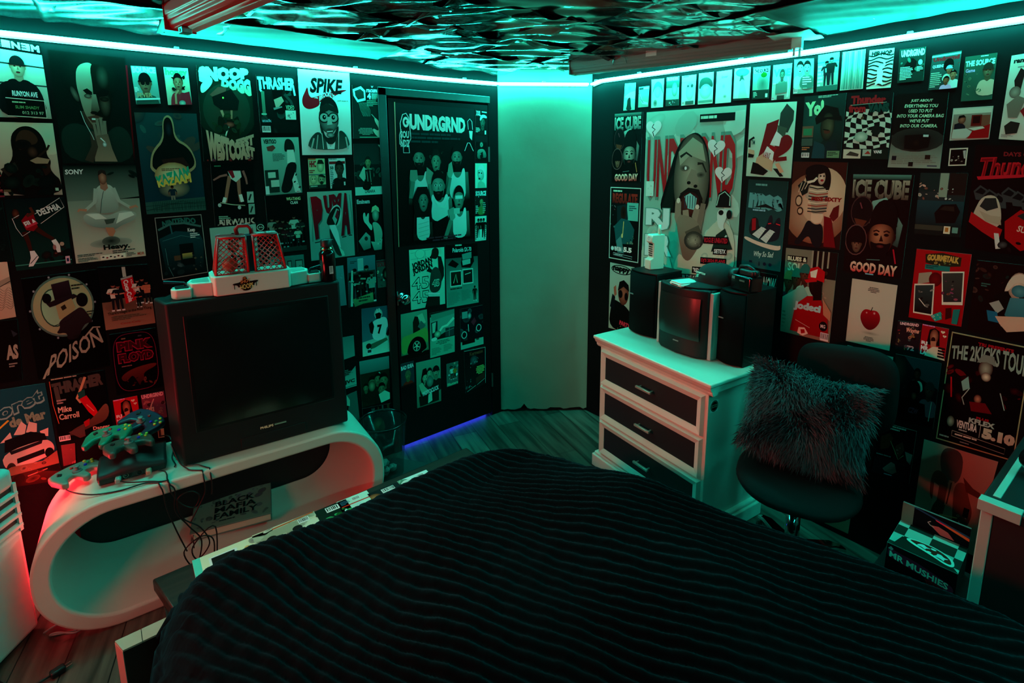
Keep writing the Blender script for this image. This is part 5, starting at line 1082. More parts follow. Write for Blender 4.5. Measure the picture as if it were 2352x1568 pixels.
p.t('THRASHER',4,4,92,20,'4a4440',q=[(3,8),(96,3),(96,22),(4,26)],bold=.07).st('4a4440',8,'10,14 12,40').l(4,1,92,3,1,'a98').st('b5543a',1.2,'1,4 1,40 6,70')
p.st('b08a6a',5,'64,6 54,22 44,36 50,44',4).g('1f4a44','46,28 60,24 60,36 50,42').g('a81626','48,38 62,34 76,56 80,66 70,68 62,60').st('d8a08a',1,'60,48 72,60').l(8,34,22,8,2,'988').t('Mike',8,45,24,9,'c4b8a4').t('Carroll',8,56,36,9,'b8ac98').g('6a4f40','74,66 100,46 100,76 60,84 20,94 24,84 60,74',c2='3a2c28').g('8a1c24','50,74 62,70 60,80 52,82').g('4a3c38','20,86 50,80 50,96 40,98').t('Danger',66,84,32,7,'b8a898').bar(2,90,20,8)
p = P('small red magazine cover of an open-mouthed man, under the red band poster', 'L', (259,919,315,908,323,970,269,983), 'a01c28', cat='magazine cover')
def rj(p):
    p.l(2,1,94,5,1,'d8c').g('14100f','30,14 50,6 68,14 74,60 24,62').e(50,34,16,24,'a06a54','5a3026').e(48,44,8,9,'2a1212').g('a06a54','38,50 60,46 62,80 44,80').heart(80,14,16,'dca').heart(88,26,14,'dca').g('b8b09c','30,80 50,66 80,62 100,100 20,100').t('RJ',4,54,24,14,'e8e0d4',bold=.05).t('MR',4,69,30,14,'e8e0d4',bold=.05).t('LA',4,84,26,14,'e8e0d4',bold=.05)
    for i in range(4): p.r(70,62+i*9,26,6,'1a1414')
rj(p)
p = P('small pinkish magazine cover with a seated figure, under the red band poster', 'L', (323,907,376,897,384,957,333,967), '6a3a4a', cat='magazine cover')
p.t('UNDRGRND',2,1,94,15,'e0a0a8',bold=.05).b(10,18,86,70,14,'4a2a34 8a5a5c 2a1a20 9a6a64',5,.16).st('b08078',8,'30,60 40,40 52,22',5).t('TAKE',14,52,34,16,'c8a090',bold=.05).t('ME',14,72,28,16,'c8a090',bold=.05)
p = P('rally poster of a white car bursting through paper with outlined lettering on blue', 'L', (-68,905,103,879,136,1062,-48,1112), '1c4a54','123a40')
p.t('Lloret',30,10,64,24,'6fa098',q=[(6,22),(94,4),(96,22),(8,42)],bold=.07).t('Lloret',0,0,0,0,'1c4a54',q=[(7,24),(92,6),(94,20),(9,40)],bold=.03).t('de Mar',44,32,50,12,'6f8a74',rot=-6,bold=.05).st('b0a030',3,'10,42 30,44 44,36')
for a in ('48,54 60,40 66,46 62,56','64,54 70,42 80,46 78,56','82,56 94,54 92,64 84,62','30,60 44,50 46,60'): p.g('b8aca0',a)
p.g('14161a','36,58 70,54 88,60 90,70 34,72').g('b0a49a','30,72 86,66 96,72 98,82 90,88 50,94 32,92').g('24262a','40,72 84,67 82,71 42,76').g('1a1a1c','48,82 84,78 84,84 48,88').e(40,92,6,7,'14120f','3a3430').e(90,84,6,6,'14120f').g('7a5a48','10,100 40,90 80,92 100,84 100,100 0,110').b(40,88,56,12,6,'6a4a3a 2a2420 8a6a58',3,.1)
p = P('dark lower sheet of the rally poster with a gloved arm and tools, behind the stand', 'L', (40,1060,136,1062,150,1100,20,1120), '4a2f26','2a1c18')
p.g('1a1412','30,0 100,0 100,50 60,40').st('8a6a58',3,'30,60 70,30').b(10,10,80,80,6,'5a3a2c 2c1e1a',3,.2)
p = P('small pinkish sheet peeking out between the games console and the skate magazine', 'L', (140,1022,172,1017,174,1062,146,1070), '7a4a48','5a3034')
p.b(0,0,100,100,6,'8a5654 6a3a3c',1,.2)
p = P('small tan card on the wall left of the big television, above the purple controller', 'L', (362,985,376,983,378,1003,364,1005), 'a08468', cat='card')
p.r(8,8,40,84,'3a2a24')
p = P('red and pink poster edge at the far left, beside the smoking man', 'L', (-40,392,2,395,11,452,-30,455), '8a2c34','6a2430')
p.b(30,10,70,80,8,'a84a4c 5a1c24 3a1418',2,.2)
p = P('thin red poster edge showing beside the praying man', 'L', (288,150,292,150,311,372,307,372), '8a101c','14100f', cat='poster')
p = P('dark poster with a pale speck at the far left, under the smoking man', 'L', (-60,462,4,460,30,600,-40,604), '0a1414','101c1a')
p.b(20,10,70,80,8,'142624 0c1514 1c302c',2,.2)
# ---- door
p = P('large glossy black-framed group poster of six men in white vests filling the upper door', 'D', (905,234,1090,249,1090,547,915,567), '0a1110')
p.r(0,0,.9,100,'c08a6c').r(.9,.3,98.6,24,'11292a','0a1514').r(.9,24,98.6,75.4,'050909')
p.t('UNDRGRND',17,6,70,11,'bfe8dc',q=[(17,7),(87,7.5),(87,19),(17,18)],bold=.06)
p.st('bfe8dc',.8,'7,25 6,14 9,8 13,7 16,10 17,16 18,24 15,28 16,34 9,34 9,30 5,28 5,22 7,18').t('SOU',6,19,10,5,'bfe8dc',bold=.04).t('NDZ',6,25,10,5,'bfe8dc',bold=.04).e(12.5,13,3.6,3.6,'bfe8dc').e(12.5,13,1.8,1.8,'11292a').r(13,12.2,4,1.6,'bfe8dc')
p.st('bfe8dc',.7,'91,16 90,10 93,8 96,10 97,16').g('bfe8dc','92,17 97,17 96,24 93,22').st('bfe8dc',.7,'86,32 90,26 93,26 98,32')
p.l(18,20,66,8,3,'14383a')
def vest(x,y,w,h,sk): p.g(sk,[(x-w*.9,y+h*.12),(x+w*.9,y+h*.12),(x+w*1.05,y+h),(x-w*1.05,y+h)],c2='0a0f0e').g('cfe0d8',[(x-w*.62,y),(x-w*.42,y),(x-w*.3,y+h*.22),(x,y+h*.32),(x+w*.3,y+h*.22),(x+w*.42,y),(x+w*.62,y),(x+w*.66,y+h*.4),(x+w*.72,y+h),(x-w*.66,y+h),(x-w*.66,y+h*.4)],c2='8fb4aa')
SKN='4f6a5e'
p.b(40,30,16,20,16,'0e1614 2a3a34 1c2824',5,.16)
vest(28,47,14,24,SKN); vest(76,45,16,24,SKN)
p.head(27,38,6.4,7.6,'6f8a7c',hair='0a0e0d',beard=True).head(48,40,5.4,7.6,'6f8f7c',hair='141c19').head(75,37,6.4,7.8,'6f8a7c',hair='0a0e0d',beard=True)
p.g('6a7c70','16,46 24,46 25,52 18,56 15,52').g('6a7c70','36,44 44,48 44,54 38,58 35,52').st(SKN,5,'19,54 16,66').st(SKN,5,'40,56 44,70').g('6f8a7c','64,42 68,40 70,48 66,54 62,50').st(SKN,4,'66,52 62,64')
p.b(46,32,8,16,6,'9ab0a4 3a4a42',3,.1)
vest(52,64,17,20,SKN); p.head(50,58,8,10,'7a9588',hair='0a0e0d',beard=True,big=True).st('a8c4ba',1.6,'44,66 50,73 58,74 64,66').g('050909','44,85 62,80 66,96 40,96')
vest(30,75,12,22,'2c3c36'); p.g('0c1211','18,66 24,58 36,58 42,70 40,80 20,80').head(31,68,5.4,8,'6a8478',hair='0a0e0d').st('0c1211',3,'22,64 20,92').st('0c1211',3,'38,64 40,84')
vest(78,75,14,23,SKN); p.head(77,68,6.6,8.6,'6f8a7c',hair='0a0e0d').r(72,65.5,10,2.6,'b4c9c0').g('6a8478','62,76 70,74 72,82 66,86').st('4f6a5e',5,'66,84 58,98').r(70,75,8,4.4,'8fa89e')
for v in (84,87,90,93): p.st('6f9488',.5,f'24,{v+1} 37,{v-.5}')
p.l(26,95.3,62,4,2,'5a2a34',mid=True)
rp=[('magazine cover of a man in a white headscarf, at the door edge',(1092,251,1118,255,1118,310,1091,309),0),('black cover of a person with crossed arms, at the door edge',(1092,325,1118,327,1117,369,1091,371),1),('pale cover of a blonde woman in profile, at the door edge',(1091,375,1118,375,1117,431,1091,432),2),('busy magazine cover with a block masthead, at the door edge',(1091,437,1117,436,1116,492,1091,494),3),('pale cover of three dark standing figures, at the door edge',(1091,497,1117,495,1116,551,1091,554),4)]
for lb,q,k_ in rp:
    p = P(lb,'D',q,['0c1817','080f0f','8fc4b4','12201f','8fc0b4'][k_],cat='magazine cover',group='covers along the door edge')
    if k_==0: p.t('XXL',4,4,42,20,'cfe8e0',bold=.05).r(54,4,44,5,'9fc8bc').bust(62,48,20,24,'4a6a5e','14211f',hair='141a18').g('b9d8cc','36,36 46,20 74,16 98,22 98,32 62,28 40,46').l(4,72,38,20,5,'9fc8bc').r(80,82,12,16,'cdd')
    elif k_==1: p.e(52,14,14,14,'8fb8aa','3a5a50').b(30,10,40,20,4,'0a1211',3,.2).g('5a8a7c','14,46 40,36 74,36 96,60 96,86 60,80 20,92',c2='2a4a42').g('0a1110','40,60 64,50 70,78 44,90').b(8,60,40,36,6,'5f8f82 1c302c',2,.2)
    elif k_==2: p.e(50,40,30,30,'9fd0c0','5a8a7c',off=(-10,0)).g('b4dccc','20,30 34,8 62,4 84,22 92,60 84,90 76,60 74,34 48,22').g('6fa492','20,100 24,78 48,70 80,80 96,100').e(34,38,7,3,'14302a').e(54,40,6,3,'14302a').e(36,62,9,4,'1c302c')
    elif k_==3: p.t('SOURCE',3,3,94,20,'9fd0c4',bold=.06).bust(56,46,15,16,'7a9a6c','4a6a3c',hair='1a2420').b(2,24,30,24,4,'7fb0a4 5a8a80',2,.2).l(4,62,26,34,5,'8fc0b4').l(68,50,28,46,6,'6f9a90')
    else:
        for x in (28,50,74): p.man(x,8,84,'5a6a60','0a100f','0c1211' if x!=50 else '9cc8bc')
        p.l(2,36,18,60,8,'2c4a44').l(80,36,18,60,8,'2c4a44')
p = P('pale poster of a basketball player seen from behind, beside the door knob', 'D', (939,574,1020,567,1022,697,944,712), '7fc4b0','6fb4a2')
for q in ('4,6 60,2','4,16 50,14','20,2 24,24','44,2 46,20'): p.st('4f8a7c',.7,q)
p.e(30,8,14,8,'4f8a7c').e(30,8,13,7.4,'7fc4b0')
p.t('JORDAN',6,18,58,13,'12211e',rot=-14,bold=.06).t('JORDAN',7,27,58,13,'12211e',rot=-14,bold=.06)
for y in (46,70): p.t('45',4,y,50,22,'16302a',bold=.03).t('45',6,y+1.6,46,18.6,'79bca9',bold=.0)
p.g('14221f','64,0 82,0 84,12 76,20 66,18 54,16 62,12').e(87,6,4,6,'8fb8a4').g('10201e','80,14 90,16 98,36 98,50 90,60 82,40').g('10201e','46,38 54,32 62,36 66,44').g('1a3a36','58,42 66,34 76,32 86,40 92,56 84,78 52,76',c2='143430').t('45',62,54,22,13,'8fc4b0',bold=.05).t('45',63,55.4,20,10,'1a3a36',bold=.0).g('cfe8dc','50,75 84,79 84,82 50,78').g('cfe8dc','50,80 84,84 84,85 50,81').g('10201e','48,82 84,85 84,100 40,100')
p = P('camera advert page with two small square photographs above text columns, on the door', 'D', (1022,562,1096,557,1099,694,1026,707), '060b0b')
p.r(0,22,100,78,'2c4f4a','4f8a7c').t('Polaroids SX-70',22,6,58,7,'9fd0c0').l(30,1,40,4,1,'8fc0b0').g('0a1010','46,30 54,14 84,12 88,30 76,40 48,38').g('4f7f76','50,17 80,14 80,24 52,26').g('6f9f94','50,27 76,25 76,33 52,35').g('0a1010','6,32 20,24 40,32 30,38').r(12,42,36,26,'8fb8ac').r(14.5,44,31,22,'12261f','0c1412').r(50,41,34,25,'8fb8ac').r(52.5,43,29,21,'0f201f').st('6fae8c',2,'22,62 30,48 34,62').st('8fb8a4',2,'58,50 76,48').l(12,70,72,4,1,'14302a').l(4,76,38,21,10,'3f6f64').l(46,75,30,18,9,'3f6f64').man(88,70,26,'3a4a40','14211f','0e1614')
p = P('photo of a woman leaning on a car above a large wheel, on the door', 'D', (920,722,980,710,985,812,922,828), '4f8a76','3a6a4c')
p.g('7aa890','60,10 82,6 94,28 80,30').g('10201c','44,22 52,10 64,12 70,30 72,44 44,48').g('3a5a58','62,34 76,22 92,34 80,44').g('5a8a48','0,50 30,48 60,44 100,36 100,74 90,72 80,60 60,54 40,58 24,72 20,88 0,88').g('060b0a','20,92 24,72 40,58 60,54 80,60 90,72 94,88 60,98').e(56,76,22,17,'0a100f','060a09',n=30).e(56,76,14,11.5,'8fc4b0','5a8a78',n=30).e(56,76,11.6,9.4,'14221d',n=30)
for i in range(5): a=i*2*PI/5+.4; p.st('8fc4b0',3,[(56,76),(56+11*math.cos(a),76+9*math.sin(a))])
p.r(0,90,100,10,'0a1411').st('5a8a78',2,'74,92 98,84')
p = P('advert page of someone stretched out by a window with text below, on the door centre', 'D', (987,719,1043,709,1044,807,988,822), '0f201e')
p.g('4f8a7c','0,10 40,4 100,0 100,40 0,62').g('12262a','4,22 30,20 30,60 8,60').g('6fae9c','8,24 24,22 20,44 10,46').g('3f7a6c','4,4 100,0 100,10 6,18').st('8fc4b0',7,'14,62 50,36 70,34 98,20',10).e(30,50,14,8,'8fc4a8','3a5a44').r(62,40,36,20,'1a3a3c').st('4f8a80',1.4,'62,48 98,44').st('4f8a80',1.4,'78,40 78,60').r(0,62,100,38,'4f9a84').l(22,66,60,10,3,'1f4a40',mid=True).l(6,80,40,16,6,'2f6a5a').l(54,78,38,16,6,'2f6a5a').e(16,60,12,4,'9cc8b8')
p = P('dark motorcycle advert with a pale strip along its foot, on the door', 'D', (1056,710,1108,700,1110,791,1058,805), '0c161c')
p.b(0,4,100,70,16,'12262c 0a1014 1c3a3c 2a4a4c',5,.16).r(8,8,24,16,'5a8a84').g('7a2430','46,36 62,26 70,36 58,46').e(40,20,9,8,'8fb8b0','2a3a3a').st('8fb0a8',3,'34,40 36,58').e(16,64,12,9,'8fb8b0').e(16,64,9,7,'10191d').e(80,54,12,9,'8fb8b0').e(80,54,9,7,'10191d').r(0,80,100,18,'5a9a8a').r(6,78,56,10,'0c1614').l(68,80,26,7,1,'14302a')
p = P('small magazine cover of a man in a red top under bold white words', 'D', (920,836,950,828,952,881,922,891), '16363c', cat='magazine cover')
p.t('BAD IDEA',1,10,97,17,'cfe8e0',rot=-3,bold=.05).bust(52,55,20,20,'6a7a54','a02a20',hair='2a3a30',cap='4a5a44').r(0,92,100,8,'3a1c1c')
p = P('pale poster of three people leaning together behind white slanting lettering', 'D', (955,833,1011,820,1013,920,958,937), '4f8a76','3a6a58')
p.g('0e1614','18,40 26,18 40,16 48,30 44,50 22,60').bust(36,38,11,12,'7fae90','12201c',hair='0e1614').bust(54,30,10,11,'7aa88a','1c302c',hair='10191a').bust(80,30,13,13,'6f9a80','14211f',hair='10191a',cap='10191a').e(54,48,14,12,'4f8a7c','2f5a50').g('6fa084','8,50 22,46 34,58 52,70 48,78 20,72').g('12201e','8,76 50,72 90,66 90,96 12,98').g('8fb8a4','46,78 60,68 62,92 44,96').t('MOTOCLICK',22,64,68,10,'cfe4da',rot=-9,sh=.2,bold=.04)
p = P('tiny comic-like cover with standing figures, on the door right of the three people', 'D', (1025,836,1052,829,1052,880,1026,889), '2c5a54', cat='magazine cover')
p.b(4,4,92,78,20,'6fae9c 1c302c 8a5a3a 9fd0c0 0e1614',6,.13); p.man(46,14,60,'8a9a7c','8fc0b4','1c302c').man(70,18,56,'8a9a7c','a8682c','1c302c').t('Blasters',4,84,92,13,'6fae8c',bold=.05)
p = P('thin-framed dark poster with yellow-green lines of text at the lower right of the door', 'D', (1065,805,1115,795,1116,880,1069,903), '0a1518','101f20')
p.st('8fb8b0',1.2,'2,2 98,2').st('8fb8b0',1.2,'98,2 98,98').t('Kermesse',26,6,60,9,'8a4030',rot=-3).e(44,28,18,12,'2a5a5c','10292c').b(14,20,60,24,8,'1c3a3c 5a8a84 14262a',3,.1).l(52,46,42,22,6,'a9b86a',mid=True).b(4,68,40,26,6,'3f7a74 2a4a4c',3,.16).g('4a2a24','50,74 92,66 94,82 52,88').st('7fb0a0',1.4,'8,98 50,92').st('7fb0a0',1.4,'56,92 94,84')
# ---- right wall, small covers along the top
top=[('cover of a bust-like figure, nearest the slanting corner wall',(1436,192,1461,190,1458,252,1432,254)),('short cover showing curved lines, second from the corner',(1468,200,1492,197,1489,245,1466,247)),('cover of a hooded pale figure, third from the corner',(1497,183,1526,180,1523,246,1496,248)),('cover with a white masthead over a dark head, fourth from the corner',(1532,178,1561,175,1559,242,1529,244)),('pale cover of a face behind a round visor, fifth from the corner',(1567,175,1600,171,1596,240,1565,243)),('cover with a dark hump of hair over a pale face, sixth from the corner',(1606,169,1640,165,1637,237,1603,240)),('nearly blank pale cover with a thin handwritten word, seventh from the corner',(1647,165,1682,160,1679,235,1643,238)),('pale cover with a dark hat-like disc at its top, eighth from the corner',(1688,158,1725,154,1721,229,1684,231)),('cover with a black boxed masthead over a dark head, ninth from the corner',(1731,155,1770,151,1765,226,1728,228)),('cover with large grey letters behind a person with long arms, tenth from the corner',(1777,150,1820,145,1814,227,1772,230)),('cover of two women side by side, under the bracket of the white screen case',(1825,137,1870,134,1868,213,1822,216)),('cover of a couple in black before a pale sky, below the bright tape',(1880,127,1929,119,1923,206,1876,211)),('pale streaky cover like a curtain, left of the wavy striped cover',(1936,120,1989,113,1982,204,1929,208)),('cover with wavy black stripes and a dancing figure',(1998,116,2055,110,2046,201,1990,205)),('dark cover with a white masthead, beside the wavy striped cover',(2067,114,2127,107,2121,185,2061,191)),('cover with a red masthead over a crowd of people',(2142,127,2209,116,2198,202,2132,207)),('cover of a man in a pale coat beside dark faces, ending the top row',(2218,131,2291,121,2278,228,2207,233))]
for k_,(lb,q) in enumerate(top):
    p = P(lb,'R',q,['7fae9f','6f9a90','9fc0b4','7fa89c','a9c8bc','9fc4b4','aacabc','a6cabc','6a9488','86b0a4','6a9086','6f9a90','8fb8ac','a9c8bc','16302c','2a4644','2a4a40'][k_],cat='magazine cover',group='magazine covers along the top of the right wall')
    if k_==0: p.e(46,18,20,12,'5a8a7c','7fae9f').g('b9dccc','0,50 50,34 100,30 100,60 40,56').g('1c302c','30,60 54,50 62,64 64,84 76,100 20,100 32,80')
    elif k_==1: p.r(4,6,40,8,'233').r(48,4,48,10,'cde').g('9fc8bc','0,36 20,34 40,70 96,80 96,90 40,84').st('244',4,'2,30 24,60 50,80')
    elif k_==2: p.g('4f6f66','6,60 20,20 52,6 88,20 96,60 80,34 50,24 22,36').e(52,46,26,20,'9cc4b6','7aa496').e(34,84,16,12,'2a4a42','6f9a8c')
    elif k_==3: p.t('BLENDER',8,2,84,10,'eff',bold=.05).r(0,14,100,24,'3a5a54').e(66,44,22,24,'8ab8aa','4f7a6e').r(0,78,100,22,'2a443e').b(10,76,80,22,8,'a9c 152 8ba',3,.1)
    elif k_==4: p.l(10,2,80,6,1,'466').r(0,22,100,1,'7a9').e(60,40,30,16,'5a7a72','9ab8ac').e(60,56,28,28,'a2c8ba','86b0a2').e(46,36,6,4,'244').e(74,36,8,6,'244').bar(6,88,16,8).r(30,86,60,12,'3a5a52')
    elif k_==5: p.g('2f4a44','4,40 12,20 40,14 70,16 96,30 98,50 70,42 40,46 6,52').e(50,60,40,24,'9fd0be','7aa898').l(34,44,36,12,3,'bde').r(4,88,92,8,'5a8a7c')
    elif k_==6: p.t('lover',34,14,40,9,'5a8a7c',sh=.3).e(50,48,12,9,'7fae9c','aacabc').e(60,80,12,6,'4f7a6c','9fc4b4')
    elif k_==7: p.e(50,14,42,13,'5a7a72','3f5f57').g('2a4a42','40,24 52,22 66,40 52,36 34,42').g('8fc0ae','44,36 58,36 74,66 90,98 30,98').r(0,94,100,6,'1c302c')
    elif k_==8: p.r(4,6,92,14,'a9d4c6').t('THE SOURCE',8,7,84,12,'122',bold=.06).e(60,52,34,32,'3a5a50','5a8478').e(66,26,18,8,'152').r(0,72,100,28,'1c332d').l(6,78,24,18,4,'8ba').r(80,84,14,12,'acb')
    elif k_==9: p.t('VIBE',4,13,92,22,'4f7f74',bold=.06).bust(52,30,12,14,'5a7a6c','5a7f74',hair='2a3a34').g('a9d0c2','80,36 92,40 92,94 82,96 86,60').g('4a7066','20,54 80,50 84,80 20,84').l(4,52,34,6,1,'cdd').bar(2,92,14,8).r(30,88,40,12,'2a3a34')
    elif k_==10: p.bust(32,26,17,18,'9cc4b4','8fb8ac',hair='0c1614').bust(68,26,17,18,'8fb8a6','3f6a60',hair='0c1614').l(46,52,46,26,4,'d8efe6').bar(2,86,20,12).l(50,84,40,4,1,'8fd0b0')
    elif k_==11: p.r(0,20,100,4,'3f6f66').l(2,30,28,60,6,'cde').man(44,18,74,'6f9a8c','14262a','14262a').man(66,10,80,'6f9a8c','12201f','14262a').r(0,86,100,14,'2c5a52')
    elif k_==12:
        for i in range(16): p.r(i*6.2,2,2.5+(i*7%5),96,['5f9488','a9d0c4','77a89c','4a7a70'][i%4],'3f6f64')
    elif k_==13:
        for i in range(9): p.st('10201c',6.5,[(x_,14+i*9.5+3*math.sin(x_*.09+i)) for x_ in range(0,101,10)])
        p.t('HIP HOP',10,4,82,12,'0c1614',sh=.1,bold=.06).e(54,44,10,8,'cfe8dc','7fae9c').g('b4dccc','36,50 56,48 66,60 60,76 70,96 50,84 30,98 42,70').st('b4dccc',8,'56,50 68,40 62,30')
    elif k_==14: p.t('UNDRGRND',8,4,90,20,'c4e4da',bold=.05).g('0a1413','40,30 56,30 70,40 66,70 40,76 20,54').b(6,30,90,40,10,'23524a 12261f 3a6a60',5,.16).l(8,54,50,40,9,'8fc4b4').l(72,56,24,16,4,'8fc4b4').e(84,44,8,8,'7fb0a4')
    elif k_==15: p.r(0,3,100,5,'7fae9c').t('Undrgrnd',6,8,90,16,'8a2428',bold=.06).t('QUEENS',6,30,40,10,'9fd0c4',bold=.04).e(62,34,18,18,'0c1412')
    else: p.l(50,2,48,4,1,'9fd0b8').t('THE SOURCE',3,10,94,13,'8fbcac',bold=.06).t('Game',6,28,30,8,'a9c').bust(78,36,15,16,'6a6a54','a89a86',hair='1a1a16',cap='2a2c26').b(6,38,56,50,14,'14241f 2c4a42 4f6a54 0c1412',4,.13)
    if k_==15:
        p.bust(66,46,10,10,'a07a5c','8fb8b0',hair='111',cap='6fa8c0').bust(82,62,11,11,'a07a5c','9cc8c8',hair='111').bust(60,76,10,10,'8a6248','b9d',hair='111').l(4,52,40,44,8,'7fb0a0').b(70,30,28,40,6,'1a2a28 6f9a8c 8a3a34',2,.14)
p = P('white advert page of scattered shoes and brown and red objects', 'R', (2324,128,2420,112,2396,325,2294,319), 'a8a49a','b0aaa0')
p.t('random',8,4,60,6,'122',bold=.06).l(20,14,50,3,1,'766').g('2a1c1c','16,30 28,16 40,20 34,46 22,44').e(22,44,14,7,'8a7a70','5a4a44').g('6a5a52','6,58 30,48 50,52 36,74 14,74').g('7a1c20','40,66 60,56 72,64 56,76').g('2a2422','8,84 22,78 44,80 40,92 14,94').l(4,94,30,4,3,'766').g('3a302c','60,84 90,80 90,94 64,96')
# ---- right wall, the rest
def icecube(lb,q,k_):
    p = P(lb,'R',q,'070707')
    p.r(4,0,92,5,'4f7a70','14211f')
    p.t('ICE CUBE',5,5,90,19,'8a8a7a' if k_ else '8fb4a8',c2='4a3a34' if k_ else '3a5a54',bold=.05)
    for i in range(5): p.st('2a211c' if k_ else '16302c',1,[(8+i*20,7),(9+i*20,22)])
    p.g('6f9a90','40,26 62,22 92,48 88,70 50,60 34,44',c2='2a3a38').e(24,37,19,16,'8a4a4a','3a2c2c').e(24,37,17.5,14.8,'0c0b0c','141214').g('5a3024','12,44 34,46 28,52 16,50').st('6a3a40',2,'20,28 24,34')
    p.e(18,66,19,16,'8a8a84','5a3a3a').e(18,66,17.5,14.8,'140c0e','0a0809').head(20,70,8,9,'7a5a4a',hair='0a0a0a',cap='0c0c0d').e(62,44,22,20,'0b0a0b')
    p.head(60,60,21,20,'a86a50' if k_ else '8fa08e','2a100c' if k_ else '23302c',hair='0b0a0b',beard=True).g('0b0a0b','38,50 44,34 62,28 80,36 84,50 62,46').g('0c0a0b','34,80 60,76 86,80 92,92 20,92').st('a02030' if k_ else '9a6a40',2.4,'82,72 88,86').st('5a7a74',1.2,'40,85 62,84')
    p.t('GOOD DAY',12,88,80,11,'d8b8a0',c2='b8202a',bold=.05)
    if k_: p.r(40,99,14,1,'7ab')
icecube('narrow black rap poster of a stern man, nearest the slanting corner wall',(1410,262,1477,257,1471,417,1405,418),0)
icecube('large black rap poster of a stern man, above the red apple poster',(1955,400,2101,402,2070,640,1937,622),1)
p = P('huge magazine cover poster of a man holding his mouth open, above the small television', 'R', (1486,258,1715,241,1689,652,1473,632), '7ba89c','6f9a8c')
p.b(0,0,100,100,34,'84b4a8 6a9488 8fbcb0 74a094',8,.14)
p.t('UNDRGRND',2,15,92,44,'4f8074',q=[(2,14),(95,13),(95,53),(2,53)],bold=.055).t('UNDRGRND',3,16,90,40,'9a2a2c',q=[(3,16),(94,15),(94,51),(3,51)],bold=.035,c2='8a1a20')
p.r(58,3.4,33,4.4,'10191a').l(59,4.4,31,3,1,'8fc0b0')
p.heart(9,9.5,18,'bfdcd2'); p.heart(75,22,17,'bfdcd2',.15); p.heart(83,37,16,'bfdcd2',.1)
p.g('0c1211','36,20 48,14 58,13 68,22 72,44 70,58 60,60 30,60 18,58 26,42',c2='0a0f0e').g('12201c','22,56 30,40 36,34 34,58 26,66')
p.e(52,40,18,26,'8a8272','3c3a34',off=(-2,-4),n=30).g('7f8a78','38,24 52,16 62,20 66,30 50,26 40,32',c2='8a8272')
p.st('23221e',2.6,'40,27 46,24.6 52,27',1.4).st('23221e',2.6,'58,31 63,31 67,36',1.2).e(45,33.5,5,1.8,'1c1c18','5a564c').e(62,37.5,4.6,1.6,'1c1c18','5a564c').e(46,33.5,1.2,1,'cdc').g('746a5e','52,34 57,35 60,42 53,43.5 47,41').e(50,42,2,1,'14100e').e(57,44,2,1,'14100e')
p.e(52,54,13,8.5,'17120f').e(52,54.5,11,7.4,'5a2c26','2a1412').g('6fa8a4','46,50 52,48 59,51 58,58 50,57')
for i in range(5): p.st('234',.7,[(47+i*2.6,49.5),(47+i*2.6,57)])
p.st('1c1815',2.4,'42,49 50,45.5 60,46.5 64,52').st('1c1815',2,'62,52 65,60 60,66')
p.st('7a6a5e',6,'40,53 40,62 46,72',8).st('857465',6,'48,58 50,68 52,74',8).st('7a6a5e',6,'60,57 56,68 56,76',8).st('6a5a50',5,'66,54 63,66 60,76',7).e(40,52.5,2,1.6,'b8b0a4').e(60,56,2,1.4,'b8b0a4').st('3a2c26',.8,'44,58 47,70').st('3a2c26',.8,'55,62 54,72')
p.g('74665a','38,64 44,60 62,64 66,74 62,90 52,96 44,80',c2='5f5248')
p.g('9ab4a4','36,100 42,82 52,90 60,84 72,68 84,62 98,70 98,100',c2='a8ac98').g('8aa89a','0,84 14,70 30,82 40,100 0,100').b(60,66,36,32,10,'93ab9c b4bca8 7d988a',3,.12)
p.st('4a443c',7,'50,73 64,69',8).e(58,76,10,5.6,'5a564c','2a2c2a').e(58,76,7.4,4,'8a8474','4a4640').b(51,72,14,8,10,'9a9484 3a3a36 6a665c',4,.1)
p.g('10191a','78,56 80,48 86,46 91,49 92,56').st('8fc0b0',.8,'79,55 81,49 86,47 91,50 91,55').g('a9ccc0','80,57 90,57 89,62 86,66 88,70 82,68 80,63').e(83.5,59,2.4,1.5,'10191a').e(91,60,2.4,2.6,'10191a').g('16302a','80,72 88,68 96,80 76,82').st('9fc4b8',1.6,'80,74 84,77 90,72')
p.r(3,41,9,9,'a4c8bc').b(4,42,7,7,5,'8fb4a8',1,.2)
for w_,y0,ww,hh in (('RJ',57,29,14),('MR',73,33,14),('LA',88,31,12)): p.t(w_,3,y0,ww,hh,'4a7a70',bold=.09).t(w_,4,y0+.4,ww-2,hh-.8,'a8d8ca',bold=.055)
for x,y,w_,h_,c,tx in ((68,73,24,4.4,'a02030','ROGUE UNRATED'),(78,79.5,13,4,'c8d8d0','SIETE7X'),(66,85.5,25,4,'a02030',"DJ'S 2024 PLANS"),(58,91.5,33,4,'c8d8d0','"RED LOTION" X BIG HIT'),(66,97,20,3,'a02030','10 BEST')): p.r(x,y,w_,h_,'0e1414').t(tx,x+1,y+.7,w_-2,h_-1.4,c,bold=.03)
p.r(44,96.4,28,3.4,'0e1414').t('IS RJ THE KING OF THE LA',45,97,40,2.2,'b8ccc2')
p = P('advert of a man in a red jacket lunging feet first, one big trainer forward', 'R', (1724,238,1831,233,1817,409,1714,404), '8fc4b4','9ab8a8')
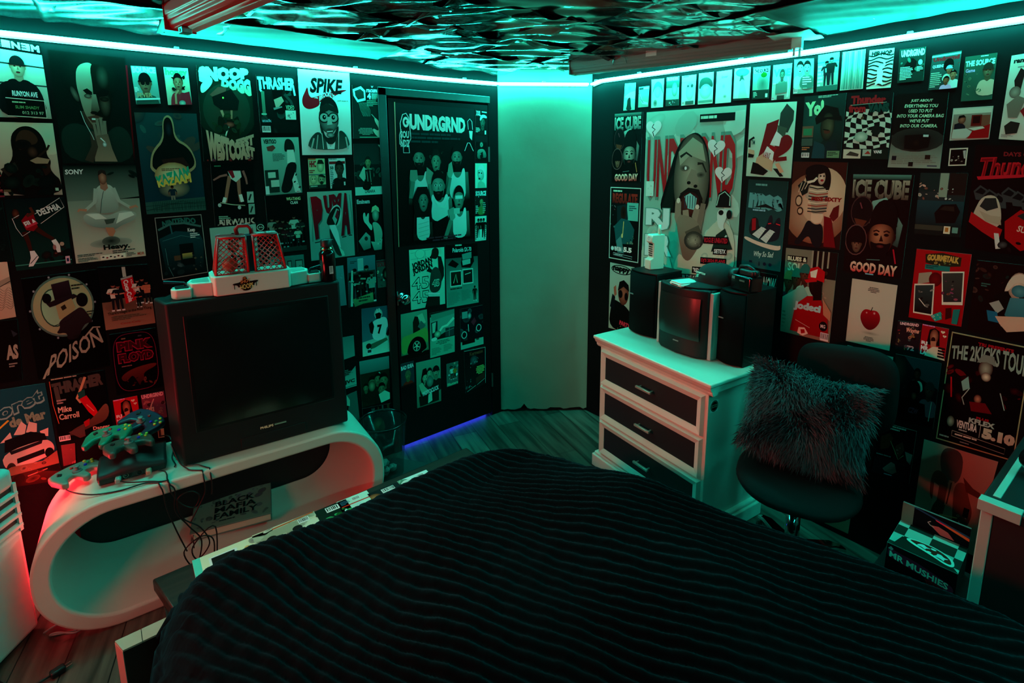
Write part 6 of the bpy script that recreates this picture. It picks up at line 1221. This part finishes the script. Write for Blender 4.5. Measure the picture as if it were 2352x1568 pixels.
p.g('2a3a36','68,14 80,2 96,12 96,24 86,40 66,38').g('3a4a40','64,30 84,34 80,46 64,42').g('6a1c20','40,28 66,22 62,40 52,56 24,76 34,48').g('6a1c20','84,40 100,50 92,64 60,76 58,92 50,70 66,52').g('bfe0d4','62,38 74,44 70,58 50,56').g('8a1820','50,56 66,60 56,72 44,68').g('b08a72','22,74 40,66 60,76 58,92 40,88 20,82').g('dfe8e0','44,58 60,66 58,78 36,70').t('VANS',36,66,16,8,'7a2420',rot=16).g('14100f','14,80 26,82 50,92 40,98 10,96').g('14100f','2,68 16,70 14,74 2,74').g('b08a72','2,62 16,64 16,70 2,68').g('10191a','60,88 70,88 84,98 76,99').g('c08a70','64,82 72,80 84,92 76,94').st('6a1c20',9,'64,76 88,74').st('14100f',5,'4,60 4,50 14,46').t('TM',8,50,8,6,'244')
p = P('dark blue shoe advert with a swollen pale logo and two trainers', 'R', (1720,412,1811,417,1792,624,1703,609), '12302f','1f4f50')
p.t('nnoe',8,15,82,17,'4f8a8c',q=[(6,14),(92,16),(94,34),(5,32)],bold=.13).l(20,4,60,4,1,'5a8a88').g('0c1c1c','18,31 50,26 82,32 50,30').l(18,33,66,3,1,'7ab')
p.g('1a2426','10,60 16,42 34,42 38,54 54,52 60,62 30,66').g('8a1c24','18,44 28,43 30,56 20,58').g('18222a','34,64 56,52 62,38 70,38 72,50 82,40 90,40 92,56 88,66 50,70').g('a8b8b4','22,62 44,52 56,54 40,66').g('a8b8b4','44,66 66,54 78,56 60,70').st('c02a30',2.4,'60,48 68,47').st('c02a30',2.4,'80,47 90,48')
for i in range(4): p.st('dee',1.2,[(34+i*5,60-i*2.4),(42+i*5,62-i*2.4)]).st('dee',1.2,[(56+i*5,62-i*2.4),(64+i*5,64-i*2.4)])
p.g('b8b0a0','2,64 40,70 90,72 96,70 96,77 60,76 2,69').t('Why So Sad',28,80,50,8,'9fc4bc',sh=.4,rot=-4).l(20,92,16,5,1,'123').t('&',44,92,5,5,'123').e(60,94,4,2,'123').e(74,94,4,2,'123')
p = P('dark magazine poster of a man in a wide hat under a short bubbly word', 'R', (1849,222,1945,213,1931,364,1839,363), '14302e','0f2422', cat='poster')
p.e(30,40,40,40,'1a403c','14302e').t('Yo!',4,8,46,24,'7fc49a',bold=.07,rot=-4).l(34,1,62,4,2,'7fb0a0').g('0c1614','30,36 52,16 84,22 92,40 70,38').e(62,50,17,22,'4a4a3a','16201c',off=(6,0)).g('0c1614','30,36 92,34 96,42 60,38 34,46').e(62,58,8,3,'4a2c24').st('12201c',3,'52,54 66,56').g('1a3a40','32,72 56,78 70,96 76,100 28,100').g('12262a','60,76 84,70 98,100 60,100').r(0,48,28,18,'5a4a3c').r(3,52,22,11,'2a6a4c').r(0,68,28,12,'3a4a44').l(2,82,26,6,2,'a64').bar(2,91,20,8).r(66,88,30,11,'5a7a5c').l(68,90,26,7,3,'23302c')
p = P('poster of a warped checkerboard under red cartoon lettering', 'R', (1947,215,2053,212,2040,366,1937,365), '10191a')
for j in range(9):
    for i in range(10):
        if (i+j)%2==0:
            def w_(a,b): s_=1+.35*b/9; return (50+(a-5)*11*s_+3*math.sin(b*1.3+a*.5)*(1-abs(a-5)/6), 26+b*6.4+2.5*math.sin(a*1.1+b))
            p.g('a4b4a8',[w_(i,j),w_(i+1,j),w_(i+1,j+1),w_(i,j+1)])
p.b(36,36,40,30,10,'1a2422 3a4a44 0c1211 5a4a34',4,.13).e(38,66,15,8,'a9b9ac','6f8a7c').e(70,56,10,8,'14201e')
p.t('Thunder',10,4,76,13,'8a2024',bold=.06,arch=1).t('from',6,17,38,12,'8a2024',bold=.06).t('VANS',48,15,46,14,'123a36',bold=.08).st('9fc4b0',.6,'10,18 88,14')
p.r(0,84,100,16,'0e2420').r(0,85,40,14,'b0a89a').g('3a3430','6,94 16,88 36,92 34,96').r(44,85,19,10,'8aa094').g('8a3028','48,92 56,87 62,92').t('VANS',68,86,18,5,'cde',bold=.05)
p = P('camera advert with centred capital text on black above a pale page with a dark camera', 'R', (2062,215,2180,212,2159,387,2039,384), '0a1413','0c1110')
p.r(0,56,100,44,'3a3c38','7f8a80').e(50,62,52,16,'0c1110','2a2c2a')
for i,(tx,wd) in enumerate((('JUST ABOUT',42),('EVERYTHING YOU',64),('USED TO PUT',46),('INTO YOUR CAMERA BAG',90),('WE\'VE PUT',38),('INTO OUR CAMERA.',72))): p.t(tx,50-wd/2,8+i*6.6,wd,4.4,'9fc4a8',sh=.2)
p.g('140f0d','26,56 70,54 76,58 74,72 50,76 28,74').r(62,55,10,3,'9aa').e(50,66,9,6,'241a14','0a0807').l(6,80,88,16,7,'6a6a60').r(6,84,9,6,'1a1a22').r(70,82,10,6,'2a1c16').r(40,92,9,6,'1a1414').r(76,96,18,1.6,'334')
p = P('white-bordered photo of a man at a red desk', 'R', (2190,249,2282,243,2272,319,2181,323), '9aa096', cat='photo print')
p.r(3,5,94,90,'7a7a70','6a4a40').r(3,5,94,14,'a8a89c').r(50,24,26,34,'5a1c18').r(54,28,18,22,'2a0e0c').r(76,26,20,70,'6a4034').g('1a1c24','8,50 24,44 36,56 38,70 8,70').e(26,36,10,13,'8a5a48','4a2a20').g('14100f','16,34 18,24 30,22 36,30 26,30').g('9aa098','6,66 40,64 60,78 40,96 4,94').g('8a1618','56,72 98,54 98,96 46,96').g('a8a89c','44,64 80,60 86,66 60,72')
p = P('tiny square white-bordered snapshot under the photo of the man at a red desk', 'R', (2182,341,2224,339,2219,380,2178,381), 'b9b0a4', cat='photo print')
p.r(7,7,86,86,'140d0d').b(14,40,70,36,9,'5a4a44 8a7a74 2a1a1a b0a8a0',3,.12).g('9a9a98','74,16 90,14 92,60 84,60')
p = P('dark red film poster of racing cars under slanting red script, at the right edge', 'R', (2242,332,2425,336,2402,594,2215,569), '1a0a0c','120809')
p.t('DAYS OF',38,6,36,4,'7a2428',bold=.04).t('Thunder',4,10,92,18,'b02028',sh=.35,rot=-5,bold=.04).t('Thunder',5,11,92,18,'7a141c',sh=.35,rot=-5,bold=.0).g('b0202c','6,30 30,28 96,24 60,29 8,33')
for i in range(7): x_=4+i*12; y_=44+(i%3)*3; p.g('3a3a3c',[(x_,y_),(x_+8,y_-6),(x_+18,y_-2),(x_+20,y_+8),(x_+4,y_+8)]).g('141618',[(x_+2,y_+1),(x_+9,y_-4),(x_+16,y_-1),(x_+14,y_+3)])
p.g('a89a8a','8,62 16,48 34,46 42,58 44,74 30,80 6,70').g('2a2c2c','14,58 20,50 34,49 38,58 24,62').g('a01c20','4,64 24,72 46,78 42,90 20,82 2,74').g('9a8a78','14,62 30,66 42,66 44,74 24,72').g('9a1418','48,70 66,58 92,66 98,88 70,96 50,86').t('SUPER',64,74,26,6,'e0b0a0',rot=14).g('2a2c2c','62,64 72,60 88,66 84,72').g('b8b8b4','36,82 42,82 46,96 40,97').b(30,84,68,14,6,'241416 4a4a4c 1a1011',3,.12)
p = P('white-edged concert bill of a seated man dated 5.5, below the narrow rap poster', 'R', (1403,429,1473,432,1466,604,1399,592), '9ab8b0'); p.r(2,1.2,96,97.6,'0c1717','0a1011')
p.l(10,4,60,4,1,'8fb8a4').t('REGULATE',8,8,82,14,'8a2c24',bold=.06,c2='4a1c18').r(58,20,36,24,'4f9a90').l(64,24,26,8,3,'1c3a40').g('14282a','24,26 56,22 62,42 54,58 26,56').e(46,34,9,9,'14100f','2a1c16').g('1a4a4c','16,54 40,42 66,44 84,56 78,76 24,78').st('a89a5a',2.4,'48,46 46,64').e(44,66,3,3,'b0a06a').g('3a6a6c','24,74 40,66 52,90 30,90').b(54,62,34,22,8,'1c3c3c 6a8a74 0c1615',3,.14).b(4,24,14,40,6,'6a3a44 3a5a5c',2,.3).t('VENTURA',18,82,26,6,'bcd',bold=.05).e(12,85,5,3,'9bb').t('5.5',50,81,28,7,'d8e8e0',bold=.06).st('8aa',1,'16,91 80,93 80,96 16,94 16,91').l(20,92.5,56,2,1,'8aa')
p = P('cover poster of a man in round sunglasses touching his head, beside the left speaker', 'R', (1402,602,1458,614,1450,766,1398,752), '7f9a90','8a8a7c')
p.e(48,8,42,7,'0c1211',n=24).e(48,8,38,5.6,'7f9a90',n=24).t('nappy',12,4,72,9,'0c1211',bold=.07).g('0e1110','0,100 8,64 22,54 40,56 70,60 96,70 100,100').e(60,42,22,18,'8a5040','4a241c').g('0c0d0d','36,40 42,26 60,22 80,28 84,38 60,32').e(48,44,9,6,'0a0a0b').e(72,46,7,6,'0a0a0b').g('8a5040','18,36 28,32 32,46 22,50').g('12151a','4,66 14,46 26,50 22,72').t('PARTY',48,85,46,7,'b03040',rot=8,bold=.06).b(40,93,50,6,6,'a64 864',2,.1)
p = P('clothing advert of a black-haired woman in a striped jumper raising an arm', 'R', (1823,371,1948,373,1929,574,1810,561), '3a1c16','2a1612')
p.e(48,54,62,42,'b09078','7a4a38',n=30).e(60,40,44,34,'c8ac92','b09078',n=30).g('0a0a0b','20,10 40,2 66,4 74,16 72,34 56,38 40,30').g('0a0a0b','24,14 40,30 30,28').e(56,18,7,8,'d0b0a0','9a7868').g('0a0a0b','46,12 58,8 64,14 62,12 52,14').e(57,21,3,1.4,'8a2028').e(54,16,1.6,1,'111').e(60,16,1.6,1,'111')
p.g('a89a86','32,26 50,28 64,28 72,42 70,54 64,60 42,62 40,46 24,40',c2='8a7c6c')
for i in range(9): p.st(['14201e','c8b8a0','8a3a2c','1c2a34'][i%4],2.2,[(34,29+i*3.6),(50,31+i*3.4),(70,29+i*3.4)])
p.g('14201e','12,28 22,22 34,26 32,36 22,40')
for i in range(3): p.st('b8a890',1.2,[(14+i*6,36-i*2),(20+i*6,24)])
p.st('d0b0a0',5,'30,24 42,22 48,18',4).t('MISS SIXTY',40,40,56,5,'7a1c18',bold=.06,sh=.1).g('c8a890','42,60 66,60 62,70 50,72 42,68').g('0c1a1e','36,66 50,74 66,70 68,100 50,100 40,84 22,100 10,97 26,84').g('6a141a','66,62 80,64 92,98 70,98').g('5a1a18','82,52 92,48 92,62 84,68 76,62').e(16,46,7,7,'3a2820').e(16,46,5,5,'b09078').e(20,58,6,5,'3a2820').e(20,58,4,3,'b09078')
p = P('photo poster of a dark car in a street with a pale rounded figure', 'R', (2115,397,2224,398,2205,545,2100,536), '2a3436','12201f')
p.r(44,0,18,38,'7a8a7c').r(0,0,42,30,'1c2c2c').r(64,0,36,34,'241c1a').b(2,16,52,26,14,'8a5a4c b08a7c 3a2c28 9a9a90',5,.1).b(60,20,24,26,6,'8a928e a8b0aa',3,.14).r(0,44,100,40,'1f3c42','122426').g('14100f','40,64 54,50 84,48 94,60 86,78 46,80').g('2a2420','50,58 60,52 80,52 82,60').r(0,84,62,8,'3a3c34').r(64,84,14,12,'c8c0a8').r(67,86,7,7,'a06a30').r(82,85,12,9,'5a8a80')
p = P('magazine poster of a man in a red cap and red jersey before others', 'R', (1806,569,1926,581,1905,787,1793,759), '6a6a5c','7a6a58', cat='poster')
p.r(54,0,46,30,'1a1512')
for i in range(4): p.r(52+i*10,0,3,24-i*2,'8a8474')
p.r(4,8,40,7,'14100f').t('BLUES &',5,9,38,5,'c8c0a8',bold=.04).t('SOUL',6,16,40,10,'c8c0a8',bold=.03).b(60,16,38,40,6,'8a7a68 3a2c24',3,.2)
for x,y,c,t in ((10,38,'8a6a44','1a2a34'),(26,34,'1c6a5c','2c6a5c'),(42,28,'1f5a54','7fb8a4')): p.bust(x,y,9,11,'5a3a2c',t,cap=c)
p.g('6aa89a','0,58 40,40 52,52 40,100 0,100',c2='2a6a5c').g('8a1218','28,64 50,52 74,50 92,70 98,96 20,96',c2='7a1016').g('a07058','80,52 98,66 98,76 84,70').e(64,36,13,15,'2a1a14','120c0a').g('120c0a','60,36 76,34 78,54 62,56').g('a8141c','48,32 52,20 66,17 80,22 80,34 64,32').g('c8c0b0','52,24 66,20 64,30 54,30').g('a8141c','42,34 66,30 66,34 46,37')
p.t('Jodeci',24,60,54,11,'8fd0c4',bold=.07,sh=.1).st('b8b0a4',.9,'30,82 60,88').g('d0c8b4','38,90 50,89 58,95 48,99 36,97').g('8a1218','42,92 50,91 52,95 44,97').e(86,83,8,5.6,'0c0b0b').t('MG',81,81,9,4,'ddd').bar(82,90,16,9).l(2,74,8,22,5,'2a6a5c')
p = P('plain cream poster of a single red apple', 'R', (1958,639,2062,655,2043,805,1943,782), 'a8a696','9c998a')
p.l(38,9,26,9,4,'333',mid=True).e(54,80,24,3.4,'7a786c','a09d8e').g('8a1420',[(50+22*math.cos(a)*(1-.12*math.sin(a)*(1 if math.sin(a)<0 else 1.6)),58+17*math.sin(a)+(3.2*math.exp(-((a-PI*1.5)**2)*6))) for a in [2*PI*i/36 for i in range(36)]],c2='4a0a12').e(58,48,3,2.2,'d88a84','8a1420').e(41,49,2.4,1.6,'d88a84','8a1420').st('2a1a10',1.8,'50,46 53,39').l(40,86,24,8,4,'333',mid=True)
p = P('bright red poster with two tilted white-bordered photographs and small toys', 'R', (2106,571,2232,584,2208,750,2087,728), '9a161c','8a1218')
p.g('2a2a1e','18,6 50,2 84,6 84,18 50,22 20,18').t('GOURMETALK',22,6,58,9,'b0904a',bold=.07,arch=1).b(24,12,56,8,8,'6a7a4a 2a3a24 a08a4a',3,.07).r(20,20,46,7,'1c6a64').l(22,21,30,5,2,'0c3a3a')
p.g('8a8474','10,34 34,30 36,44 10,50').e(42,40,12,10,'6a1418','4a0c10').g('c8c4b4','52,28 92,24 97,70 60,74').g('3a3c38','54,30 90,26 94,66 62,70',c2='2a2a2c').b(58,34,30,30,10,'5a5a54 8a4a3c 7a3a5a 1c1c1e',3,.14).g('c8c4b4','4,50 42,46 46,92 8,92').g('2c3a3a','6,52 40,48 43,90 10,90',c2='14100f').b(10,54,30,30,8,'6a6a64 14100f 8a8a84',2,.16).st('c8c0b4',1.6,'16,70 30,80').g('3a1410','68,78 78,76 80,90 70,94').g('1f6a64','82,78 94,76 92,98 82,98').g('1f8a80','42,92 60,84 64,94 52,99').b(40,84,28,14,6,'b09a4a 2a8a7c a8a8a0',3,.12)
p = P('dark photo poster of a blonde person hugging a blue-grey soft bear, at the right edge', 'R', (2245,597,2428,617,2398,800,2222,758), '1c0e0e','160b0c')
p.b(0,4,60,50,22,'2a1614 3a2420 1a2a28 4a3430',5,.1).l(10,30,16,6,2,'3a5a54').e(58,28,13,18,'c8b09c','8a6a5c',off=(-2,0)).g('b8a898','40,40 46,18 58,10 70,16 74,36 66,24 54,22 48,34').g('14100f','28,44 44,36 52,46 48,64 34,62').g('2a1c1a','60,40 84,40 92,64 70,70').g('3f6f78','50,44 70,42 74,64 60,80 46,68',c2='2c5a64').e(60,34,10,8,'4f7f86','2c5a64').g('8a8a84','24,56 36,50 44,60 36,68').g('1f5a74','22,66 36,66 40,80 26,80').g('b8907c','34,72 70,66 76,76 44,84').g('b8907c','40,80 78,72 80,82 52,90')
p = P('small busy magazine cover with pink and yellow script, below the red toy poster', 'R', (2063,736,2117,742,2110,811,2056,800), '241c20', cat='magazine cover')
p.t('UNDRGRND',10,3,80,10,'c8a0a4',bold=.05).b(2,16,96,80,24,'5a3a34 8a6a3c 141014 a8705c 2a4a4c 7a2a34',7,.13).t('Wayne',36,20,56,20,'c08a7a',sh=.2,bold=.04).t('72',50,80,30,16,'c88a94',bold=.04)
p = P('small red magazine cover of an open-mouthed man, above the black tour poster corner', 'R', (2119,743,2180,755,2170,828,2111,812), '8a1820', cat='magazine cover'); rj(p)
p = P('black tour poster with a thin yellow border, curved serif title and the date 5.10', 'R', (2187,761,2371,799,2328,1059,2150,1006), '8a8460'); p.r(1.4,1,97.2,98,'060607')
p.t('TRI PRESENTS',36,4.5,44,3,'8a1a24',bold=.05).t('THE 2KICKS TOUR',3,9,96,13,'7a8a80',q=[(3,12),(100,8),(101,26),(4,24)],bold=.03,arch=3)
p.b(4,30,92,28,16,'3a0c12 5a1018 180608 2a0a0e',5,.1).g('0a0b0b','24,56 36,38 46,30 66,32 76,50 84,60 80,66 28,66').e(50,26,9,8,'8a8a7a','3a1a18').g('6a7068','38,22 44,14 58,14 62,22 50,20').e(52,33,6,4,'c8b8a0','5a3a30').st('8a9a90',1.2,'34,46 26,56 30,62').st('8a9a90',1.2,'72,44 80,58').g('6a9088','22,42 30,36 34,46 26,50').e(46,54,5,4,'a86a54','3a1418').st('a01824',2,'8,40 12,58').g('5a1018','36,58 56,56 66,64 40,66')
p.t('PLUS',48,69.6,16,2.2,'8a1a24',bold=.05).t('KFLEX',39,72,33,4.6,'8a9a90',bold=.05).t('VENTURA',24,77,27,7,'a8b0a8',bold=.04).l(28,85,22,2,1,'8a928a').e(16,80,5,5,'9a9a88','3a3a34').st('9a9a90',.6,'55,76 55,88').t('5.10',58,77.5,40,10,'9a9a86',bold=.08).st('8a8a7c',.8,'20,88 88,91 88,96 20,93 20,88').l(24,90,58,2.4,1,'a8a89a',2).l(4,94.5,26,2.6,1,'8a8a84').l(32,96,24,1.4,1,'777')
p = P('dark photo poster of hooded men in a tunnel, right of the swivel chair', 'R', (2058,812,2163,834,2143,985,2045,955), '1c1a1e','070708')
p.g('2a3036','20,0 100,0 100,40 60,30').e(6,24,26,26,'3a2c28','1c1618').bust(52,24,7,8,'5a2420','9a948a',hair='1a0c0c').bust(48,48,13,12,'140e0e','0b0b0c',hair='060607').bust(82,44,10,12,'5a3230','5a3a44',hair='141010',cap='2a2426').e(50,58,6,6,'6a3a30','2a1614').b(4,44,24,30,5,'3a2220 1a1214',2,.2).t('CZW',40,80,24,9,'6a3444',sh=.2,bold=.04).st('8a8a84',1.6,'90,60 88,90').g('050506','20,66 76,66 84,100 12,100').t('CZW',40,76,22,9,'5a2c3a',sh=.2,bold=.04)
p = P('dark advert with small serif text and a round flowery object, under the tunnel photo', 'R', (2025,968,2106,990,2088,1112,1997,1085), '08080a')
p.l(22,2,66,9,2,'8a8680').g('4a2418','8,26 30,16 42,24 34,44 14,50').g('4a2620','52,36 68,26 76,40 66,56 52,52').b(52,30,22,22,6,'6a3434 2a1412 8a5a54',3,.15).st('7a7a5c',1.4,'36,30 50,44 64,60 76,50').g('6a5654','78,42 98,44 96,64 86,58').l(6,58,80,4,1,'5a565a').r(4,64,88,34,'16161a').g('6a4a48','30,84 48,68 58,70 66,84 56,90 36,88').l(36,92,40,3,1,'8a8aa0')
p = P('cream poster of a person in an open brown coat with a blank grey head', 'R', (2123,1008,2293,1060,2235,1275,2094,1205), '8a7468','7a6458')
p.g('3a3a38','26,8 34,0 56,2 60,26 52,38 36,36 28,22',c2='4a4844').g('5a3e34','18,34 28,26 44,34 46,60 44,76 34,90 22,86 30,62 20,60',c2='3a2822').g('5f4238','52,36 66,30 76,46 86,60 80,80 62,84 56,60',c2='3a2822').g('8a6a5a','44,34 52,34 54,60 44,62').st('3a2a24',2,'48,36 47,60').g('4a2c24','62,26 78,34 88,36 92,42 70,40').g('100f12','40,76 70,72 82,100 34,100').st('a89060',2,'40,74 52,72 66,70').g('8a7468','24,42 32,44 32,60 26,70').b(60,54,24,22,6,'8a8a86 3a3234 7a6458',3,.13).g('14100f','72,56 80,56 80,66 72,66')
p = P('red and cream poster of a bundled figure, low behind the swivel chair post', 'R', (1870,1120,1961,1140,1948,1225,1857,1183), '7a2c30','8a6a5a')
p.g('8a6a58','40,60 100,40 100,100 0,80').g('2a2420','44,20 70,8 86,30 82,66 60,70 40,52').b(46,20,38,40,10,'3a342c 5a4a3c 1c1815 6a6a64',3,.14).st('14100f',3,'14,44 30,56 44,52').g('8a7a6c','88,10 98,12 94,70 86,66')
p = P('pale pinkish poster half hidden behind the chair back', 'R', (1947,792,2052,820,2030,955,1928,918), '9a8078','8a746c')
p.b(10,4,80,50,6,'a88c82 8a7068',2,.2)
p = P('green poster corner showing between the cushion and the chair seat', 'R', (1890,985,1985,1003,1973,1068,1880,1046), '4a7a5c','2f5a44')
p.b(50,10,50,80,5,'3f6a50 5a8a6a',2,.2)
p = P('black poster with tall thin white drips of lettering behind the camcorder', 'R', (1706,617,1786,632,1776,697,1698,682), '07090a')
p.t('YOUR',4,4,52,58,'8fb0a4',bold=.02).t('NOW',64,12,34,58,'8fb0a4',bold=.02).b(50,70,46,22,6,'5a8a7c a8a04a 14211f',3,.12)
def finish():
    for s in SHEETS:
        nm, lb, ct_, gp = s.meta; tag(s.build(nm), lb, ct_, gp)
finish()
